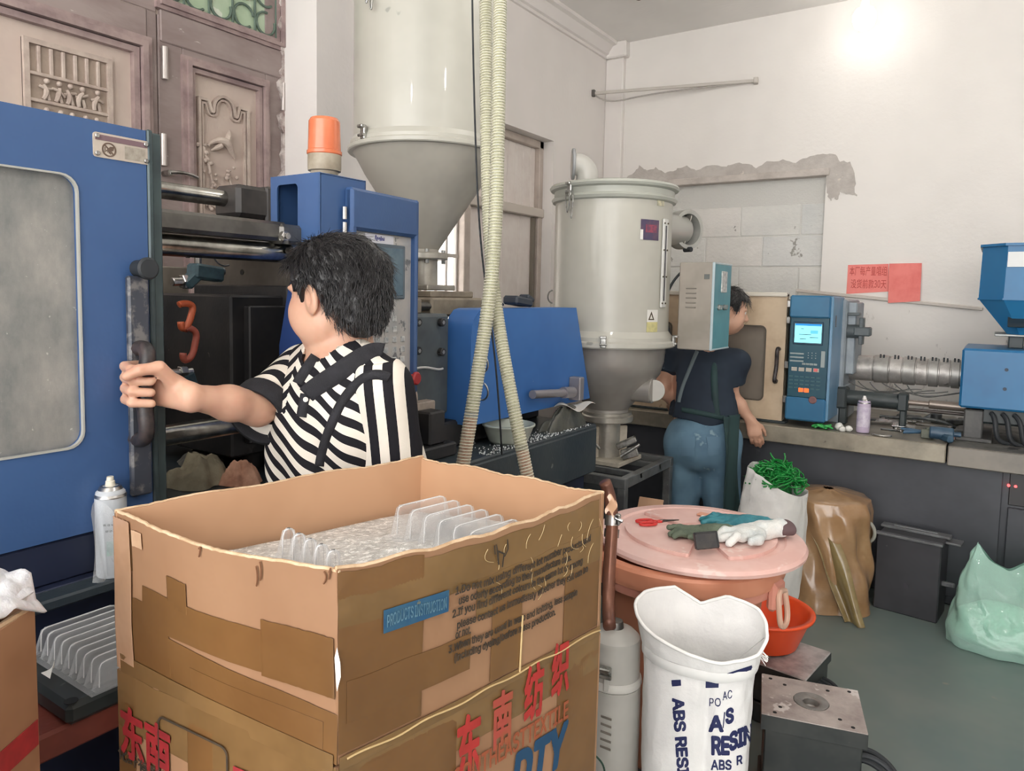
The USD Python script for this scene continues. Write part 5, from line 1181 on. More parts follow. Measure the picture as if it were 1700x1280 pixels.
gbt = thing('plastic_bag', 'large translucent mint-green plastic bag slumped on the floor', 'bag')
gbt.part('film', grid(gbag, 140, 56, 0, cu=True), gbm, True)
q = gb0+ug*Lg*.5+ng*.12
gbt.part('contents', lathe([(0, .005), (.17, .005), (.19, .05), (.16, .12), (.08, .17), (0, .18)], 40, (0, 0, 0)).apply_transform(np.array([[ug[0], ng[0]*.55, 0, q[0]], [ug[1], ng[1]*.55, 0, q[1]], [0, 0, 1, 0], [0, 0, 0, 1.]])), mat('bag_fill', (140, 196, 172), .6, rgb2=(120, 180, 156), scale=9), True)
# brown cartons seen behind the stand
ca = mat('carton_brown', (176, 132, 98), .7, rgb2=(158, 114, 82), scale=5)
q = P(1085, 850, d=3.5)
bxn = thing('carton', 'crumpled brown carton on the floor behind the dryer stand legs', 'carton')
bxn.part('body', obox(V(q[0]+.01, q[1], .20), (1, .15, 0), (0, 1, 0), .14, .14, .40, .006), ca); bxn.part('flap', obox(V(q[0]+.0, q[1]-.05, .44), (1, .1, 0), (0, .6, 1), .12, .10, .006, .002), mat('carton_pale', (206, 164, 132), .7))
# two moulds with hoses, and the orange basin on the far one
mtop = mat('mould_top', (178, 168, 162), .45, .08, rgb2=(142, 130, 126), scale=9, bump=.15, bscale=60, spots=(206, 200, 196), sscale=13, sth=.60)
mside = mat('mould_side', (40, 44, 44), .45, rgb2=(58, 60, 58), scale=7, spots=(84, 88, 82), sscale=18, sth=.7)
ml, mf, mr, mfr = (P(x, y, Z=.30) for x, y in ((1277, 1120), (1250, 1181), (1437, 1148), (1428, 1217)))
um = (mr-ml)+(mfr-mf); um /= np.linalg.norm(um); vm = np.cross(V(0, 0, 1), um); mc = (ml+mf+mr+mfr)/4
Wm, Dm = np.linalg.norm(mr-ml)*1.0, abs((ml-mf)@vm)
mA = thing('mould', 'square steel mould with a round locating ring and black hoses, nearest the picture bottom', 'mould')
mA.part('clamp_plate', prism(sbox(-Wm/2, -Dm/2, Wm/2, Dm/2).difference(Point(0, 0).buffer(.048, quad_segs=10)), mc+V(0, 0, -.045), um, vm, .045), mtop)
mA.part('plate_edge', cat(*[obox(mc+um*(s*(Wm/2+.0005))+V(0, 0, -.024), vm, (0, 0, 1), Dm, .042, .001, .0003) for s in (-1, 1)]+[obox(mc-vm*(Dm/2+.0005)+V(0, 0, -.024), um, (0, 0, 1), Wm, .042, .001, .0003)]), mside)
mA.part('mould_body', cat(obox(mc+V(0, 0, -.115), um, vm, Wm*.93, Dm*.93, .14, .004), obox(mc+V(0, 0, -.225), um, vm, Wm*.93, Dm*.93, .08, .004), obox(mc+V(0, 0, -.28), um, vm, Wm, Dm, .04, .004)), mside)
T = np.eye(4); T[:3, 0], T[:3, 1], T[:3, 3] = um, vm, mc
rgm = lathe([(.020, -.02), (.022, -.003), (.030, .0015), (.047, .0015), (.047, -.045), (.0, -.046), (.008, -.030), (.020, -.02)], 40); rgm.apply_transform(T)
mA.part('locating_ring', rgm, mat('ring_steel', (150, 146, 142), .35, .5, rgb2=(120, 116, 112), scale=14))
for x, y in ((-.07, .06), (.05, .07), (-.085, -.055), (.07, -.06), (-.11, .08), (.11, .085), (-.1, -.085), (.1, -.085)):
    x, y = x*Wm/.27, y*Dm/.2; mA.part('bolt_hole', cyl(mc+um*x+vm*y+V(0, 0, -.001), mc+um*x+vm*y+V(0, 0, .0006), .0055, 12), mat('hole_black', ()))
for k in range(3):
    s0 = mc+um*(Wm/2-.005)-vm*(.02-.03*k)+V(0, 0, -.12-.05*(k == 2)); mA.part('water_hose', tube([s0, s0+um*.05+V(0, 0, -.005), s0+um*.10-vm*.05+V(0, 0, -.04), s0+um*.085-vm*.11+V(0, 0, -.06), s0+um*.01-vm*.09+V(0, 0, -.055-.02*k)], .008, 10), mat('black_rubber', ()))
mA.part('hose_drop', tube([mc+um*(Wm/2)-vm*.06+V(0, 0, -.18), mc+um*(Wm/2+.06)-vm*.09+V(0, 0, -.20), mc+um*(Wm/2+.09)-vm*.11+V(0, 0, -.25), mc+um*(Wm/2+.10)-vm*.13+V(0, 0, -.292)], .008, 10), mat('black_rubber', ()))
mA.part('side_port', obox(mc+um*(Wm/2-.02)-vm*(Dm/2-.01)+V(0, 0, -.24), um, vm, .05, .04, .07, .004), mat('port_pale', (168, 166, 150), .5))
q2 = [P(x, y, Z=.215) for x, y in ((1380, 1081), (1338, 1128), (1330, 1068))]
u2 = (q2[1]-q2[0]); u2[2] = 0; D2_ = np.linalg.norm(q2[1]-q2[0]); v2 = u2/D2_; u2 = np.cross(v2, V(0, 0, 1)); W2_ = .25; m2c = (q2[0]+q2[1])/2+(-u2 if (q2[2]-q2[0])@u2 < 0 else u2)*W2_/2
mB = thing('mould', 'dark steel mould block under the orange basin', 'mould')
mB.part('clamp_plate', obox(m2c+V(0, 0, -.02), u2, v2, W2_, D2_, .035, .003), mat('mould_top_2', (186, 182, 180), .4, .1, rgb2=(110, 104, 104), scale=8, bump=.1))
mB.part('mould_body', cat(obox(m2c+V(0, 0, -.0215), u2, v2, W2_+.002, D2_+.002, .030, .001), obox(m2c+V(0, 0, -.087), u2, v2, W2_*.95, D2_*.95, .10, .004), obox(m2c+V(0, 0, -.18), u2, v2, W2_*.95, D2_*.95, .07, .004)), mside)
sgn = 1 if (q2[0]-m2c)@u2 > 0 else -1
for k in range(3):
    s0 = q2[1]*.4+q2[0]*.6-u2*sgn*.02+V(0, 0, -.08)-v2*.02*k; mB.part('water_hose', tube([s0, s0+V(.06, -.02, -.005), s0+V(.11, -.06-.01*k, -.045), s0+V(.10+.02*k, -.10, -.10), s0+V(.12, -.14, -.125)], .008, 10), mat('black_rubber', ()))
bq = P(1268, 1012, Z=.335); bzc = .217
bs = thing('basin', 'bright orange plastic basin standing on a dark mould', 'basin')
bs.part('bowl', lathe([(0, 0), (.108, 0), (.118, .006), (.158, .112), (.172, .116), (.174, .124), (.168, .128), (.150, .122), (.112, .012), (0, .010)], 56, (bq[0], bq[1], bzc)), mat('basin_orange', (236, 88, 40), .35, rgb2=(228, 78, 34), scale=4), True)
# ================================================================== people
def unit(v):
    v = np.asarray(v, float); return v/np.linalg.norm(v)


def rotz(v, deg):
    a = math.radians(deg); return V(v[0]*math.cos(a)-v[1]*math.sin(a), v[0]*math.sin(a)+v[1]*math.cos(a), v[2])


def seen_point(px, py, mesh, lift=.0):
    """The point of a mesh nearest the camera along the line through a point of the picture."""
    q = np.asarray(mesh.vertices)-CAM; z = q@fw; d = np.hypot(PX+F*(q@rt)/z-px, PY-F*(q@up)/z-py); near = d < max(4., np.sort(d)[6]+.5)
    i = np.where(near)[0][np.argmin(z[near])]; return np.asarray(mesh.vertices)[i]+lift*unit(CAM-np.asarray(mesh.vertices)[i])


def add_head(Fd, H, f, s=1.0, nod=0., detail=True):
    """Skull, jaw, nose, lips, cheeks and ears around H, facing f; returns the head's axes."""
    f = unit(f); l = np.cross(V(0, 0, 1), f); a = math.radians(nod); x = f*math.cos(a)-V(0, 0, 1)*math.sin(a); z = f*math.sin(a)+V(0, 0, 1)*math.cos(a); R = np.stack([x, l, z], 1)
    T = lambda *p: H+R@(V(*p)*s)
    Fd.ell(T(-.012, 0, .026), V(.096, .075, .080)*s, R, .01)
    Fd.ell(T(.030, 0, -.025), V(.066, .064, .088)*s, R, .03)
    Fd.ell(T(.040, 0, -.078), V(.044, .046, .034)*s, R, .03)
    for e in (-1, 1):
        Fd.ell(T(.054, .040*e, -.032), V(.034, .030, .036)*s, R, .02)
        Fd.ell(T(.020, .052*e, -.055), V(.045, .022, .034)*s, R, .03)
        Fd.ell(T(.080, .032*e, .022), V(.012, .022, .009)*s, R, .012)
        Fd.ell(T(-.006, .078*e, -.010), V(.020, .009, .032)*s, R@np.array([[.97, .22*e, 0], [-.22*e, .97, 0], [0, 0, 1]]), .006)
        Fd.ell(T(-.002, .086*e, -.008), V(.009, .006, .017)*s, R, .004, cut=True)
        Fd.ell(T(.098, .032*e, .008), V(.010, .017, .008)*s, R, .008, cut=True)
    Fd.cone(T(.090, 0, .010), T(.108, 0, -.026), .008*s, .013*s, .012)
    for e in (-1, 1):
        Fd.ell(T(.100, .011*e, -.030), V(.010, .008, .008)*s, R, .006)
    Fd.ell(T(.092, 0, -.056), V(.012, .024, .007)*s, R, .006); Fd.ell(T(.090, 0, -.069), V(.011, .021, .007)*s, R, .006)
    return T, R


def add_body(Fd, J, s=1.0):
    c = Fd.cone; up_ = V(0, 0, 1)
    l = unit(J['SL']-J['SR']); C = (J['SL']+J['SR'])/2; Hp = (J['HL']+J['HR'])/2; ax = unit(C-Hp); f = unit(np.cross(l, ax)); R = np.stack([f, l, ax], 1)
    L = np.linalg.norm(C-Hp)
    Fd.ell(C-ax*.10+f*.005, V(.108, .155, .155)*s, R, .05); Fd.ell(C-ax*.24+f*.012, V(.108, .138, .15)*s, R, .06); Fd.ell(Hp+ax*.06, V(.112, .158, .125)*s, R, .06)
    Fd.ell(Hp-ax*.03-f*.03, V(.105, .155, .10)*s, R, .05)
    for e in ('L', 'R'):
        sg = 1 if e == 'L' else -1
        c(C+ax*.035+l*sg*.03, J['S'+e]+ax*.0, .052*s, .050*s, .05); c(J['S'+e], J['E'+e], .047*s, .037*s, .03); c(J['E'+e], J['E'+e]*.55+J['W'+e]*.45, .038*s, .035*s, .02); c(J['E'+e]*.55+J['W'+e]*.45, J['W'+e], .035*s, .0245*s, .02)
        c(J['H'+e], J['K'+e], .088*s, .056*s, .05); c(J['K'+e], J['K'+e]*.65+J['A'+e]*.35-f*.012, .055*s, .056*s, .03); c(J['K'+e]*.65+J['A'+e]*.35-f*.012, J['A'+e], .055*s, .036*s, .03)
        c(J['A'+e], J['A'+e]+f*.03-up_*.045, .036*s, .032, .02); c(J['A'+e]-f*.03-up_*.045, J['A'+e]+f*.15-up_*.052, .034*s, .024*s, .02)
    c(C+ax*.02, J['N'], .066*s, .056*s, .04); c(J['N'], J['H0'], .056*s, .055*s, .02)
    return R, C, Hp


def relaxed_hand(Fd, W, d, n, s=1.0):
    """A slightly curled hand from wrist W along d, palm facing n."""
    d = unit(d); n = unit(n-d*(n@d)); w = np.cross(d, n); K = []
    for i in range(4):
        k = W+d*(.082-.006*abs(i-1))*s+w*(.027-.018*i)*s; K.append(k); Fd.cone(W+w*(.012-.008*i)*s, k, .015*s, .012*s, .012)
        p, dd, L = k, d, (.040, .045, .042, .033)[i]*s
        for q, b in ((1., 22), (.65, 30), (.5, 22)):
            a = math.radians(b); dd = unit(dd*math.cos(a)+n*math.sin(a)); p2 = p+dd*L*q; Fd.cone(p, p2, .0092*s, .0082*s, .003); p = p2
    t0 = W+d*.02*s+w*.018*s; t1 = t0+unit(d+w*.9+n*.5)*.04*s; t2 = t1+unit(d*1.2+w*.3+n*.4)*.032*s; t3 = t2+unit(d+n*.4)*.026*s
    Fd.cone(t0, t1, .0145*s, .0115*s, .01); Fd.cone(t1, t2, .011*s, .010*s, .004); Fd.cone(t2, t3, .0098*s, .008*s, .004)


def make_hair(H, T, R, s, lo, hi, cut_fn, h=.0035, amp=.012, seed=1):
    Fd = Field(lo, hi, h)
    Fd.ell(T(-.020, 0, .030), V(.106, .088, .088)*s, R, .02); Fd.ell(T(-.004, 0, .052), V(.104, .084, .070)*s, R, .03); Fd.ell(T(-.062, 0, -.030), V(.054, .062, .066)*s, R, .03)

    def shape(g, f):
        q = ((g-H)@R)/s; n_ = meshkit.fbm(q*V(38, 38, 30), 3, seed)-.5; n2 = meshkit.noise(q*V(95, 95, 60), seed+3)-.5
        return cut_fn(q, f-amp*2*n_*np.clip((q[..., 2]+.10)*9, .2, 1)-amp*.7*n2)
    Fd.where(shape); return Fd.mesh(1)


def strands(mesh, H, R, s, n, length, seed, width=.0011, keep=None):
    rg = np.random.default_rng(seed); v, f, nn = meshkit.arrays(mesh, True); idx = rg.integers(0, len(v), n*3); q = ((v[idx]-H)@R)/s
    ok = (q[:, 2] > -.09) & ((nn[idx]*unit(R@V(0, 0, 1))).sum(1) > -.55); ok &= keep(q) if keep else True
    idx = idx[ok][:n]; p = v[idx]; no = nn[idx]; q = ((p-H)@R)/s
    flow = np.stack([q[:, 0]*.2+.25*np.sin(q[:, 1]*40+q[:, 2]*25), q[:, 1]*3+.2*np.sin(q[:, 0]*33), -1.0+q[:, 2]*7], 1)@R.T; flow -= no*(flow*no).sum(1)[:, None]*.8; flow /= np.linalg.norm(flow, axis=1, keepdims=True)
    L = length*(rg.uniform(.5, 1.3, len(p))*(1+.5*(q[:, 2] > .06)))[:, None]; j = rg.normal(0, .35, (len(p), 3)); P0 = p-no*.004; P1 = p+no*.004+flow*L*.35; P2 = P1+(flow+no*.16+j*.4)*L*.4; P3 = P2+(flow+no*.05+j*.8)*L*.35
    return np.stack([P0, P1, P2, P3], 1), [width, width, width*.8, width*.3]


skin = mat('skin', (212, 168, 144), .45, rgb2=(202, 154, 130), scale=9, subsurface_weight=.15, subsurface_scale=.006)
hair_m = mat('black_hair', (26, 25, 27), .38, rgb2=(38, 36, 38), scale=40, specular_ior_level=.6)
hair_c = mat('hair_strand', (34, 32, 34), .34, specular_ior_level=.7)
n = {'uv': ('attribute', {'attribute': 'st'}), 'sx': ('separate_xyz', {}), 'fr': ('math', {'math_type': 'fraction'}), 'lt': ('math', {'math_type': 'less_than', 'value2': .5}), 'tc': ('texture_coordinate', {}), 'n1': ('noise_texture', {'scale': 300., 'detail': 2.}),
     'b': ('bump', {'strength': .2, 'distance': .002}), 'mx': ('mix_color', {'a': S(30, 29, 34), 'b': S(226, 218, 206)}), 'p': ('principled_bsdf', {'roughness': .8, 'specular_ior_level': .2})}
n['uv'] = ('uvmap', {'attribute': 'st'})
stripe_m = usdkit.material(stage, '/World/Looks/striped_knit', n, [('uv.UV', 'sx.vector'), ('sx.x', 'fr.value1'), ('fr.value', 'lt.value1'), ('lt.value', 'mx.fac'), ('mx.result', 'p.base_color'), ('tc.object', 'n1.vector'), ('n1.fac', 'b.height'), ('b.normal', 'p.normal')], surface='p.BSDF')
trim_m = mat('black_knit', (27, 27, 32), .8, rgb2=(36, 36, 42), scale=30, bump=.2, bscale=300)

# ------------------------------------------------------------------ the woman at the guard door
HD = V(P(241, 640, X=-1.372)[0], P(241, 640, X=-1.372)[1], P(241, 640, X=-1.372)[2])
ft = unit(V(-.197, -.98, 0)); lt = np.cross(V(0, 0, 1), ft)
C = P(566, 622, d=1.64); H = P(557, 490, d=1.63); fh = unit(V(-.995, -.10, 0))
d_ = unit(-r0+V(0, 0, .10)); away = unit(np.cross(d_, V(0, 0, 1))*-1); away = away if away@fw > 0 else -away
Wr = HD-d_*.082+away*.014-V(0, 0, .014)
SR, SL = C-lt*.162+V(0, 0, -.01), C+lt*.158+V(0, 0, -.012)
mid = (SR+Wr)/2; L1, L2 = .245, .235; dist = np.linalg.norm(Wr-SR)
off = math.sqrt(max(.0004, ((L1+L2)/2)**2-(dist/2)**2)); ER = mid+V(.25, .0, -.97)*min(off, .055)
J = dict(SL=SL, SR=SR, N=C+V(0, 0, .075)-ft*.012, H0=H-fh*.012-V(0, 0, .045), ER=ER, WR=Wr, EL=SL+V(.022, .035, -.265), WL=SL+V(-.01, -.07, -.485))
Hp = V(C[0]+.0, C[1]+.01, .86)
J.update(HL=Hp+lt*.085, HR=Hp-lt*.085)
for e, sg in (('L', 1), ('R', -1)):
    J['K'+e] = Hp+lt*sg*.10+ft*.02+V(0, 0, -.40); J['A'+e] = Hp+lt*sg*.105-ft*.01+V(0, 0, -.775)
Fd = Field((min(Wr[0], HD[0])-.15, HD[1]-.12, -.02), (C[0]+.32, C[1]+.30, 1.62), .0042)
add_body(Fd, J); T, R = add_head(Fd, H, fh, 1.06, 6.)
relaxed_hand(Fd, J['WL'], V(-.1, -.25, -1), -lt)
tw = -away
for i in range(4):
    zz = V(0, 0, .034-.0215*i); pts = []
    for ph, r_ in ((-58, .043), (8, .036), (72, .033), (138, .029)):
        a = math.radians(ph); pts.append(HD+zz+d_*r_*math.cos(a)+tw*r_*math.sin(a))
    Fd.cone(Wr+V(0, 0, .012-.009*i), pts[0], .0155, .0125, .014)
    for k, (a, b) in enumerate(zip(pts, pts[1:])):
        Fd.cone(a, b, .0108-.0008*k, .0100-.0008*k, .003)
t0 = Wr*.62+(HD+away*.01)*.38+V(0, 0, .018); t1 = HD+tw*.020-d_*.038+V(0, 0, .042); t2 = HD+tw*.042-d_*.012+V(0, 0, .036); t3 = HD+tw*.046+d_*.012+V(0, 0, .022)
Fd.cone(t0, t1, .016, .0130, .012); Fd.cone(t1, t2, .0125, .0112, .004); Fd.cone(t2, t3, .0110, .0090, .004)
wm = Fd.mesh(2)
wom = thing('person', 'person with short black hair and a black-and-white striped polo shirt gripping the guard door handle', 'person')
wom.part('body', wm, skin, True)
for e in (-1, 1):
    eye = trimesh.creation.icosphere(3, .0125); eye.apply_translation(T(.079, .031*e, .004)); wom.part('eye', eye, mat('eye_white', (228, 222, 214), .2))
    pu = trimesh.creation.icosphere(2, .0062); pu.apply_translation(T(.0862, .032*e, .004)); wom.part('iris', pu, mat('eye_dark', (36, 24, 18), .15))
    wom.part('eyebrow', tube([T(.090, .016*e, .024), T(.092, .032*e, .030), T(.080, .050*e, .026)], [.003, .004, .002], 6), hair_m)


def cut_w(q, f):
    x, y, z = q[..., 0], q[..., 1], q[..., 2]; ay = np.abs(y)
    face = np.maximum.reduce([.050-x, z-.062])       # negative inside the face window
    side = np.maximum.reduce([.030-x, z-.010]); s3 = np.maximum(.010-x, z+.030); side = np.minimum(side, s3)
    ear = (np.sqrt(((x+.004)/.025)**2+((z+.012)/.034)**2)-1)*.022; ear = np.maximum(ear, .066-ay)
    low = np.maximum(z-(-.088+np.clip(-x-.03, 0, .06)*-.35), -1)
    f = np.maximum(f, -face); f = np.maximum(f, -side); f = np.maximum(f, -ear); f = np.maximum(f, -.108-z-.05*np.clip(-x-.05, 0, .05))
    return np.maximum(f, np.where(z < -.02, .2*(x+.02)+(-.02-z)*.18*0+np.maximum(0, x+.022), -1))


hm = make_hair(H, T, R, 1.06, H-V(.19, .19, .16), H+V(.19, .19, .20), cut_w, .0032, .010, 3)
hr = wom.part('hair', hm, hair_m, True)
st, wd = strands(hm, H, R, 1.06, 5200, .022, 5, keep=lambda q: ((q[:, 2] > .075) | (q[:, 0] < .018)) & ((np.hypot((q[:, 0]+.004)/.03, (q[:, 2]+.012)/.04) > 1) | (np.abs(q[:, 1]) < .05)) & (q[:, 2] > -.08))
hs_ = hr.part('hair_strands', None, hair_c, kind='stuff'); hs_.curves = (st, wd)
# shirt: torso, two sleeves, black collar, placket, cuffs and armhole bands
Fs = Field((C[0]-.34, C[1]-.30, .74), (C[0]+.34, C[1]+.32, 1.42), .0045)
Rt = np.stack([ft, lt, V(0, 0, 1)], 1)
Fs.ell(C-V(0, 0, .10)+ft*.01, V(.128, .178, .165), Rt, .05); Fs.ell(C-V(0, 0, .24)+ft*.016, V(.130, .168, .17), Rt, .07); Fs.ell(C-V(0, 0, .40)+ft*.01, V(.135, .178, .20), Rt, .07)
for sg, sh in ((1, SL), (-1, SR)):
    Fs.cone(C+V(0, 0, .042)+lt*sg*.03, sh+V(0, 0, .006), .054, .060, .05)
ax_n = unit(J['N']-C)


def cut_s(g, f):
    q = (g-C)@Rt; rad = np.hypot(q[..., 0]-.012, q[..., 1]); neck = np.maximum(rad-(.070+.25*np.maximum(0, q[..., 0])*np.clip(.08-q[..., 2], 0, .1)*3), -(q[..., 2]-(.055-.9*np.clip(q[..., 0], 0, .1)))*.7)
    fold = .005*np.sin(q[..., 1]*38+q[..., 2]*22+np.sin(q[..., 0]*20)*1.2)*np.clip((.02-q[..., 2])*8, 0, 1)+.010*(meshkit.noise(q*V(9, 9, 6), 2)-.5)
    return np.maximum.reduce([f+fold, -neck, .76-g[..., 2]])


Fs.where(cut_s); shm = Fs.mesh(2); q = (np.asarray(shm.vertices)-C)
xr = q@r0; per = .036
s_t = (q[:, 2]+.62*xr+.004*np.sin(xr*70+q[:, 2]*9))/per; far = (xr < -.095) & (q[:, 2] > -.075)
s_t = np.where(far, (q[:, 2]-.95*(xr+.090)+.62*-.090)/per, s_t)
sh = wom.part('shirt', shm, stripe_m, True, uv=np.stack([s_t, 0*s_t], 1))


def sleeve(S0, E0, t1, r0_, r1_, seed, per_):
    d = unit(E0-S0); L = np.linalg.norm(E0-S0)*t1; e = S0+d*L; lo, hi = np.minimum(S0, e)-.12, np.maximum(S0, e)+.12; Fl = Field(lo, hi, .0042)
    Fl.cone(S0+V(0, 0, .002), e+d*.05, r0_, r1_, .02)

    def ct(g, f):
        q = g-S0; t = q@d; n_ = meshkit.noise(q*V(16, 16, 10)+seed, seed)-.5
        return np.maximum.reduce([f+.012*n_, t-L, -(t+.055)])
    Fl.where(ct); m_ = Fl.mesh(2); q = np.asarray(m_.vertices)-S0; return m_, q, d, e


m_, q, d, e = sleeve(SL, J['EL'], .98, .066, .078, 4, .05)
s_ = (q@r0+.10*q[:, 2])/.040+.1
s1 = sh.part('sleeve', m_, stripe_m, True, uv=np.stack([s_, 0*s_], 1))
mR, q, d, e = sleeve(SR, ER+V(0, 0, -.015), .93, .066, .068, 7, .05)
w2 = unit(np.cross(d, V(0, 0, 1))); s_ = (q@d*.8+q@np.cross(w2, d)*.55)/.040+.3
s2 = sh.part('sleeve', mR, stripe_m, True, uv=np.stack([s_, 0*s_], 1))
s2.part('cuff', cat(lathe([(.064, -.022), (.074, -.022), (.074, .022), (.064, .022), (.062, 0), (.064, -.022)], 36).apply_transform(np.array([[*np.r_[frame(d)[0][0], frame(d)[1][0], d[0], e[0]]], [frame(d)[0][1], frame(d)[1][1], d[1], e[1]], [frame(d)[0][2], frame(d)[1][2], d[2], e[2]], [0, 0, 0, 1.]]))), trim_m, True)


def band(pts, w, t, host, lift):
    P_ = spline([seen_point(x, y, host, lift) for x, y in pts], 40); tg = np.gradient(P_, axis=0); to = CAM-P_; sd = np.cross(tg, to); sd /= np.linalg.norm(sd, axis=1, keepdims=True); to = to/np.linalg.norm(to, axis=1, keepdims=True)
    g = P_[:, None]+sd[:, None]*(np.linspace(-.5, .5, 5)[None, :, None]*w)-to[:, None]*((np.linspace(-1, 1, 5)**2)[None, :, None]*.006); return sheet(g, t)


both = cat(shm, m_)
sh.part('armhole_band', band([(645, 624), (632, 620), (610, 624), (590, 638), (569, 664), (552, 700), (540, 735), (529, 775)], .018, .003, both, .004), trim_m, True)
# collar
NB = C+V(0, 0, .052)+ft*.008
th = np.linspace(math.radians(14), math.radians(346), 60)


def collar(u, v):
    a = math.radians(10)+u*math.radians(340); c_ = np.cos(a); fr = ((1+c_)/2)**2
    ri = .066+.006*fr+.052*v*(1+.35*fr); z = .040-.088*fr-.048*v*(1+.5*fr)+.016*np.sin(np.pi*np.clip(v*1.4, 0, 1))
    return NB+(ri*c_)[..., None]*ft*1.05+(ri*np.sin(a))[..., None]*lt+z[..., None]*V(0, 0, 1)


nk = cat(shm, wm)
sh.part('collar', band([(636, 584), (622, 583), (606, 589), (580, 604), (548, 626), (524, 644), (509, 656)], .042, .004, nk, .013), trim_m, True); sh.part('collar', band([(524, 590), (513, 605), (503, 620), (494, 636)], .024, .004, nk, .010), trim_m, True)
tip = NB+ft*.085+V(0, 0, -.075)
q = sh.part('placket', band([(507, 652), (503, 672), (500, 692)], .020, .004, shm, .008), trim_m, True)
q.part('button', (lambda c: cyl(c, c+unit(CAM-c)*.004, .0055, 12))(seen_point(505, 664, shm, .010)), mat('button_white', (214, 210, 204), .4))
# trousers and shoes, out of sight behind the carton
Ft = Field((Hp[0]-.25, Hp[1]-.26, .05), (Hp[0]+.25, Hp[1]+.22, 1.0), .008)
Ft.ell(Hp+V(0, 0, .02), V(.125, .172, .14), Rt, .05)
for e in 'LR':
    Ft.cone(J['H'+e], J['K'+e], .100, .072, .04); Ft.cone(J['K'+e], J['A'+e]+V(0, 0, .02), .072, .062, .03)
Ft.where(lambda g, f: np.maximum.reduce([f, .09-g[..., 2], g[..., 2]-.95]))
wom.part('trousers', Ft.mesh(2), mat('dark_trousers', (44, 46, 56), .8), True)
for e in 'LR':
    a = J['A'+e]; fs = Field(a-V(.14, .24, .12), a+V(.14, .14, .06), .006); fs.cone(a-ft*.04+V(0, 0, -.045), a+ft*.14+V(0, 0, -.05), .042, .036, .02); fs.cone(a, a+V(0, 0, -.04), .046, .046, .03); fs.where(lambda g, f: np.maximum(f, .003-g[..., 2])); wom.part('shoe', fs.mesh(1), mat('shoe_dark', (52, 48, 50), .6), True)

# ------------------------------------------------------------------ the worker at the back machine
dm = 3.74
fm_ = unit(V(-.10, .99, 0)); lm = np.cross(V(0, 0, 1), fm_)
C = P(1166, 596, d=dm+.03); Hp = P(1167, 735, d=dm-.03); H = P(1207, 515, d=dm+.02); fh = unit(V(.86, .50, 0))
SR, SL = C-lm*.175+V(0, 0, -.005), C+lm*.175+V(0, 0, -.005)
J = dict(SL=SL, SR=SR, N=C+V(.03, .0, .085), H0=H-fh*.015-V(0, 0, .05), ER=P(1212, 652, d=dm+.02), WR=P(1246, 698, d=dm+.02), EL=P(1098, 640, d=dm+.05), WL=P(1116, 668, d=dm+.12))
J.update(HL=Hp+lm*.09, HR=Hp-lm*.09)
for e, sg in (('L', 1), ('R', -1)):
    J['K'+e] = Hp+lm*sg*.105+fm_*.02+V(0, 0, -.39); J['A'+e] = V(Hp[0]+lm[0]*sg*.12, Hp[1]+lm[1]*sg*.12, .085)
Fd = Field((C[0]-.45, C[1]-.30, -.01), (C[0]+.45, C[1]+.45, 1.62), .0065)
add_body(Fd, J); T, R = add_head(Fd, H, fh, 1.0, 12.)
relaxed_hand(Fd, J['WR'], V(.35, .1, -1), V(-.4, .9, 0)); relaxed_hand(Fd, J['WL'], V(.1, .9, -.3), V(0, 0, -1.))
man = thing('person', 'person in navy T-shirt and blue jeans working at the back machine with back turned', 'person')
man.part('body', Fd.mesh(2), mat('skin_2', (206, 162, 138), .5, rgb2=(196, 150, 126), scale=9), True)
for e in (-1, 1):
    eye = trimesh.creation.icosphere(2, .0125); eye.apply_translation(T(.079, .031*e, .004)); man.part('eye', eye, mat('eye_white', ()))
    pu = trimesh.creation.icosphere(2, .0062); pu.apply_translation(T(.0862, .032*e, .004)); man.part('iris', pu, mat('eye_dark', ()))


def cut_m(q, f):
    x, y, z = q[..., 0], q[..., 1], q[..., 2]; ay = np.abs(y)
    face = np.maximum.reduce([.045-x, z-.062]); side = np.maximum.reduce([.006-x, z-(-.0)]); ear = np.maximum((np.sqrt(((x+.004)/.025)**2+((z+.012)/.034)**2)-1)*.022, .066-ay)
    return np.maximum.reduce([f, -face, -side, -ear, -.085-z, np.where(z < -.02, np.maximum(0, x+.022), -1)])


hm = make_hair(H, T, R, .97, H-V(.19, .19, .16), H+V(.19, .19, .20), cut_m, .005, .006, 8)
hr = man.part('hair', hm, hair_m, True); st, wd = strands(hm, H, R, .97, 1200, .028, 9, .0014); hs_ = hr.part('hair_strands', None, hair_c, kind='stuff'); hs_.curves = (st, wd)
navy = mat('navy_cotton', (36, 48, 62), .85, rgb2=(28, 38, 52), scale=5)
Rm = np.stack([fm_, lm, V(0, 0, 1)], 1); ax = unit(C-Hp)
Fs = Field((C[0]-.40, C[1]-.30, .72), (C[0]+.42, C[1]+.36, 1.50), .0065)
Fs.ell(C-ax*.10, V(.128, .178, .165), Rm, .05); Fs.ell(C-ax*.24, V(.126, .162, .17), Rm, .06); Fs.ell(Hp+ax*.12, V(.128, .172, .14), Rm, .06)
for e, sh_ in (('L', SL), ('R', SR)):
    sg = 1 if e == 'L' else -1; Fs.cone(C+ax*.035+lm*sg*.03, sh_, .058, .064, .05); Fs.cone(sh_, sh_*.3+J['E'+e]*.7, .064, .062, .03)
    dd = unit(J['E'+e]-sh_); Ls = np.linalg.norm(J['E'+e]-sh_)*.62

    def ct(g, f, sh_=sh_, dd=dd, Ls=Ls):
        t = (g-sh_)@dd; rad = np.linalg.norm((g-sh_)-t[..., None]*dd, axis=-1); return np.maximum(f, np.where((rad < .095) & (t > Ls-.03), t-Ls, -1))
    Fs.where(ct)
zh = P(1165, 692, d=dm)[2]
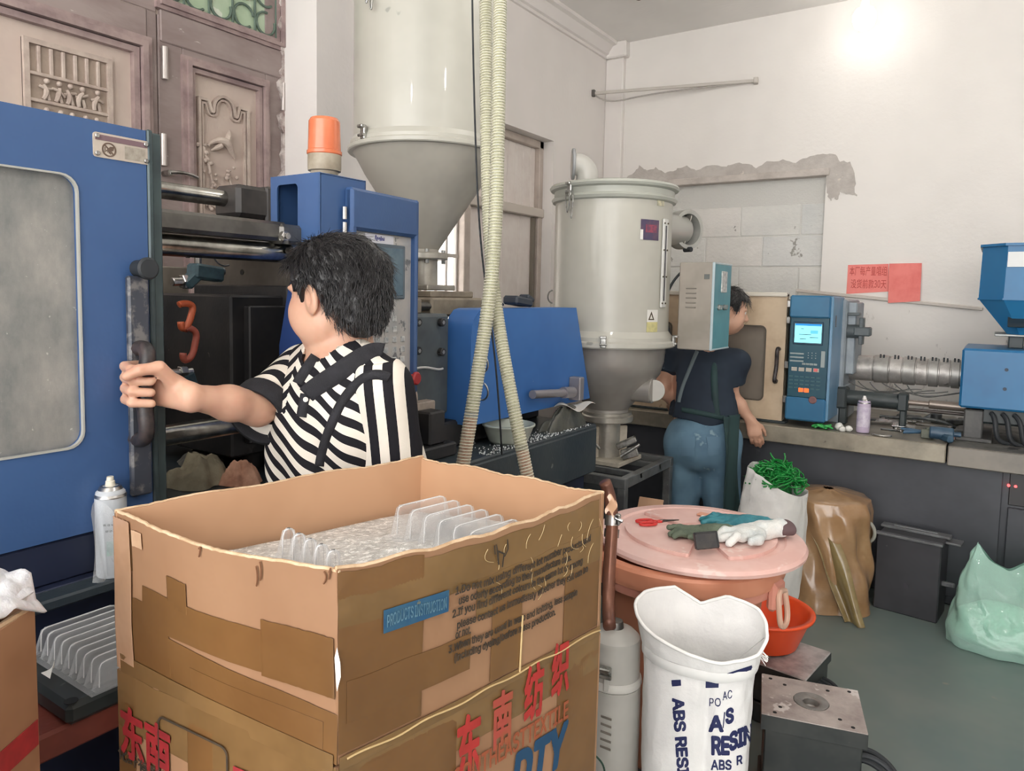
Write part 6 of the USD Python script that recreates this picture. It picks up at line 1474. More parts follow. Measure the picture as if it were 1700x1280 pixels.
Fs.where(lambda g, f: np.maximum.reduce([f+.014*(meshkit.noise(g*V(10, 10, 7), 6)-.5), zh-g[..., 2]+.03*np.exp(-(((g-Hp)@r0)/.05)**2)*-1+.0, np.minimum(.072-np.hypot(*(np.moveaxis((g-J['N'])@Rm, -1, 0)[:2])), g[..., 2]-(C[2]+.040))]))
msh = Fs.mesh(2); ts = man.part('t_shirt', msh, navy, True)
Ft = Field((Hp[0]-.30, Hp[1]-.26, .0), (Hp[0]+.30, Hp[1]+.26, 1.0), .0065)
Ft.ell(Hp+V(0, 0, .03), V(.134, .182, .14), Rm, .05); Ft.ell(Hp-V(0, 0, .02)-fm_*.045, V(.112, .170, .12), Rm, .05)
for e in 'LR':
    Ft.cone(J['H'+e], J['K'+e], .108, .082, .03); Ft.cone(J['K'+e], J['A'+e]+V(0, 0, .0), .082, .070, .03)
Ft.where(lambda g, f: np.maximum.reduce([f+.016*(meshkit.noise(g*V(14, 14, 9), 3)-.5), .04-g[..., 2], g[..., 2]-(zh+.004)]))
jm = Ft.mesh(2); jn = man.part('jeans', jm, mat('jeans_blue', (104, 136, 156), .8, rgb2=(84, 114, 136), scale=4.5, spots=(134, 160, 172), sscale=9, sth=.66), True)


def plaque(px0, px1, py0, py1, host, t, lift):
    g = np.array([[seen_point(x, y, host, lift) for y in np.linspace(py0, py1, 5)] for x in np.linspace(px0, px1, 5)]); return sheet(g, t)


dnm = mat('jeans_pocket', (94, 124, 145), .8)
jn.part('pocket', plaque(1128, 1152, 722, 758, jm, .003, .003), dnm); jn.part('pocket', plaque(1172, 1196, 722, 758, jm, .003, .003), dnm)
ap = mat('dark_green_apron', (40, 66, 66), .75, rgb2=(32, 54, 56), scale=6)
apn = man.part('apron', grid(lambda u, v: (P(1213, 690, d=dm-.21)*(1-v)[..., None]+P(1215, 858, d=dm-.22)*v[..., None])+(u-.5)[..., None]*(.05*r0+.12*fm_)+(.012*np.sin(u*9+v*4))[..., None]*r0, 16, 24, .004), ap, True)
apn.part('waist_tie', band([(1128, 679), (1150, 684), (1180, 690), (1206, 694)], .022, .003, msh, .006), ap, True); apn.part('neck_strap', band([(1157, 580), (1148, 600), (1138, 622), (1130, 645), (1124, 668)], .016, .003, msh, .006), mat('strap_grey', (96, 108, 112), .7), True)
apn.part('shoulder_strap', band([(1180, 578), (1182, 620), (1186, 660), (1192, 690)], .030, .003, msh, .006), ap, True)
for e in 'LR':
    a = J['A'+e]; fs = Field(a-V(.2, .2, .10), a+V(.2, .26, .06), .007); fs.cone(V(a[0], a[1], .04)-fm_*.04, V(a[0], a[1], .036)+fm_*.15, .042, .036, .02); fs.cone(a, V(a[0], a[1], .04), .046, .046, .03); fs.where(lambda g, f: np.maximum(f, .002-g[..., 2])); man.part('shoe', fs.mesh(1), mat('shoe_maroon', (96, 44, 50), .6), True)
# ================================================================== the big taped carton in front
card = mat('cardboard', (158, 121, 91), .62, rgb2=(144, 107, 78), scale=2.5, bump=.08, bscale=40, spots=(140, 100, 66), sscale=4, sth=.70, stretch=(1, 1, .6))
card_in = mat('cardboard_inside', (200, 158, 124), .72, rgb2=(188, 146, 112), scale=2.2, spots=(172, 126, 92), sscale=6, sth=.74)
tape = mat('brown_tape', (122, 88, 52), .26, rgb2=(106, 74, 42), scale=3, bump=.12, bscale=24, coat_weight=.5, coat_roughness=.2)
tape2 = mat('olive_tape', (128, 99, 63), .24, rgb2=(108, 82, 50), scale=5, bump=.22, bscale=18, coat_weight=.6, coat_roughness=.12)
fray = mat('frayed_paper', (214, 186, 154), .85, rgb2=(190, 158, 124), scale=30, bump=.4)
Zr = 1.12
CN, CL, CR, CF = (P(x, y, Z=Zr) for x, y in ((561, 944), (190, 843), (1003, 814), (700, 756)))
Zs = Zr-.245                                    # the seam between the cut upper carton and the lower one
rgc = np.random.default_rng(21)


def carton_wall(A, B, z0, z1, top=lambda u: 0*u, bow=.0, thick=.006, nu=44, nv=10, seed=0, n_out=None):
    """One cardboard wall from A to B; top(u) lowers its cut edge, bow pushes its middle outward."""
    d = B-A; n = n_out
    def f(u, v):
        e = z1-top(u)-.0011*np.abs(np.interp(u*60, np.arange(61), rgc.normal(0, 1, 61)))
        z = z0+(e-z0)*v; b = bow*np.sin(np.pi*u)*(.35+.65*v)+.003*(meshkit.noise(np.stack([u*5, v*3, u*0+seed], -1), seed)-.5)
        p = A+u[..., None]*d+b[..., None]*n; p[..., 2] = z; return p
    return f


walls = {}
bigc = thing('carton', 'large taped brown textile carton filled with clear plastic trays, its top cut open', 'carton')
cen = (CN+CL+CR+CF)/4
def outn(A, B):
    d = B-A; n_ = unit(np.cross(d, V(0, 0, 1))); return n_ if n_@((A+B)/2-cen) > 0 else -n_


cut = {'front_left': lambda u: .004+.010*np.sin(np.pi*u)**2+.0*u, 'front_right': lambda u: .006*np.sin(np.pi*u)+.004*np.sin(u*17)**2, 'back_left': lambda u: .004*np.sin(u*8)**2, 'back_right': lambda u: .003+.004*np.sin(u*9)**2}
W_ = {}
for nm, A, B in (('front_left', CL, CN), ('front_right', CN, CR), ('back_left', CF, CL), ('back_right', CR, CF)):
    n_ = outn(A, B); f = carton_wall(A, B, Zs, Zr, cut[nm], .012 if 'front' in nm else .004, seed=len(W_), n_out=n_); W_[nm] = (f, n_)
    p = f(*np.meshgrid(np.linspace(0, 1, 60), np.linspace(0, 1, 10), indexing='ij'))
    bigc.part('wall', sheet(p-n_*.0005, 0 if False else .0055) if np.cross(p[1, 0]-p[0, 0], p[0, 1]-p[0, 0])@n_ > 0 else sheet(p[::-1], .0055), card)
    q_ = p-n_*.0075; bigc.part('wall_lining', sheet(q_) if True else None, card_in)
    e = p[:, -1]-n_*.003; bigc.part('cut_edge', tube(e+V(0, 0, -.0005), .0029, 6, raw=True), fray)
LW = [CL, CN, CR, CF]
low = thing('carton', 'lower taped brown textile carton that carries the open one', 'carton')
for A, B in zip(LW, LW[1:]+LW[:1]):
    n_ = outn(A, B); f = carton_wall(A+0*n_, B, .004, Zs-.004, bow=.006, seed=9, n_out=n_); W_['low'+str(len(W_))] = (f, n_)
    p = f(*np.meshgrid(np.linspace(0, 1, 40), np.linspace(0, 1, 14), indexing='ij'))
    low.part('wall', sheet(p, .0055) if np.cross(p[1, 0]-p[0, 0], p[0, 1]-p[0, 0])@n_ > 0 else sheet(p[::-1], .0055), card)
lowk = [k for k in W_ if k.startswith('low')]
shrink = [cen+(c-cen)*.97 for c in LW]
low.part('lid', hull([V(c[0], c[1], z) for c in shrink for z in (Zs-.012, Zs-.006)]), card)


def strip(owner, wall, u0, u1, v0, v1, m, name='tape_strip', lift=.0012, skew=0., nu=24, nv=4, thick=.0006):
    f, n_ = W_[wall]
    u, v = np.meshgrid(np.linspace(u0, u1, nu), np.linspace(0, 1, nv), indexing='ij'); vv = v0+(v1-v0)*v+skew*(u-u0)/(u1-u0); p = f(u, vv)+n_*lift
    k = np.cross(p[1, 0]-p[0, 0], p[0, 1]-p[0, 0])@n_ > 0; return owner.part(name, sheet(p if k else p[::-1], thick), m, True)


def print_on(owner, wall, shape, u0, v0, m, name='print', slant=0., lift=.0036, sub=.012):
    """Flat print: the 2D shape (metres, origin at u0, v0) follows the carton wall."""
    f, n_ = W_[wall]; A, B = f(V(0.), V(.5))[0], f(V(1.), V(.5))[0]; L = np.linalg.norm((B-A)[:2]); c0, c1 = f(V(.5), V(0.))[0][2], f(V(.5), V(1.))[0][2]; Hh = c1-c0
    m_ = prism(shape, (0, 0, 0), (1, 0, 0), (0, 1, 0), .0004); v = np.array(m_.vertices); uu, vv = u0+v[:, 0]/L, v0+v[:, 1]/Hh
    m_.vertices = smooth_wall(wall, uu, vv)+n_*(lift+v[:, 2:3]); return owner.part(name, m_, m)


def smooth_wall(wall, u, v):
    f, n_ = W_[wall]; g = f(*np.meshgrid(np.linspace(0, 1, 41), np.array([0., .9]), indexing='ij')); lo_ = np.stack([np.interp(u, np.linspace(0, 1, 41), g[:, 0, i]) for i in range(3)], -1); hi_ = np.stack([np.interp(u, np.linspace(0, 1, 41), g[:, 1, i]) for i in range(3)], -1)
    return lo_+(hi_-lo_)*(v/.9)[:, None]


FL, FR, LFL, LFR = 'front_left', 'front_right', lowk[0], lowk[1]
# left face: broad tape bands, pale gaps left bare
for a in ((.16, .98, .36, .60, 0), (.10, .30, .05, .50, 0), (.18, 1.0, .10, .36, -.10), (.30, .40, .55, .74, 0), (.72, .99, .34, .66, 0), (.40, .95, .02, .22, -.02), (.02, .10, .66, .90, 0)):
    strip(bigc, FL, *a[:4], tape, skew=a[4], lift=.0010+.0003*rgc.integers(0, 4))
strip(bigc, FL, .0, .10, .0, .97, mat('clear_tape', (190, 152, 122), .2, rgb2=(176, 138, 108), scale=8, bump=.2, bscale=20, coat_weight=.5), lift=.003)
strip(bigc, FL, .02, .99, -.02, .10, tape2, skew=-.05, lift=.0032)
strip(bigc, FL, .11, .17, .83, .93, mat('torn_tape', (210, 176, 144), .4, rgb2=(196, 160, 128), scale=20), lift=.002)
# right face
for a in ((.0, .97, .70, .96, .0), (.0, .24, .05, .98, 0), (.48, .60, .05, .55, 0), (.02, .40, .20, .42, 0), (.80, .98, .05, .60, 0), (.42, .98, .50, .74, .03)):
    strip(bigc, FR, *a[:4], tape2 if a[2] > .4 else tape, skew=a[4], lift=.0010+.0003*rgc.integers(0, 4))
strip(bigc, FR, .0, .99, -.03, .04, tape2, lift=.0030)
for k in range(22):
    u = rgc.uniform(.45, .99); v = rgc.uniform(.55, .95); l_ = rgc.uniform(.01, .05); f, n_ = W_[FR]; uu = np.clip([u, u+l_*rgc.uniform(-.6, .6), u+l_*rgc.uniform(-.8, .8)], 0, .99); vv = [v, v-l_*1.2, v-l_*2.6]
    bigc.part('tape_wrinkle', tube(np.stack([f(V(a_), V(b_))[0]+n_*.0026 for a_, b_ in zip(uu, vv)]), .0006, 5, m=8), mat('tape_wrinkle', (192, 166, 122), .2, coat_weight=.5), True)
# print on the right face
ink_b = mat('print_black', (52, 44, 36), .7, rgb2=(74, 60, 46), scale=50); ink_bl = mat('print_blue', (34, 78, 112), .6, rgb2=(48, 88, 112), scale=40, spots=(128, 118, 80), sscale=60, sth=.66); ink_r = mat('print_red', (172, 48, 44), .65, rgb2=(152, 44, 38), scale=30); ink_br = mat('print_redbrown', (150, 78, 48), .65)
f, n_ = W_[FR]
def uv_at(px, py, wall):
    """Wall coordinates of a point of the picture."""
    f, n_ = W_[wall]; A = f(V(0.), V(.5))[0]; B = f(V(1.), V(.5))[0]; v = P(px, py, d=1.)-CAM; nn = V(n_[0], n_[1], 0); t = ((A-CAM)@nn)/(v@nn); q = CAM+t*v
    d = (B-A)[:2]; return ((q-A)[:2]@d)/(d@d), (q[2]-f(V(.5), V(0.))[0][2])/(f(V(.5), V(1.))[0][2]-f(V(.5), V(0.))[0][2])


Lfr = np.linalg.norm((CR-CN)[:2])
lines = [('1.Do not mix using different lot number products and', 746, 987, 975), ('use oderly according to their manufacture date.', 752, 1003, 942), ('2.If you find different colours in the same lot or among', 742, 1024, 962), ('please contact us immediately whether they still can be', 750, 1042, 972), ('or not.', 748, 1058, 775), ('3.When they are used in warp and knitting, less sample', 737, 1082, 955), ('(including dyeing)before mass production.', 746, 1097, 918)]
for t, px, py, pe_ in lines:
    u, v = uv_at(px, py, FR); g = glyphs(t, .0105, 'inter', 2, 64)
    g = affinity.scale(g, (uv_at(pe_, 950, FR)[0]-u)*Lfr/g.bounds[2], 1, origin=(0, 0)); print_on(bigc, FR, g, u, v, ink_b, 'lettering')
u, v = uv_at(632, 1053, FR); u2, v2 = uv_at(736, 1017, FR); Hh = .245
bw_, bh_ = (u2-u)*Lfr, .030
print_on(bigc, FR, sbox(0, 0, bw_, bh_), u, v+.0, ink_bl, 'blue_band', lift=.0038); g = glyphs('PRODUCTS INSTRUCTION', .013, 'inter', 1, 64); g = affinity.scale(g, bw_*.92/g.bounds[2], 1.15, origin=(0, 0)); print_on(bigc, FR, affinity.translate(g, bw_*.04, bh_*.24), u, v, mat('band_letters', (92, 128, 146), .6, rgb2=(66, 102, 124), scale=60), 'lettering', lift=.0046)
u, v = uv_at(812, 935, FR); print_on(bigc, FR, unary_union([LineString([(0, .03), (.006, .0), (.004, .02), (.016, .012), (.014, -.006)]).buffer(.0011), LineString([(-.004, .030), (-.002, .018)]).buffer(.001), LineString([(.022, .03), (.024, .016), (.018, .008)]).buffer(.001)]), u, v, ink_b, 'pen_mark')
# print on the lower carton
Hl = Zs-.008
for ch, px, py, h_ in (('东', 748, 1290, .058), ('南', 808, 1236, .052), ('纺', 862, 1190, .054), ('织', 908, 1150, .054)):
    u, v = uv_at(px, py, LFR); g = glyphs(ch, h_, 'cjk', 3); g = affinity.scale(g, .62, 1.25, origin=(0, 0)); print_on(low, LFR, g, u, v, ink_r if ch != '南' else mat('print_red_faded', (164, 70, 58), .65, rgb2=(150, 84, 54), scale=26), 'lettering')
u, v = uv_at(745, 1318, LFR); u2, v2 = uv_at(938, 1196, LFR); g = glyphs('SOUTHEASTTEXTILE', .026, 'inter', 2); g = affinity.scale(g, (u2-u)*Lfr/g.bounds[2], 1.1, origin=(0, 0)); print_on(low, LFR, g, u, v+.01, ink_br, 'lettering')
u, v = uv_at(838, 1330, LFR); u2, _ = uv_at(932, 1240, LFR); g = glyphs('DTY', .062, 'inter', 6); g = affinity.skew(affinity.scale(g, (u2-u)*Lfr/g.bounds[2], 1.0, origin=(0, 0)), 8, 0, origin=(0, 0)); print_on(low, LFR, g, u, v+.008, mat('print_navy', (30, 68, 100), .6), 'lettering')
u, v = uv_at(203, 1238, LFL); g = glyphs('东南', .060, 'cjk', 3); g = affinity.scale(g, .78, 1.0, origin=(0, 0)); print_on(low, LFL, g, u, v, mat('print_crimson', (160, 40, 44), .6, rgb2=(134, 36, 40), scale=30), 'lettering')
u, v = uv_at(200, 1252, LFL); g = glyphs('化纤有限', .016, 'cjk', 2); print_on(low, LFL, affinity.scale(g, 1.2, 1, origin=(0, 0)), u, v, ink_b, 'lettering')
u, v = uv_at(272, 1290, LFL); print_on(low, LFL, rr(.15, .14, .014, .075, .03).difference(rr(.144, .134, .012, .075, .03)), u, v, ink_b, 'frame_line')
u, v = uv_at(396, 1290, LFL); print_on(low, LFL, sbox(0, -.02, .045, .022), u, v, mat('print_crimson', ()), 'red_block')
for a in ((.0, 1.0, .90, 1.0, LFL), (.0, .10, .3, .95, LFL), (.38, .50, .3, .97, LFL), (.62, 1., .55, .9, LFL), (.0, .36, .6, .99, LFR), (.0, .99, .93, 1.0, LFR), (.78, .99, .3, .97, LFR)):
    strip(low, a[4], *a[:4], tape if a[2] < .9 else tape2, lift=.0010)
# crushed corner tear with white filler showing, twine at the seam
c_ = CN+unit(V(CN[0]-cen[0], CN[1]-cen[1], 0))*.004
bigc.part('corner_tear', hull([c_+V(0, 0, -.095), c_+V(0, 0, -.150)]+[c_+rt*x_+V(0, 0, z_) for x_, z_ in ((-.003, -.108), (.004, -.115), (.0045, -.132), (-.001, -.142))]+[c_-V(0, 0, .12)+unit(cen-c_)*.006]), mat('filler_white', (232, 228, 218), .6))
low.part('corner_tear', hull([c_+V(0, 0, -.262), c_+V(0, 0, -.30)]+[c_+rt*x_+V(0, 0, z_) for x_, z_ in ((-.005, -.275), (.005, -.285))]+[c_-V(0, 0, .28)+unit(cen-c_)*.006]), mat('filler_white', ()))
for px, py in ((345, 905), (436, 955), (442, 948), (548, 955), (540, 962)):
    u, v = uv_at(px, py, FL); f, n_ = W_[FL]; bigc.part('paper_tear', tube([f(V(u), V(min(v+.05, .99)))[0]+n_*.002, f(V(u+.004), V(v))[0]+n_*.002, f(V(u-.001), V(v-.06))[0]+n_*.002], .0011, 5), mat('tear_dark', (112, 74, 48), .8))
bigc.part('twine', tube([smooth_wall(FR, V(u_), V(.0))[0]+W_[FR][1]*.004+V(0, 0, .004+.002*math.sin(u_*30)) for u_ in np.linspace(.02, .99, 14)], .0013, 6), mat('twine', (196, 168, 120), .6)); bigc.part('twine', tube([smooth_wall(FR, V(.60), V(v_))[0]+W_[FR][1]*.004 for v_ in np.linspace(0.02, .40, 5)], .0016, 6), mat('twine', ()))
q = CR+V(.004, .004, -.012); bigc.part('tape_end', grid(lambda u, v: np.stack([q[0]+.012*u+.004*np.sin(v*6), q[1]+.008*u, q[2]-.03*v+.006*np.sin(u*5)], -1), 8, 10, .001), mat('clear_tape', ()))

# contents: a foam sheet and clear trays with raised ribs
foam = mat('foam_sheet', (206, 204, 200), .45, rgb2=(176, 174, 170), scale=60, lo=.4, hi=.6, bump=.5, bscale=130, spots=(238, 236, 232), sscale=90, sth=.55)
def quad(u, v):
    return (CN*((1-u)*(1-v))[..., None]+CR*(u*(1-v))[..., None]+CF*(u*v)[..., None]+CL*((1-u)*v)[..., None])


def fo(u, v):
    uu, vv = .04+.92*u, .03+.92*v; p = quad(uu, vv); p[..., 2] = Zr-.055-.040*vv-.012*uu+.020*(meshkit.fbm(np.stack([uu*4, vv*4, uu*0], -1), 3, 4)-.5)+.018*np.exp(-((uu-.15)/.2)**2-((vv-.12)/.2)**2); return p


fsheet = solo('foam_wrap', grid(fo, 50, 50, .004), foam, 'grey-white foam wrap lying on the trays inside the open carton', 'foam wrap', smooth=True)
pet = clear('clear_tray', (226, 228, 230), .88, .06, rim=.34)
pet_e = mat('tray_edge', (236, 236, 236), .15, alpha=.7)


def rib(a, b, w, h, n=7):
    """A raised hollow rib of thin clear plastic from a to b."""
    d = unit(b-a); s_ = np.cross(V(0, 0, 1), d); s_ /= np.linalg.norm(s_); L = np.linalg.norm(b-a); prof = [(-w/2-.003, 0), (-w/2, .003), (-w*.36, h*.90), (-w*.22, h), (w*.22, h), (w*.36, h*.90), (w/2, .003), (w/2+.003, 0)]
    ts = [(0, .0), (.012/L, .94), (.02/L, 1), (1-.02/L, 1), (1-.012/L, .94), (1, 0)]; p = np.array([[a+d*L*t+s_*x*(.85+.15*k)+V(0, 0, z*(k if k else .02)) for x, z in prof] for t, k in ts]); return sheet(p)


def rib_edges(a, b, w, h):
    d = unit(b-a); s_ = unit(np.cross(V(0, 0, 1), d)); z = V(0, 0, 1); return cat(tube([a+d*.010+z*.003, a+d*.011+z*h*.80, a+d*.014+z*h*.95, a+d*.022+z*h, b-d*.022+z*h, b-d*.014+z*h*.95, b-d*.011+z*h*.80, b-d*.010+z*.003], .0012, 5, raw=True), tube([a+d*.018+s_*w*.3+z*h*.97, b-d*.018+s_*w*.3+z*h*.97], .0008, 5))


def tray(label, o, ud, vd, L, W, n, w, h, group=None):
    """A clear blister tray: a thin base sheet with n ribs along ud."""
    t = thing('clear_tray', label, 'tray', group); ud = unit(ud); vd = unit(vd-ud*(vd@ud)); nz = np.cross(ud, vd); nz = nz if nz[2] > 0 else -nz
    t.part('base', sheet(np.array([[o+ud*L*i+vd*W*j for j in (0, .5, 1)] for i in (0, .5, 1)])), pet)
    for k in range(n):
        a = o+vd*W*((k+.5)/n)+ud*.008+V(0, 0, .001); b = o+vd*W*((k+.5)/n)+ud*(L-.008)+V(0, 0, .001); r = t.part('rib', rib(a, b, w, h), pet, True); r.part('rib_edge', rib_edges(a, b, w, h), pet_e, True)
    return t


ue = unit(CR-CN); ve = unit(CL-CN); uf = unit(V(.55, .84, 0))
lf = P(640, 884, Z=Zr-.085)
tray('clear ribbed plastic tray standing proud at the far end inside the open carton', P(634, 890, Z=Zr-.078), unit(CR-CN), unit(CN-CL), .14, .25, 7, .019, .050)
tray('clear ribbed plastic tray poking out at the near cut corner of the open carton', quad(V(.085), V(.42))[0]*V(1, 1, 0)+V(0, 0, Zr-.046), unit(CR-CN), unit(CN-CL), .055, .142, 5, .015, .048)

# ================================================================== lower left: red bench, carton with foam, trays on a black plate
redw = mat('red_wood', (126, 62, 50), .55, rgb2=(104, 50, 42), scale=5, bump=.1, spots=(150, 90, 74), sscale=14, sth=.7)
tz = .775
bn = thing('bench', 'low red-brown wooden bench carrying the black plate of clear trays', 'bench')
e_ = P(50, 1232, Z=tz); bx1 = float(e_[0])
bn.part('top', box(-1.345, bx1, .40, .80, tz-.045, tz, .005), redw)
for x in (-1.33, bx1-.06):
    for y in (.41, .74):
        bn.part('leg', box(x, x+.045, y, y+.045, 0, tz-.04, .004), redw)
pb0 = V(-1.34, .26, tz)
pk_ = mat('black_plate', (50, 54, 54), .4, rgb2=(40, 44, 44), scale=8, spots=(84, 88, 86), sscale=20, sth=.7)
plt = thing('support_plate', 'thick black plate with a bolt hole under the clear trays', 'plate')
plt.part('plate', box(-1.35, float(P(112, 1174, Z=tz+.036)[0]), float(P(112, 1174, Z=tz+.036)[1]), .84, tz+.001, tz+.036, .008), pk_)
hh = P(118, 1164, Z=tz+.036); plt.part('bolt_hole', cyl(V(hh[0], hh[1], tz+.0362), V(hh[0], hh[1], tz+.037), .010, 16), mat('hole_black', ()))
to = P(152, 1158, Z=tz+.04); tray('clear tray of long ribs on the black plate, nearer of two', V(-1.345, to[1]+.0, tz+.040), V(0, 1, 0), V(1, 0, 0), .165, to[0]+1.345, 9, .014, .042)
tray('clear tray of long ribs on the black plate, farther of two', V(-1.345, to[1]+.17, tz+.040), V(0, 1, 0), V(1, 0, 0), .15, to[0]+1.345, 9, .014, .042)
solo('paper_scrap', grid(lambda u, v: np.stack([P(68, 1115, Z=tz+.05)[0]+.03*u*(1-v), P(68, 1115, Z=tz+.05)[1]+.02*v, tz+.048+.012*u*v+0*v], -1), 5, 5, .0008), mat('paper_white', ()), 'small white paper scrap at the edge of the clear tray', 'scrap')
lc0, lc1 = P(60, 1010, d=1.0), P(-60, 1010, d=.80)
lx1 = P(58, 1100, d=.96); cA = V(lx1[0], lx1[1], 0); dx_, dy_ = V(.55, -.835, 0), V(-.835, -.55, 0)
topz = P(60, 1003, d=.96)[2]
lc = thing('carton', 'small scuffed brown carton with white foam sheets sticking out, at the picture edge', 'carton')
ctr = cA+dx_*.10+dy_*.11
for k, (o_, a_, l_) in enumerate(((cA+dx_*.10, dx_, .20), (cA+dy_*.11, dy_, .22), (cA+dy_*.22+dx_*.10, dx_, .20), (cA+dx_*.20+dy_*.11, dy_, .22))):
    lc.part('wall', obox(o_+V(0, 0, topz/2+.02), a_, (0, 0, 1), l_, topz-.04, .007, .002), mat('carton_scuffed', (160, 120, 90), .6, rgb2=(136, 98, 70), scale=4, spots=(110, 76, 54), sscale=9, sth=.68)); lc.part('cut_edge', tube([o_-a_*l_/2+V(0, 0, topz), o_+V(0, 0, topz+.002), o_+a_*l_/2+V(0, 0, topz)], .004, 6), fray)
lc.part('red_band', obox(cA+dx_*.10-dy_*.0045+V(0, 0, P(40, 1240, d=.93)[2]), dx_, (0, 0, 1), .19, .035, .0012, .0003), mat('print_crimson', ())); lc.part('red_band', obox(cA+dy_*.11-dx_*.0045+V(0, 0, P(40, 1240, d=.93)[2]), dy_, (0, 0, 1), .21, .035, .0012, .0003), mat('print_crimson', ()))
lc.part('floor', box(ctr[0]-.07, ctr[0]+.07, ctr[1]-.07, ctr[1]+.07, 0, .03, .002), card)
fw_m = mat('white_foam', (236, 234, 238), .5, rgb2=(222, 220, 226), scale=30, bump=.3, bscale=90, subsurface_weight=.1, subsurface_scale=.01)
for k, (lb, (x0_, x1_, h0_)) in enumerate((('white foam sheet bulging from the small carton at the picture edge', (-.0, .22, .055)), ('folded white foam sheet hanging over the corner of the small carton', (-.01, .10, .035)))):
    solo('foam_sheet', grid(lambda u, v: (cA+V(0, 0, topz))+(x0_+(x1_-x0_)*u)[..., None]*dx_+(-.008*(k == 1)+.20*v*(1-.5*k))[..., None]*dy_+((h0_*np.sin(np.pi*np.clip(v*1.1+.1, 0, 1))*(.7+.6*meshkit.noise(np.stack([u*6, v*5, u*0+k], -1), 3))+.004-.03*k*(v < .15)*np.clip(1-u*2, 0, 1)))[..., None]*V(0, 0, 1), 26, 22, .004), fw_m, lb, 'foam sheet', smooth=True)
solo('foam_block', obox(cA+dx_*.10+dy_*.10+V(0, 0, topz-.035), dx_, dy_, .16, .14, .06, .012), foam, 'block of grey bubble foam inside the small carton at the picture edge', 'foam')
solo('scrap_carton', cat(obox(V(-1.24, .60, .16), (1, .3, 0), (-.3, 1, 0), .14, .18, .30, .006)), mat('carton_dim', (150, 118, 90), .7, rgb2=(132, 100, 76), scale=6), 'brown scrap carton on the floor under the red bench', 'carton')
q = P(187, 966, X=-1.392)
sx = spray('tall white spray can standing on the machine ledge by the caution label', -1.392, q[1], .8935, .192, .0275, mat('can_white', (196, 200, 204), .35, rgb2=(178, 184, 190), scale=5), mat('nozzle_cream', (222, 216, 200), .4))
sx.part('can_print', cat(*[obox((-1.392+.0279*math.cos(a), q[1]+.0279*math.sin(a), .8935+z_), (-math.sin(a), math.cos(a), 0), (0, 0, 1), .005, .004, .0008, .0002) for a, z_ in [(math.radians(-50+7*k), .105-.012*(k % 2)) for k in range(9)]]), mat('print_dark', (84, 92, 98), .5), kind='stuff')
sx.part('label_patch', grid(lambda u, v: np.stack([-1.392+.0280*np.cos(np.radians(-45+45*u)), q[1]+.0280*np.sin(np.radians(-45+45*u)), .8935+.045+.028*v], -1), 10, 2, .0005), mat('label_pale', (176, 196, 188), .5, rgb2=(150, 176, 176), scale=40))
sb = P(176, 830, X=-1.365)
solo('film_scrap', grid(lambda u, v: np.stack([-1.362+.012*np.sin(u*7+v*3), sb[1]-.03+.055*u, .90+.13*v+.02*np.sin(u*5)*v], -1), 16, 14), clear('clear_film', (226, 228, 230), .78, .12, .4, 30.), 'crumpled clear film hanging beside the white spray can', 'film', smooth=True)

# ------------------------------------------------------------------ things on the beds of the blue machine
BZ = .9055


def rag(label, c, w_, d_, h_, m, seed, name='rag', catg='rag'):
    """A crumpled cloth: a closed heap with ridged folds."""
    c = V(*c)

    def f(u, v):
        a = 2*np.pi*u; e = np.stack([np.cos(a)*1.3+seed, np.sin(a)*1.3, 0*a], -1); rim = 1+.55*(meshkit.noise(e*1.6, seed)-.5); r_ = (1-v)*rim; x, y = r_*np.cos(a), r_*np.sin(a)
        q = np.stack([x*2.3+seed, y*2.3, 0*x], -1); q = q+.5*meshkit.noise(q*1.4, seed+1)[..., None]; ridge = 1-np.abs(2*meshkit.noise(q, seed+2)-1); r2 = 1-np.abs(2*meshkit.noise(q*2.3, seed+3)-1)
        z = h_*np.clip((1-(1-v)**2.4), 0, 1)*(.35+.75*ridge+.22*r2)
        return c+np.stack([x*w_, y*d_, z+.001], -1)
    return solo(name, grid(f, 72, 26, .0015, cu=True), m, label, catg, smooth=True)


q = P(330, 800, Z=BZ); rag('crumpled khaki cloth on the machine bed in front of the mould', (q[0], q[1], BZ), .085, .085, .07, mat('khaki_cloth', (176, 168, 144), .85, rgb2=(140, 132, 112), scale=9, bump=.3), 3)
q = P(392, 795, Z=BZ+.01); rag('crumpled peach cloth beside the khaki one on the machine bed', (q[0]+.02, q[1], BZ), .055, .05, .055, mat('peach_cloth', (226, 176, 148), .85, rgb2=(178, 126, 102), scale=12), 7)
q = P(345, 755, Z=BZ+.03); rag('dark grey cloth under the mould at the back of the bed', (q[0]-.05, q[1], BZ), .075, .07, .03, mat('grey_cloth', (130, 128, 122), .85, rgb2=(92, 90, 86), scale=12), 12)
q = P(418, 775, Z=BZ); t = thing('grease_pot', 'black round grease pot with a grey lid on the machine bed beside the person', 'pot')
t.part('pot', lathe([(0, 0), (.030, 0), (.032, .045), (.034, .05), (0, .05)], 28, (q[0], q[1], BZ+.001)), blk_m); t.part('lid', lathe([(0, .05), (.034, .05), (.034, .056), (.012, .060), (.010, .075), (0, .076)], 28, (q[0], q[1], BZ+.001)), mat('lid_dull', (112, 112, 114), .4, .3))
q = P(838, 728, X=-1.46); t = thing('basin', 'pale grey plastic washbasin standing on the blue machine bed behind the hoses', 'basin')
t.part('bowl', lathe([(0, 0), (.066, 0), (.074, .012), (.092, .060), (.098, .064), (.098, .070), (.090, .072), (.070, .014), (0, .010)], 44, (-1.458, q[1]+.02, BZ+.001)), mat('basin_grey', (176, 182, 172), .35, rgb2=(158, 166, 156), scale=4), True)
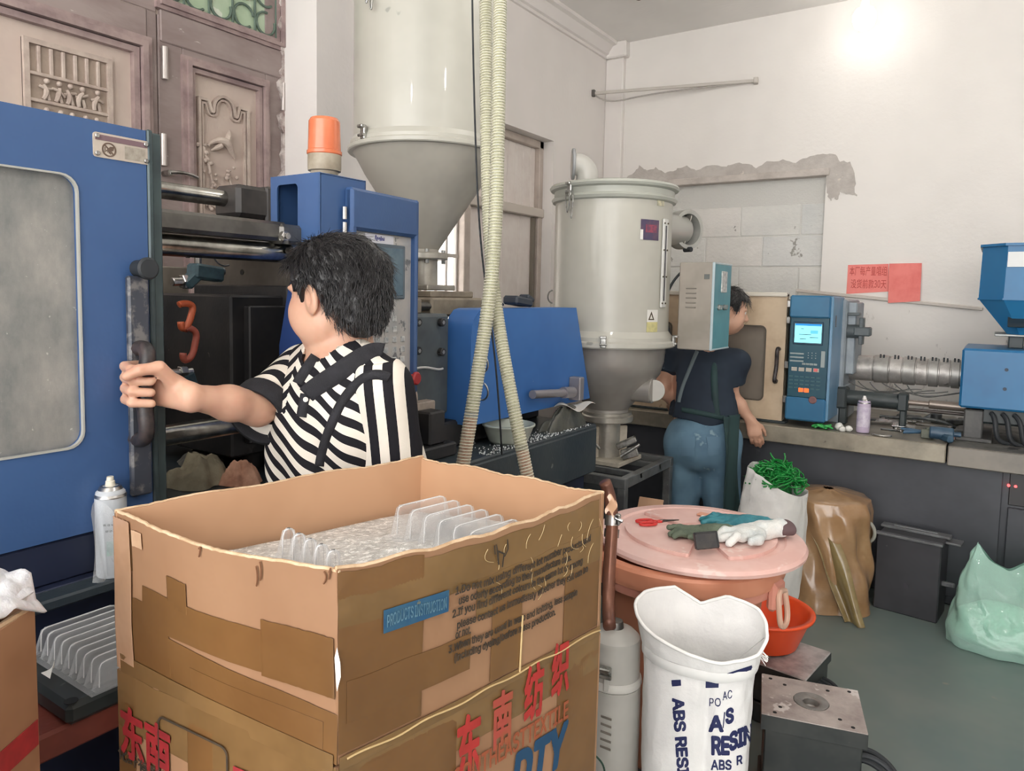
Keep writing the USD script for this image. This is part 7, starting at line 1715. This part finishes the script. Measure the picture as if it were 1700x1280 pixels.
q = P(935, 690, X=-1.45); blkbag = mat('black_bag', (62, 64, 60), .35, rgb2=(90, 90, 82), scale=8, bump=.4, bscale=20)
rag('black plastic bag heaped on the bed under the blue cover', (q[0], q[1]+.02, BZ), .055, .17, .075, blkbag, 5, 'plastic_bag', 'bag')
solo('paper_sheet', grid(lambda u, v: np.stack([-1.495+.11*u, q[1]+.0+.16*v, BZ+.083+.012*np.sin(u*4+v*5)], -1), 12, 12, .001), mat('paper_white', ()), 'white paper sheet lying over the black plastic bag', 'paper', smooth=True)
rgp = np.random.default_rng(2); ms = []
for _ in range(420):
    y_ = rgp.uniform(1.95, 2.70); x_ = -1.385-abs(rgp.normal(0, .05)); m_ = trimesh.creation.icosphere(0, rgp.uniform(.0016, .0034)); m_.apply_translation((x_, y_, BZ+.0022)); ms.append(m_)
solo('plastic_pellets', cat(*ms), mat('pellet_white', (206, 210, 212), .3), 'white plastic pellets spilled on the bed of the blue machine', 'pellets', kind='stuff')
zbt = BZ+.001
for k, (nm, lb, ct_, pts, r_) in enumerate((('wrench', 'bright combination wrench lying across the bed near the hose', 'wrench', [(690, 742), (718, 745), (742, 748)], .007), ('allen_key', 'long thin bent key on the bed beside the bright wrench', 'tool', [(705, 735), (735, 734), (775, 733), (788, 736)], .0035))):
    solo(nm, tube([P(x, y, Z=zbt+r_) for x, y in pts], r_, 10), steel, lb, ct_, smooth=True)
solo('steel_bar', cat(*[obox(P(x, y, Z=zbt+.012), (.2, 1, 0), (1, -.2, 0), .09, .03, .022, .004) for x, y in ((700, 725),)], cyl(P(712, 722, Z=zbt+.03), P(726, 720, Z=zbt+.03), .010, 14)), tool_d, 'dark clamp bar with a stud on the bed behind the wrench', 'clamp')
solo('metal_tray', box(-1.50, -1.37, 1.50, 1.74, BZ+.0002, BZ+.004, .001), mat('tray_pale', (186, 186, 178), .4, .2, rgb2=(140, 140, 134), scale=14, spots=(70, 72, 70), sscale=26, sth=.64), 'pale scratched metal sheet at the corner of the machine bed', 'sheet metal')
# ================================================================== pink bin and what lies on its lid
pink = mat('bin_pink', (214, 150, 132), .45, rgb2=(200, 128, 108), scale=3, spots=(226, 178, 162), sscale=7, sth=.66)
lidm = mat('lid_pink', (234, 198, 190), .5, rgb2=(224, 180, 170), scale=5, bump=.06, spots=(236, 208, 200), sscale=9, sth=.62)
lc_ = (P(1000, 893, Z=.70)+P(1343, 893, Z=.70))/2; LX, LY = lc_[0]-.034, lc_[1]+.031
lx, ly = LX-r0[0]*.053, LY-r0[1]*.053
DZ = .022
RL = .322
ob = mat('bin_orange_brown', (216, 148, 118), .4, rgb2=(204, 130, 100), scale=3, spots=(226, 168, 144), sscale=8, sth=.68)
bin_ = thing('plastic_bin', 'large pinkish-orange round plastic bin with side loops between carton and white resin sack', 'bin')
bin_.part('shell', lathe([(0, 0), (.195, 0), (.205, .012), (.222, .25), (.250, .54), (.262, .585), (.290, .60), (.300, .606), (.308, .61), (.313, .625), (.313, .660), (.306, .668), (.286, .672), (.280, .64), (0, .60)], 72, (lx, ly, 0)), ob)
bin_.part('collar', lathe([(.27, .575), (.296, .58), (.300, .60), (.296, .612), (.27, .612)], 72, (lx, ly, 0)), pink)
cam_a = math.atan2(CAM[1]-ly, CAM[0]-lx)
hd_ = P(1297, 990, d=2.1); ha = math.atan2(hd_[1]-ly, hd_[0]-lx)
for a in (ha, ha+math.pi):
    er = V(math.cos(a), math.sin(a), 0); et = V(-er[1], er[0], 0); b = V(lx, ly, .600)+er*.295
    bin_.part('handle_lug', obox(b+V(0, 0, -.010)+er*.012, et, (0, 0, 1), .075, .085, .03, .010), pink); o_ = b+er*.030
    bin_.part('handle_loop', tube([o_+et*.022+V(0, 0, .0), o_+et*.028+V(0, 0, -.05)+er*.006, o_+et*.020+V(0, 0, -.088)+er*.010, o_+V(0, 0, -.096)+er*.011, o_-et*.020+V(0, 0, -.088)+er*.010, o_-et*.028+V(0, 0, -.05)+er*.006, o_-et*.022, o_+et*.022], .0085, 10, m=60), mat('loop_pale', (206, 168, 146), .45))
lid = thing('bin_lid', 'dusty pink round bin lid with raised sectors carrying gloves and scissors', 'lid')
tl = np.array([[1, 0, .0, 0], [0, 1, 0, 0], [-.012, .0, 1, 0], [0, 0, 0, 1.]])
lid.part('disc', lathe([(0, .668), (RL-.02, .660), (RL, .656), (RL+.002, .666), (RL-.004, .676), (RL-.02, .681), (.262, .684), (.256, .678), (.250, .677), (0, .679)], 80, (LX, LY, DZ)), lidm)
for k in range(3):
    a0_ = math.radians(20+120*k)+cam_a; sec = Polygon([(r_*math.cos(a_), r_*math.sin(a_)) for r_, aa in ((.075, np.linspace(a0_, a0_+math.radians(92), 12)), (.235, np.linspace(a0_+math.radians(92), a0_, 20))) for a_ in aa]).buffer(-.008).buffer(.008)
    lid.part('sector', prism(sec, (LX, LY, .676+DZ), (1, 0, 0), (0, 1, 0), .012), lidm)
LZ = .690+DZ


def glove(label, c, heading, m, mcuff, seed, s=1.0, cuff=True, fold=0.):
    """A soft work glove lying palm down: palm, four fingers, a thumb and a knitted cuff."""
    d = unit(V(math.cos(heading), math.sin(heading), 0)); w = V(-d[1], d[0], 0); c = V(*c); rg_ = np.random.default_rng(seed)
    Fg = Field(c-V(.17, .17, .01), c+V(.17, .17, .10), .0036); z = V(0, 0, 1); hh_ = .019*s
    R_ = np.stack([d, w, z], 1); Fg.ell(c+z*hh_, V(.055, .044, .019)*s, R_, .015); Fg.cone(c-d*.045*s+z*hh_, c-d*.10*s+z*(hh_+.004), .026*s, .026*s, .03)
    for i in range(4):
        k = c+d*(.045-.004*abs(i-1))*s+w*(.032-.0215*i)*s+z*hh_*.9; L_ = (.055, .062, .058, .045)[i]*s; dd = unit(d+w*(.22-.15*i)+z*rg_.uniform(-.05, .3)); e_ = k+dd*L_*.5; dd2 = unit(dd+w*rg_.normal(0, .25)-z*rg_.uniform(.2, .9)); Fg.cone(k, e_, .0125*s, .0118*s, .008); e2 = e_+dd2*L_*.55; e2[2] = max(e2[2], c[2]+.010); Fg.cone(e_, e2, .0118*s, .010*s, .006)
    t0 = c-d*.01*s+w*.036*s+z*hh_; Fg.cone(t0, t0+unit(d+w*1.1)*.034*s, .0155*s, .013*s, .012); Fg.cone(t0+unit(d+w*1.1)*.034*s, t0+unit(d+w*1.1)*.034*s+unit(d*1.2+w*.3)*.03*s, .013*s, .0105*s, .006)
    Fg.where(lambda g, f: np.maximum(f+.007*(meshkit.fbm(g*V(60, 60, 60)+seed, 2, seed)-.5), c[2]+.0008-g[..., 2]))
    t = thing('work_glove', label, 'glove'); t.part('glove', Fg.mesh(1), m, True)
    a = c-d*.092*s+z*(hh_+.003); b = c-d*.128*s+z*(hh_+.006)
    if cuff:
        T_ = np.eye(4); T_[:3, 0], T_[:3, 1], T_[:3, 2], T_[:3, 3] = w, z*.62, -d, a; cm = lathe([(.027*s, -.004), (.031*s, .0), (.034*s, .036*s), (.031*s, .040*s), (.028*s, .034*s), (.0, .02)], 32); cm.apply_transform(T_); t.part('cuff', cm, mcuff, True)
    return t


gw = mat('glove_white', (226, 226, 222), .8, rgb2=(200, 206, 206), scale=14, bump=.3, bscale=200); gt = mat('glove_teal', (52, 128, 140), .5, rgb2=(40, 108, 122), scale=14, bump=.2, bscale=120); gg = mat('glove_grey_green', (98, 110, 92), .7, rgb2=(76, 88, 74), scale=14, bump=.3, bscale=160)


def lz(px, py, z=LZ):
    return P(px, py, Z=z)


a_, b_ = lz(1262, 893), lz(1200, 893); hw_ = math.atan2(b_[1]-a_[1], b_[0]-a_[0])
q = lz(1243, 894); glove('white knitted work glove with a maroon-lined cuff on the pink lid', (q[0], q[1], LZ-.001), hw_+.25, gw, mat('cuff_maroon', (96, 76, 78), .8), 4, 1.12)
q = lz(1218, 874); glove('teal rubber-coated work glove lying behind the white one', (q[0], q[1], LZ), hw_-.5, gt, mat('cuff_teal', (110, 150, 156), .8), 6, .95, True)
q = lz(1158, 890); glove('grey-green work glove behind the small black box on the lid', (q[0], q[1], LZ-.001), hw_-.1, gg, mat('cuff_grey', (120, 124, 112), .8), 9, .85)
# scissors
s0 = lz(1058, 868, LZ+.004); s1 = lz(1122, 864, LZ+.006); sd = unit(s1-s0); sw = V(-sd[1], sd[0], 0); L_ = np.linalg.norm(s1-s0)
red_s = mat('scissor_red', (206, 54, 50), .35)
sc_ = thing('scissors', 'scissors with red plastic handles on the pink lid', 'scissors')
piv = s0+sd*L_*.62
for sg in (-1, 1):
    hc = piv-sd*.052+sw*sg*.016; lp = [hc+sd*.028*math.cos(a)+sw*sg*(.013*math.sin(a)) for a in np.linspace(0, 2*math.pi, 18)]; sc_.part('handle', cat(tube(lp, .0042, 8, raw=True), tube([hc+sd*.026-sw*sg*.004, piv-sd*.012-sw*sg*.001, piv+sd*.004], .0050, 8)), red_s, True); sc_.part('blade', hull([piv+sw*sg*.001+V(0, 0, .001*sg), piv+sw*sg*.008+V(0, 0, .001*sg), piv+sd*.062-sw*sg*.001+V(0, 0, .001*sg), piv+sw*sg*.001+V(0, 0, .003+.001*sg), piv+sw*sg*.008+V(0, 0, .003+.001*sg), piv+sd*.062-sw*sg*.001+V(0, 0, .002+.001*sg)]), steel_d)
sc_.part('pivot', cyl(piv+V(0, 0, -.002), piv+V(0, 0, .006), .0045, 14, c=.001), steel)
# small black glossy box, orange peel of old tape, white card
q = lz(1172, 912); bd_ = unit(lz(1195, 908)-lz(1152, 912))
bx2 = thing('small_case', 'small black glossy case leaning against the grey-green glove on the lid', 'case')
tn = unit(V(CAM[0]-q[0], CAM[1]-q[1], 0)); upd = unit(V(0, 0, 1)-tn*.45)
bx2.part('case', obox(q+V(0, 0, .026)-tn*.004, bd_, upd, .078, .050, .016, .004), mat('case_black', (40, 40, 44), .18, coat_weight=.5)); bx2.part('face', obox(q+V(0, 0, .0275)+tn*.0075, bd_, upd, .070, .042, .002, .001), mat('case_face', (58, 58, 60), .12, rgb2=(74, 72, 70), scale=16))
solo('card_scrap', obox(lz(1188, 862, LZ+.004), (1, .1, 0), (-.1, 1, 0), .10, .07, .004, .001), mat('card_white', (236, 224, 216), .6), 'white card scrap under the teal glove on the lid', 'card')
solo('tape_scrap', obox(lz(1172, 855, LZ+.004), (1, -.1, 0), (.1, 1, 0), .055, .03, .006, .002), mat('tape_orange', (222, 160, 134), .5), 'small orange tape scrap behind the white card on the lid', 'scrap')
solo('pink_tag', obox(lz(1277, 868, LZ+.004), (1, -.6, 0), (.6, 1, 0), .05, .022, .006, .002), mat('tag_pink', (216, 150, 140), .5), 'small pink tag beyond the gloves near the lid rim', 'tag')

# ------------------------------------------------------------------ pipe with hose clamps coming up beside the carton; grey canister below
q = P(1012, 850, d=1.95)
pp = thing('suction_pipe', 'copper-brown suction pipe with steel clamps rising beside the bin lid', 'pipe')
pts = [P(1004, 800, d=1.98), P(1014, 835, d=1.98), P(1016, 862, d=1.97), P(1014, 905, d=1.96), P(1010, 1000, d=1.92), P(1012, 1040, d=1.86)]
pp.part('pipe', tube(pts, .017, 18, m=50), mat('pipe_copper', (132, 88, 70), .3, .4, rgb2=(108, 72, 60), scale=10), True)
for a, b in (((1016, 855), (1016, 872)), ((1016, 878), (1015, 892))):
    pp.part('hose_clamp', cyl(P(*a, d=1.975), P(*b, d=1.97), .0205, 20), steel)
pp.part('clamp_screw', cat(obox(P(1026, 862, d=1.95), (0, 0, 1), (1, 0, 0), .03, .014, .014, .003), cyl(P(1022, 860, d=1.95), P(1034, 866, d=1.94), .005, 8)), steel)
cq = P(1020, 1100, d=1.89); gx_, gy_ = cq[0], cq[1]
grc = mat('canister_grey', (186, 184, 178), .38, rgb2=(170, 168, 162), scale=4, spots=(148, 146, 140), sscale=10, sth=.7)
zt_ = P(1026, 1040, d=1.89)[2]; zm_ = P(1026, 1148, d=1.82)[2]
cn = thing('loader_canister', 'grey steel vacuum loader canister with a latch beside the carton, partly hidden', 'canister')
cn.part('dome', lathe([(.0, zt_+.004), (.02, zt_+.003), (.050, zt_-.006), (.064, zt_-.02), (.066, zt_-.03), (.066, zm_+.006), (.0, zm_+.006)], 48, (gx_, gy_, 0)), grc)
cn.part('lid_ring', lathe([(.06, zm_-.012), (.071, zm_-.010), (.073, zm_-.004), (.071, zm_+.006), (.066, zm_+.010), (.066, zm_-.0)], 48, (gx_, gy_, 0)), mat('ring_pale', (206, 204, 198), .35))
cn.part('spout', lathe([(.0, zt_), (.022, zt_), (.020, zt_+.016), (.018, zt_+.02), (0, zt_+.02)], 24, (gx_, gy_, 0)), steel_d)
tn = unit(V(CAM[0]-gx_, CAM[1]-gy_, 0)); sd_ = V(-tn[1], tn[0], 0); la_ = unit(tn*.9-sd_*.25); latch(cn, V(gx_, gy_, zm_+.045)+la_*.066, la_, .035, False); cn.part('latch_strap', obox(V(gx_, gy_, zm_+.020)+la_*.072, sd_, (0, 0, 1), .014, .050, .006, .002), grc)
cn.part('tank', lathe([(0, .02), (.068, .02), (.070, .03), (.070, zm_-.012), (0, zm_-.012)], 48, (gx_, gy_, 0)), grc); cn.part('foot', lathe([(0, 0), (.075, 0), (.075, .02), (0, .02)], 40, (gx_, gy_, 0)), steel_d)
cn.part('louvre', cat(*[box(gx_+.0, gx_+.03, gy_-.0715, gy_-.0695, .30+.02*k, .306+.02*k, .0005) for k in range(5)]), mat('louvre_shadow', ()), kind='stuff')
solo('cord', tube([P(985, 1252, d=1.62), P(992, 1258, d=1.62), P(1000, 1268, d=1.62), P(1004, 1290, d=1.62), P(1004, 1340, d=1.62)], .0022, 7), mat('cord_green', (36, 66, 52), .5), 'thin dark green cord by the foot of the loader canister', 'cord', smooth=True)

# ------------------------------------------------------------------ white ABS sack in front
wv = mat('sack_white', (236, 235, 233), .5, rgb2=(226, 225, 224), scale=5, bump=.22, bscale=45, stretch=(1, 1, 1))
sq = P(1163, 1000, d=1.79); wx, wy = sq[0], sq[1]
tn = unit(V(CAM[0]-wx, CAM[1]-wy, 0)); sd_ = V(-tn[1], tn[0], 0); sd_ = sd_ if sd_@rt > 0 else -sd_
HS = .655


def abs_pt(u, v):
    """u around (0 at the picture's left edge, .5 at the right edge, front between), v from the floor to the brim."""
    a = np.pi-2*np.pi*u; c, s_ = np.cos(a), np.sin(a)                       # front is +s
    p = 3.0-1.0*v; rad = (np.abs(c)**p+np.abs(s_)**p)**(-1/p)
    n_ = meshkit.fbm(np.stack([c*1.8, s_*1.8, v*4], -1), 3, 17)-.5; n2 = meshkit.noise(np.stack([c*6, s_*6, v*13], -1), 4)-.5
    w = np.interp(v, [0, .3, .7, .86, .94, 1], [.128, .128, .132, .134, .150, .158]); d = np.interp(v, [0, .3, .7, .86, .94, 1], [.085, .09, .088, .088, .098, .104])
    x = rad*c*w*(1+.06*n_)+.004*n2; y = rad*s_*d*(1+.10*n_)+.004*n2-.012*np.exp(-((c-.18)/.10)**2)*(s_ > 0)*np.clip((.93-v)*6, 0, 1)
    brim = np.interp(np.mod(u, 1), [0, .12, .30, .42, .5, .58, .68, .75, .82, .92, 1], [.012, -.022, -.058, -.045, -.005, .022, .030, -.004, .036, .030, .012]); z = HS*v+brim*np.clip((v-.8)*5, 0, 1)
    return V(wx, wy, 0)+x[..., None]*sd_+y[..., None]*tn+z[..., None]*V(0, 0, 1)


ab = thing('sack', 'tall white woven resin sack standing open in front of the pink bin', 'sack')
ab.part('cloth', grid(abs_pt, 150, 90, .002, cu=True), wv, True)
ab.part('rolled_brim', tube(np.vstack([abs_pt(np.linspace(0, 1, 90), np.full(90, 1.0))]), .0045, 7, raw=True), mat('sack_brim', (240, 239, 236), .55), True)
vb = np.interp(np.linspace(0, .5, 60), [0, .5], [.875, .905]); fold_ = abs_pt(np.linspace(.015, .485, 60), vb)+tn*.004
ab.part('fold_seam', sheet(np.stack([fold_+V(0, 0, .012), fold_+tn*.004, fold_-V(0, 0, .012)], 1), .001), mat('sack_fold', (222, 222, 220), .6), True)
rgf = np.random.default_rng(5); fr_ = abs_pt(np.full(10, .485), np.linspace(.90, .93, 10)); ab.part('frayed_threads', cat(*[tube([p_, p_+sd_*.008+V(0, 0, rgf.normal(-.006, .003)), p_+sd_*.015+V(0, 0, rgf.normal(-.012, .005))], .0008, 4, m=4) for p_ in fr_]), mat('sack_brim', ()), kind='stuff')
ab.part('fill', lathe([(0, .02), (.08, .02), (.08, .38), (0, .40)], 24, (0, 0, 0)).apply_transform(np.array([[sd_[0], tn[0], 0, wx], [sd_[1], tn[1], 0, wy], [0, 0, 1, 0], [0, 0, 0, 1.]])), wv)
tab = None


def front_uv(px, py):
    """Sack coordinates of the front point seen at a pixel."""
    global tab
    if tab is None:
        U, W2_ = np.meshgrid(np.linspace(.0, .5, 160), np.linspace(.25, 1, 160), indexing='ij'); pts_ = abs_pt(U, W2_).reshape(-1, 3)-CAM; z = pts_@fw; tab = (U.ravel(), W2_.ravel(), PX+F*(pts_@rt)/z, PY-F*(pts_@up)/z)
    d = (tab[2]-px)**2+(tab[3]-py)**2; i = np.argsort(d)[:4]; w_ = 1/(d[i]+1e-6); w_ /= w_.sum(); return (tab[0][i]*w_).sum(), (tab[1][i]*w_).sum()


navy_i = mat('print_navy_ink', (34, 40, 84), .5)


def on_sack(shape, m, name):
    """Prints a shape drawn in picture pixels (y down) on the sack's cloth."""
    m_ = prism(affinity.scale(shape, 1, 1), (0, 0, 0), (1, 0, 0), (0, 1, 0), 1.)
    v = np.array(m_.vertices); f = m_.faces
    m_ = trimesh.Trimesh(v, f); 
    for _ in range(3):
        L_ = np.linalg.norm(m_.vertices[m_.edges_unique[:, 0]]-m_.vertices[m_.edges_unique[:, 1]], axis=1)
        if L_.max() < 16:
            break
        m_ = m_.subdivide()
    v = np.array(m_.vertices); uv = np.array([front_uv(x, y) for x, y in v[:, :2]]); p = abs_pt(uv[:, 0], uv[:, 1]); e = 1e-3; n_ = np.cross(abs_pt(uv[:, 0]+e, uv[:, 1])-p, abs_pt(uv[:, 0], uv[:, 1]+e)-p); n_ /= np.linalg.norm(n_, axis=1, keepdims=True); n_ *= np.sign((n_@tn))[:, None]
    return ab.part(name, trimesh.Trimesh(p+n_*(.0012+.0005*v[:, 2:3]), m_.faces, process=False), m)


def px_text(t, x, y, h, w, font='inter', bold=0, slope=0., rot=0):
    g = glyphs(t, 1., font, bold); g = affinity.scale(g, w/g.bounds[2], h/.98, origin=(0, 0)); g = affinity.scale(g, 1, -1, origin=(0, 0)); g = affinity.affine_transform(g, [1, 0, slope, 1, 0, 0])
    g = affinity.rotate(g, rot, origin=(0, 0)); return affinity.translate(g, x, y)


def cut_x(g, x0, x1):
    b = g.bounds; return g.intersection(sbox(x0, b[1]-5, x1, b[3]+5))


# the front print is broken by a pleat: the right-hand pieces sit a little higher
fx = 1197
sl = -.24
for t, x, y, h, w, bd, slp in (('PO', 1177, 1172, 13, 19, 0, 0), ('AC', 1199, 1162, 13, 16, 0, -.25), ('A', 1176, 1213, 24, 25, 5, 0), ('S', 1203, 1201, 22, 15, 6, -.25), ('RE', 1179, 1251, 27, 32, 6, 0), ('SIN', 1209, 1246, 27, 40, 6, -.42), ('ABS', 1180, 1277, 15, 34, 3, 0), ('R', 1221, 1270, 14, 11, 3, -.3)):
    on_sack(px_text(t, x, y, h, w, 'inter', bd, slope=slp), navy_i, 'lettering')
on_sack(Polygon([(1199.5, 1207), (1202, 1182), (1203.5, 1182), (1201, 1209)]), navy_i, 'lettering')
on_sack(Polygon([(1171, 1131), (1193, 1130), (1193, 1141), (1171, 1142)]), navy_i, 'blue_bar'); on_sack(Polygon([(1193, 1122), (1254, 1102), (1254, 1112), (1193, 1133)]), navy_i, 'blue_bar')
on_sack(Polygon([(1115, 1129), (1130, 1128), (1131, 1138), (1116, 1139)]), navy_i, 'blue_bar')
on_sack(px_text('ABS RESIN', 1117, 1158, 17, 150, 'inter', 5, rot=86), navy_i, 'lettering')
on_sack(LineString([(1178, 1056), (1200, 1060), (1226, 1052), (1252, 1040)]).buffer(.8), mat('stitch_grey', (170, 168, 168), .7), 'stitching')
finish()
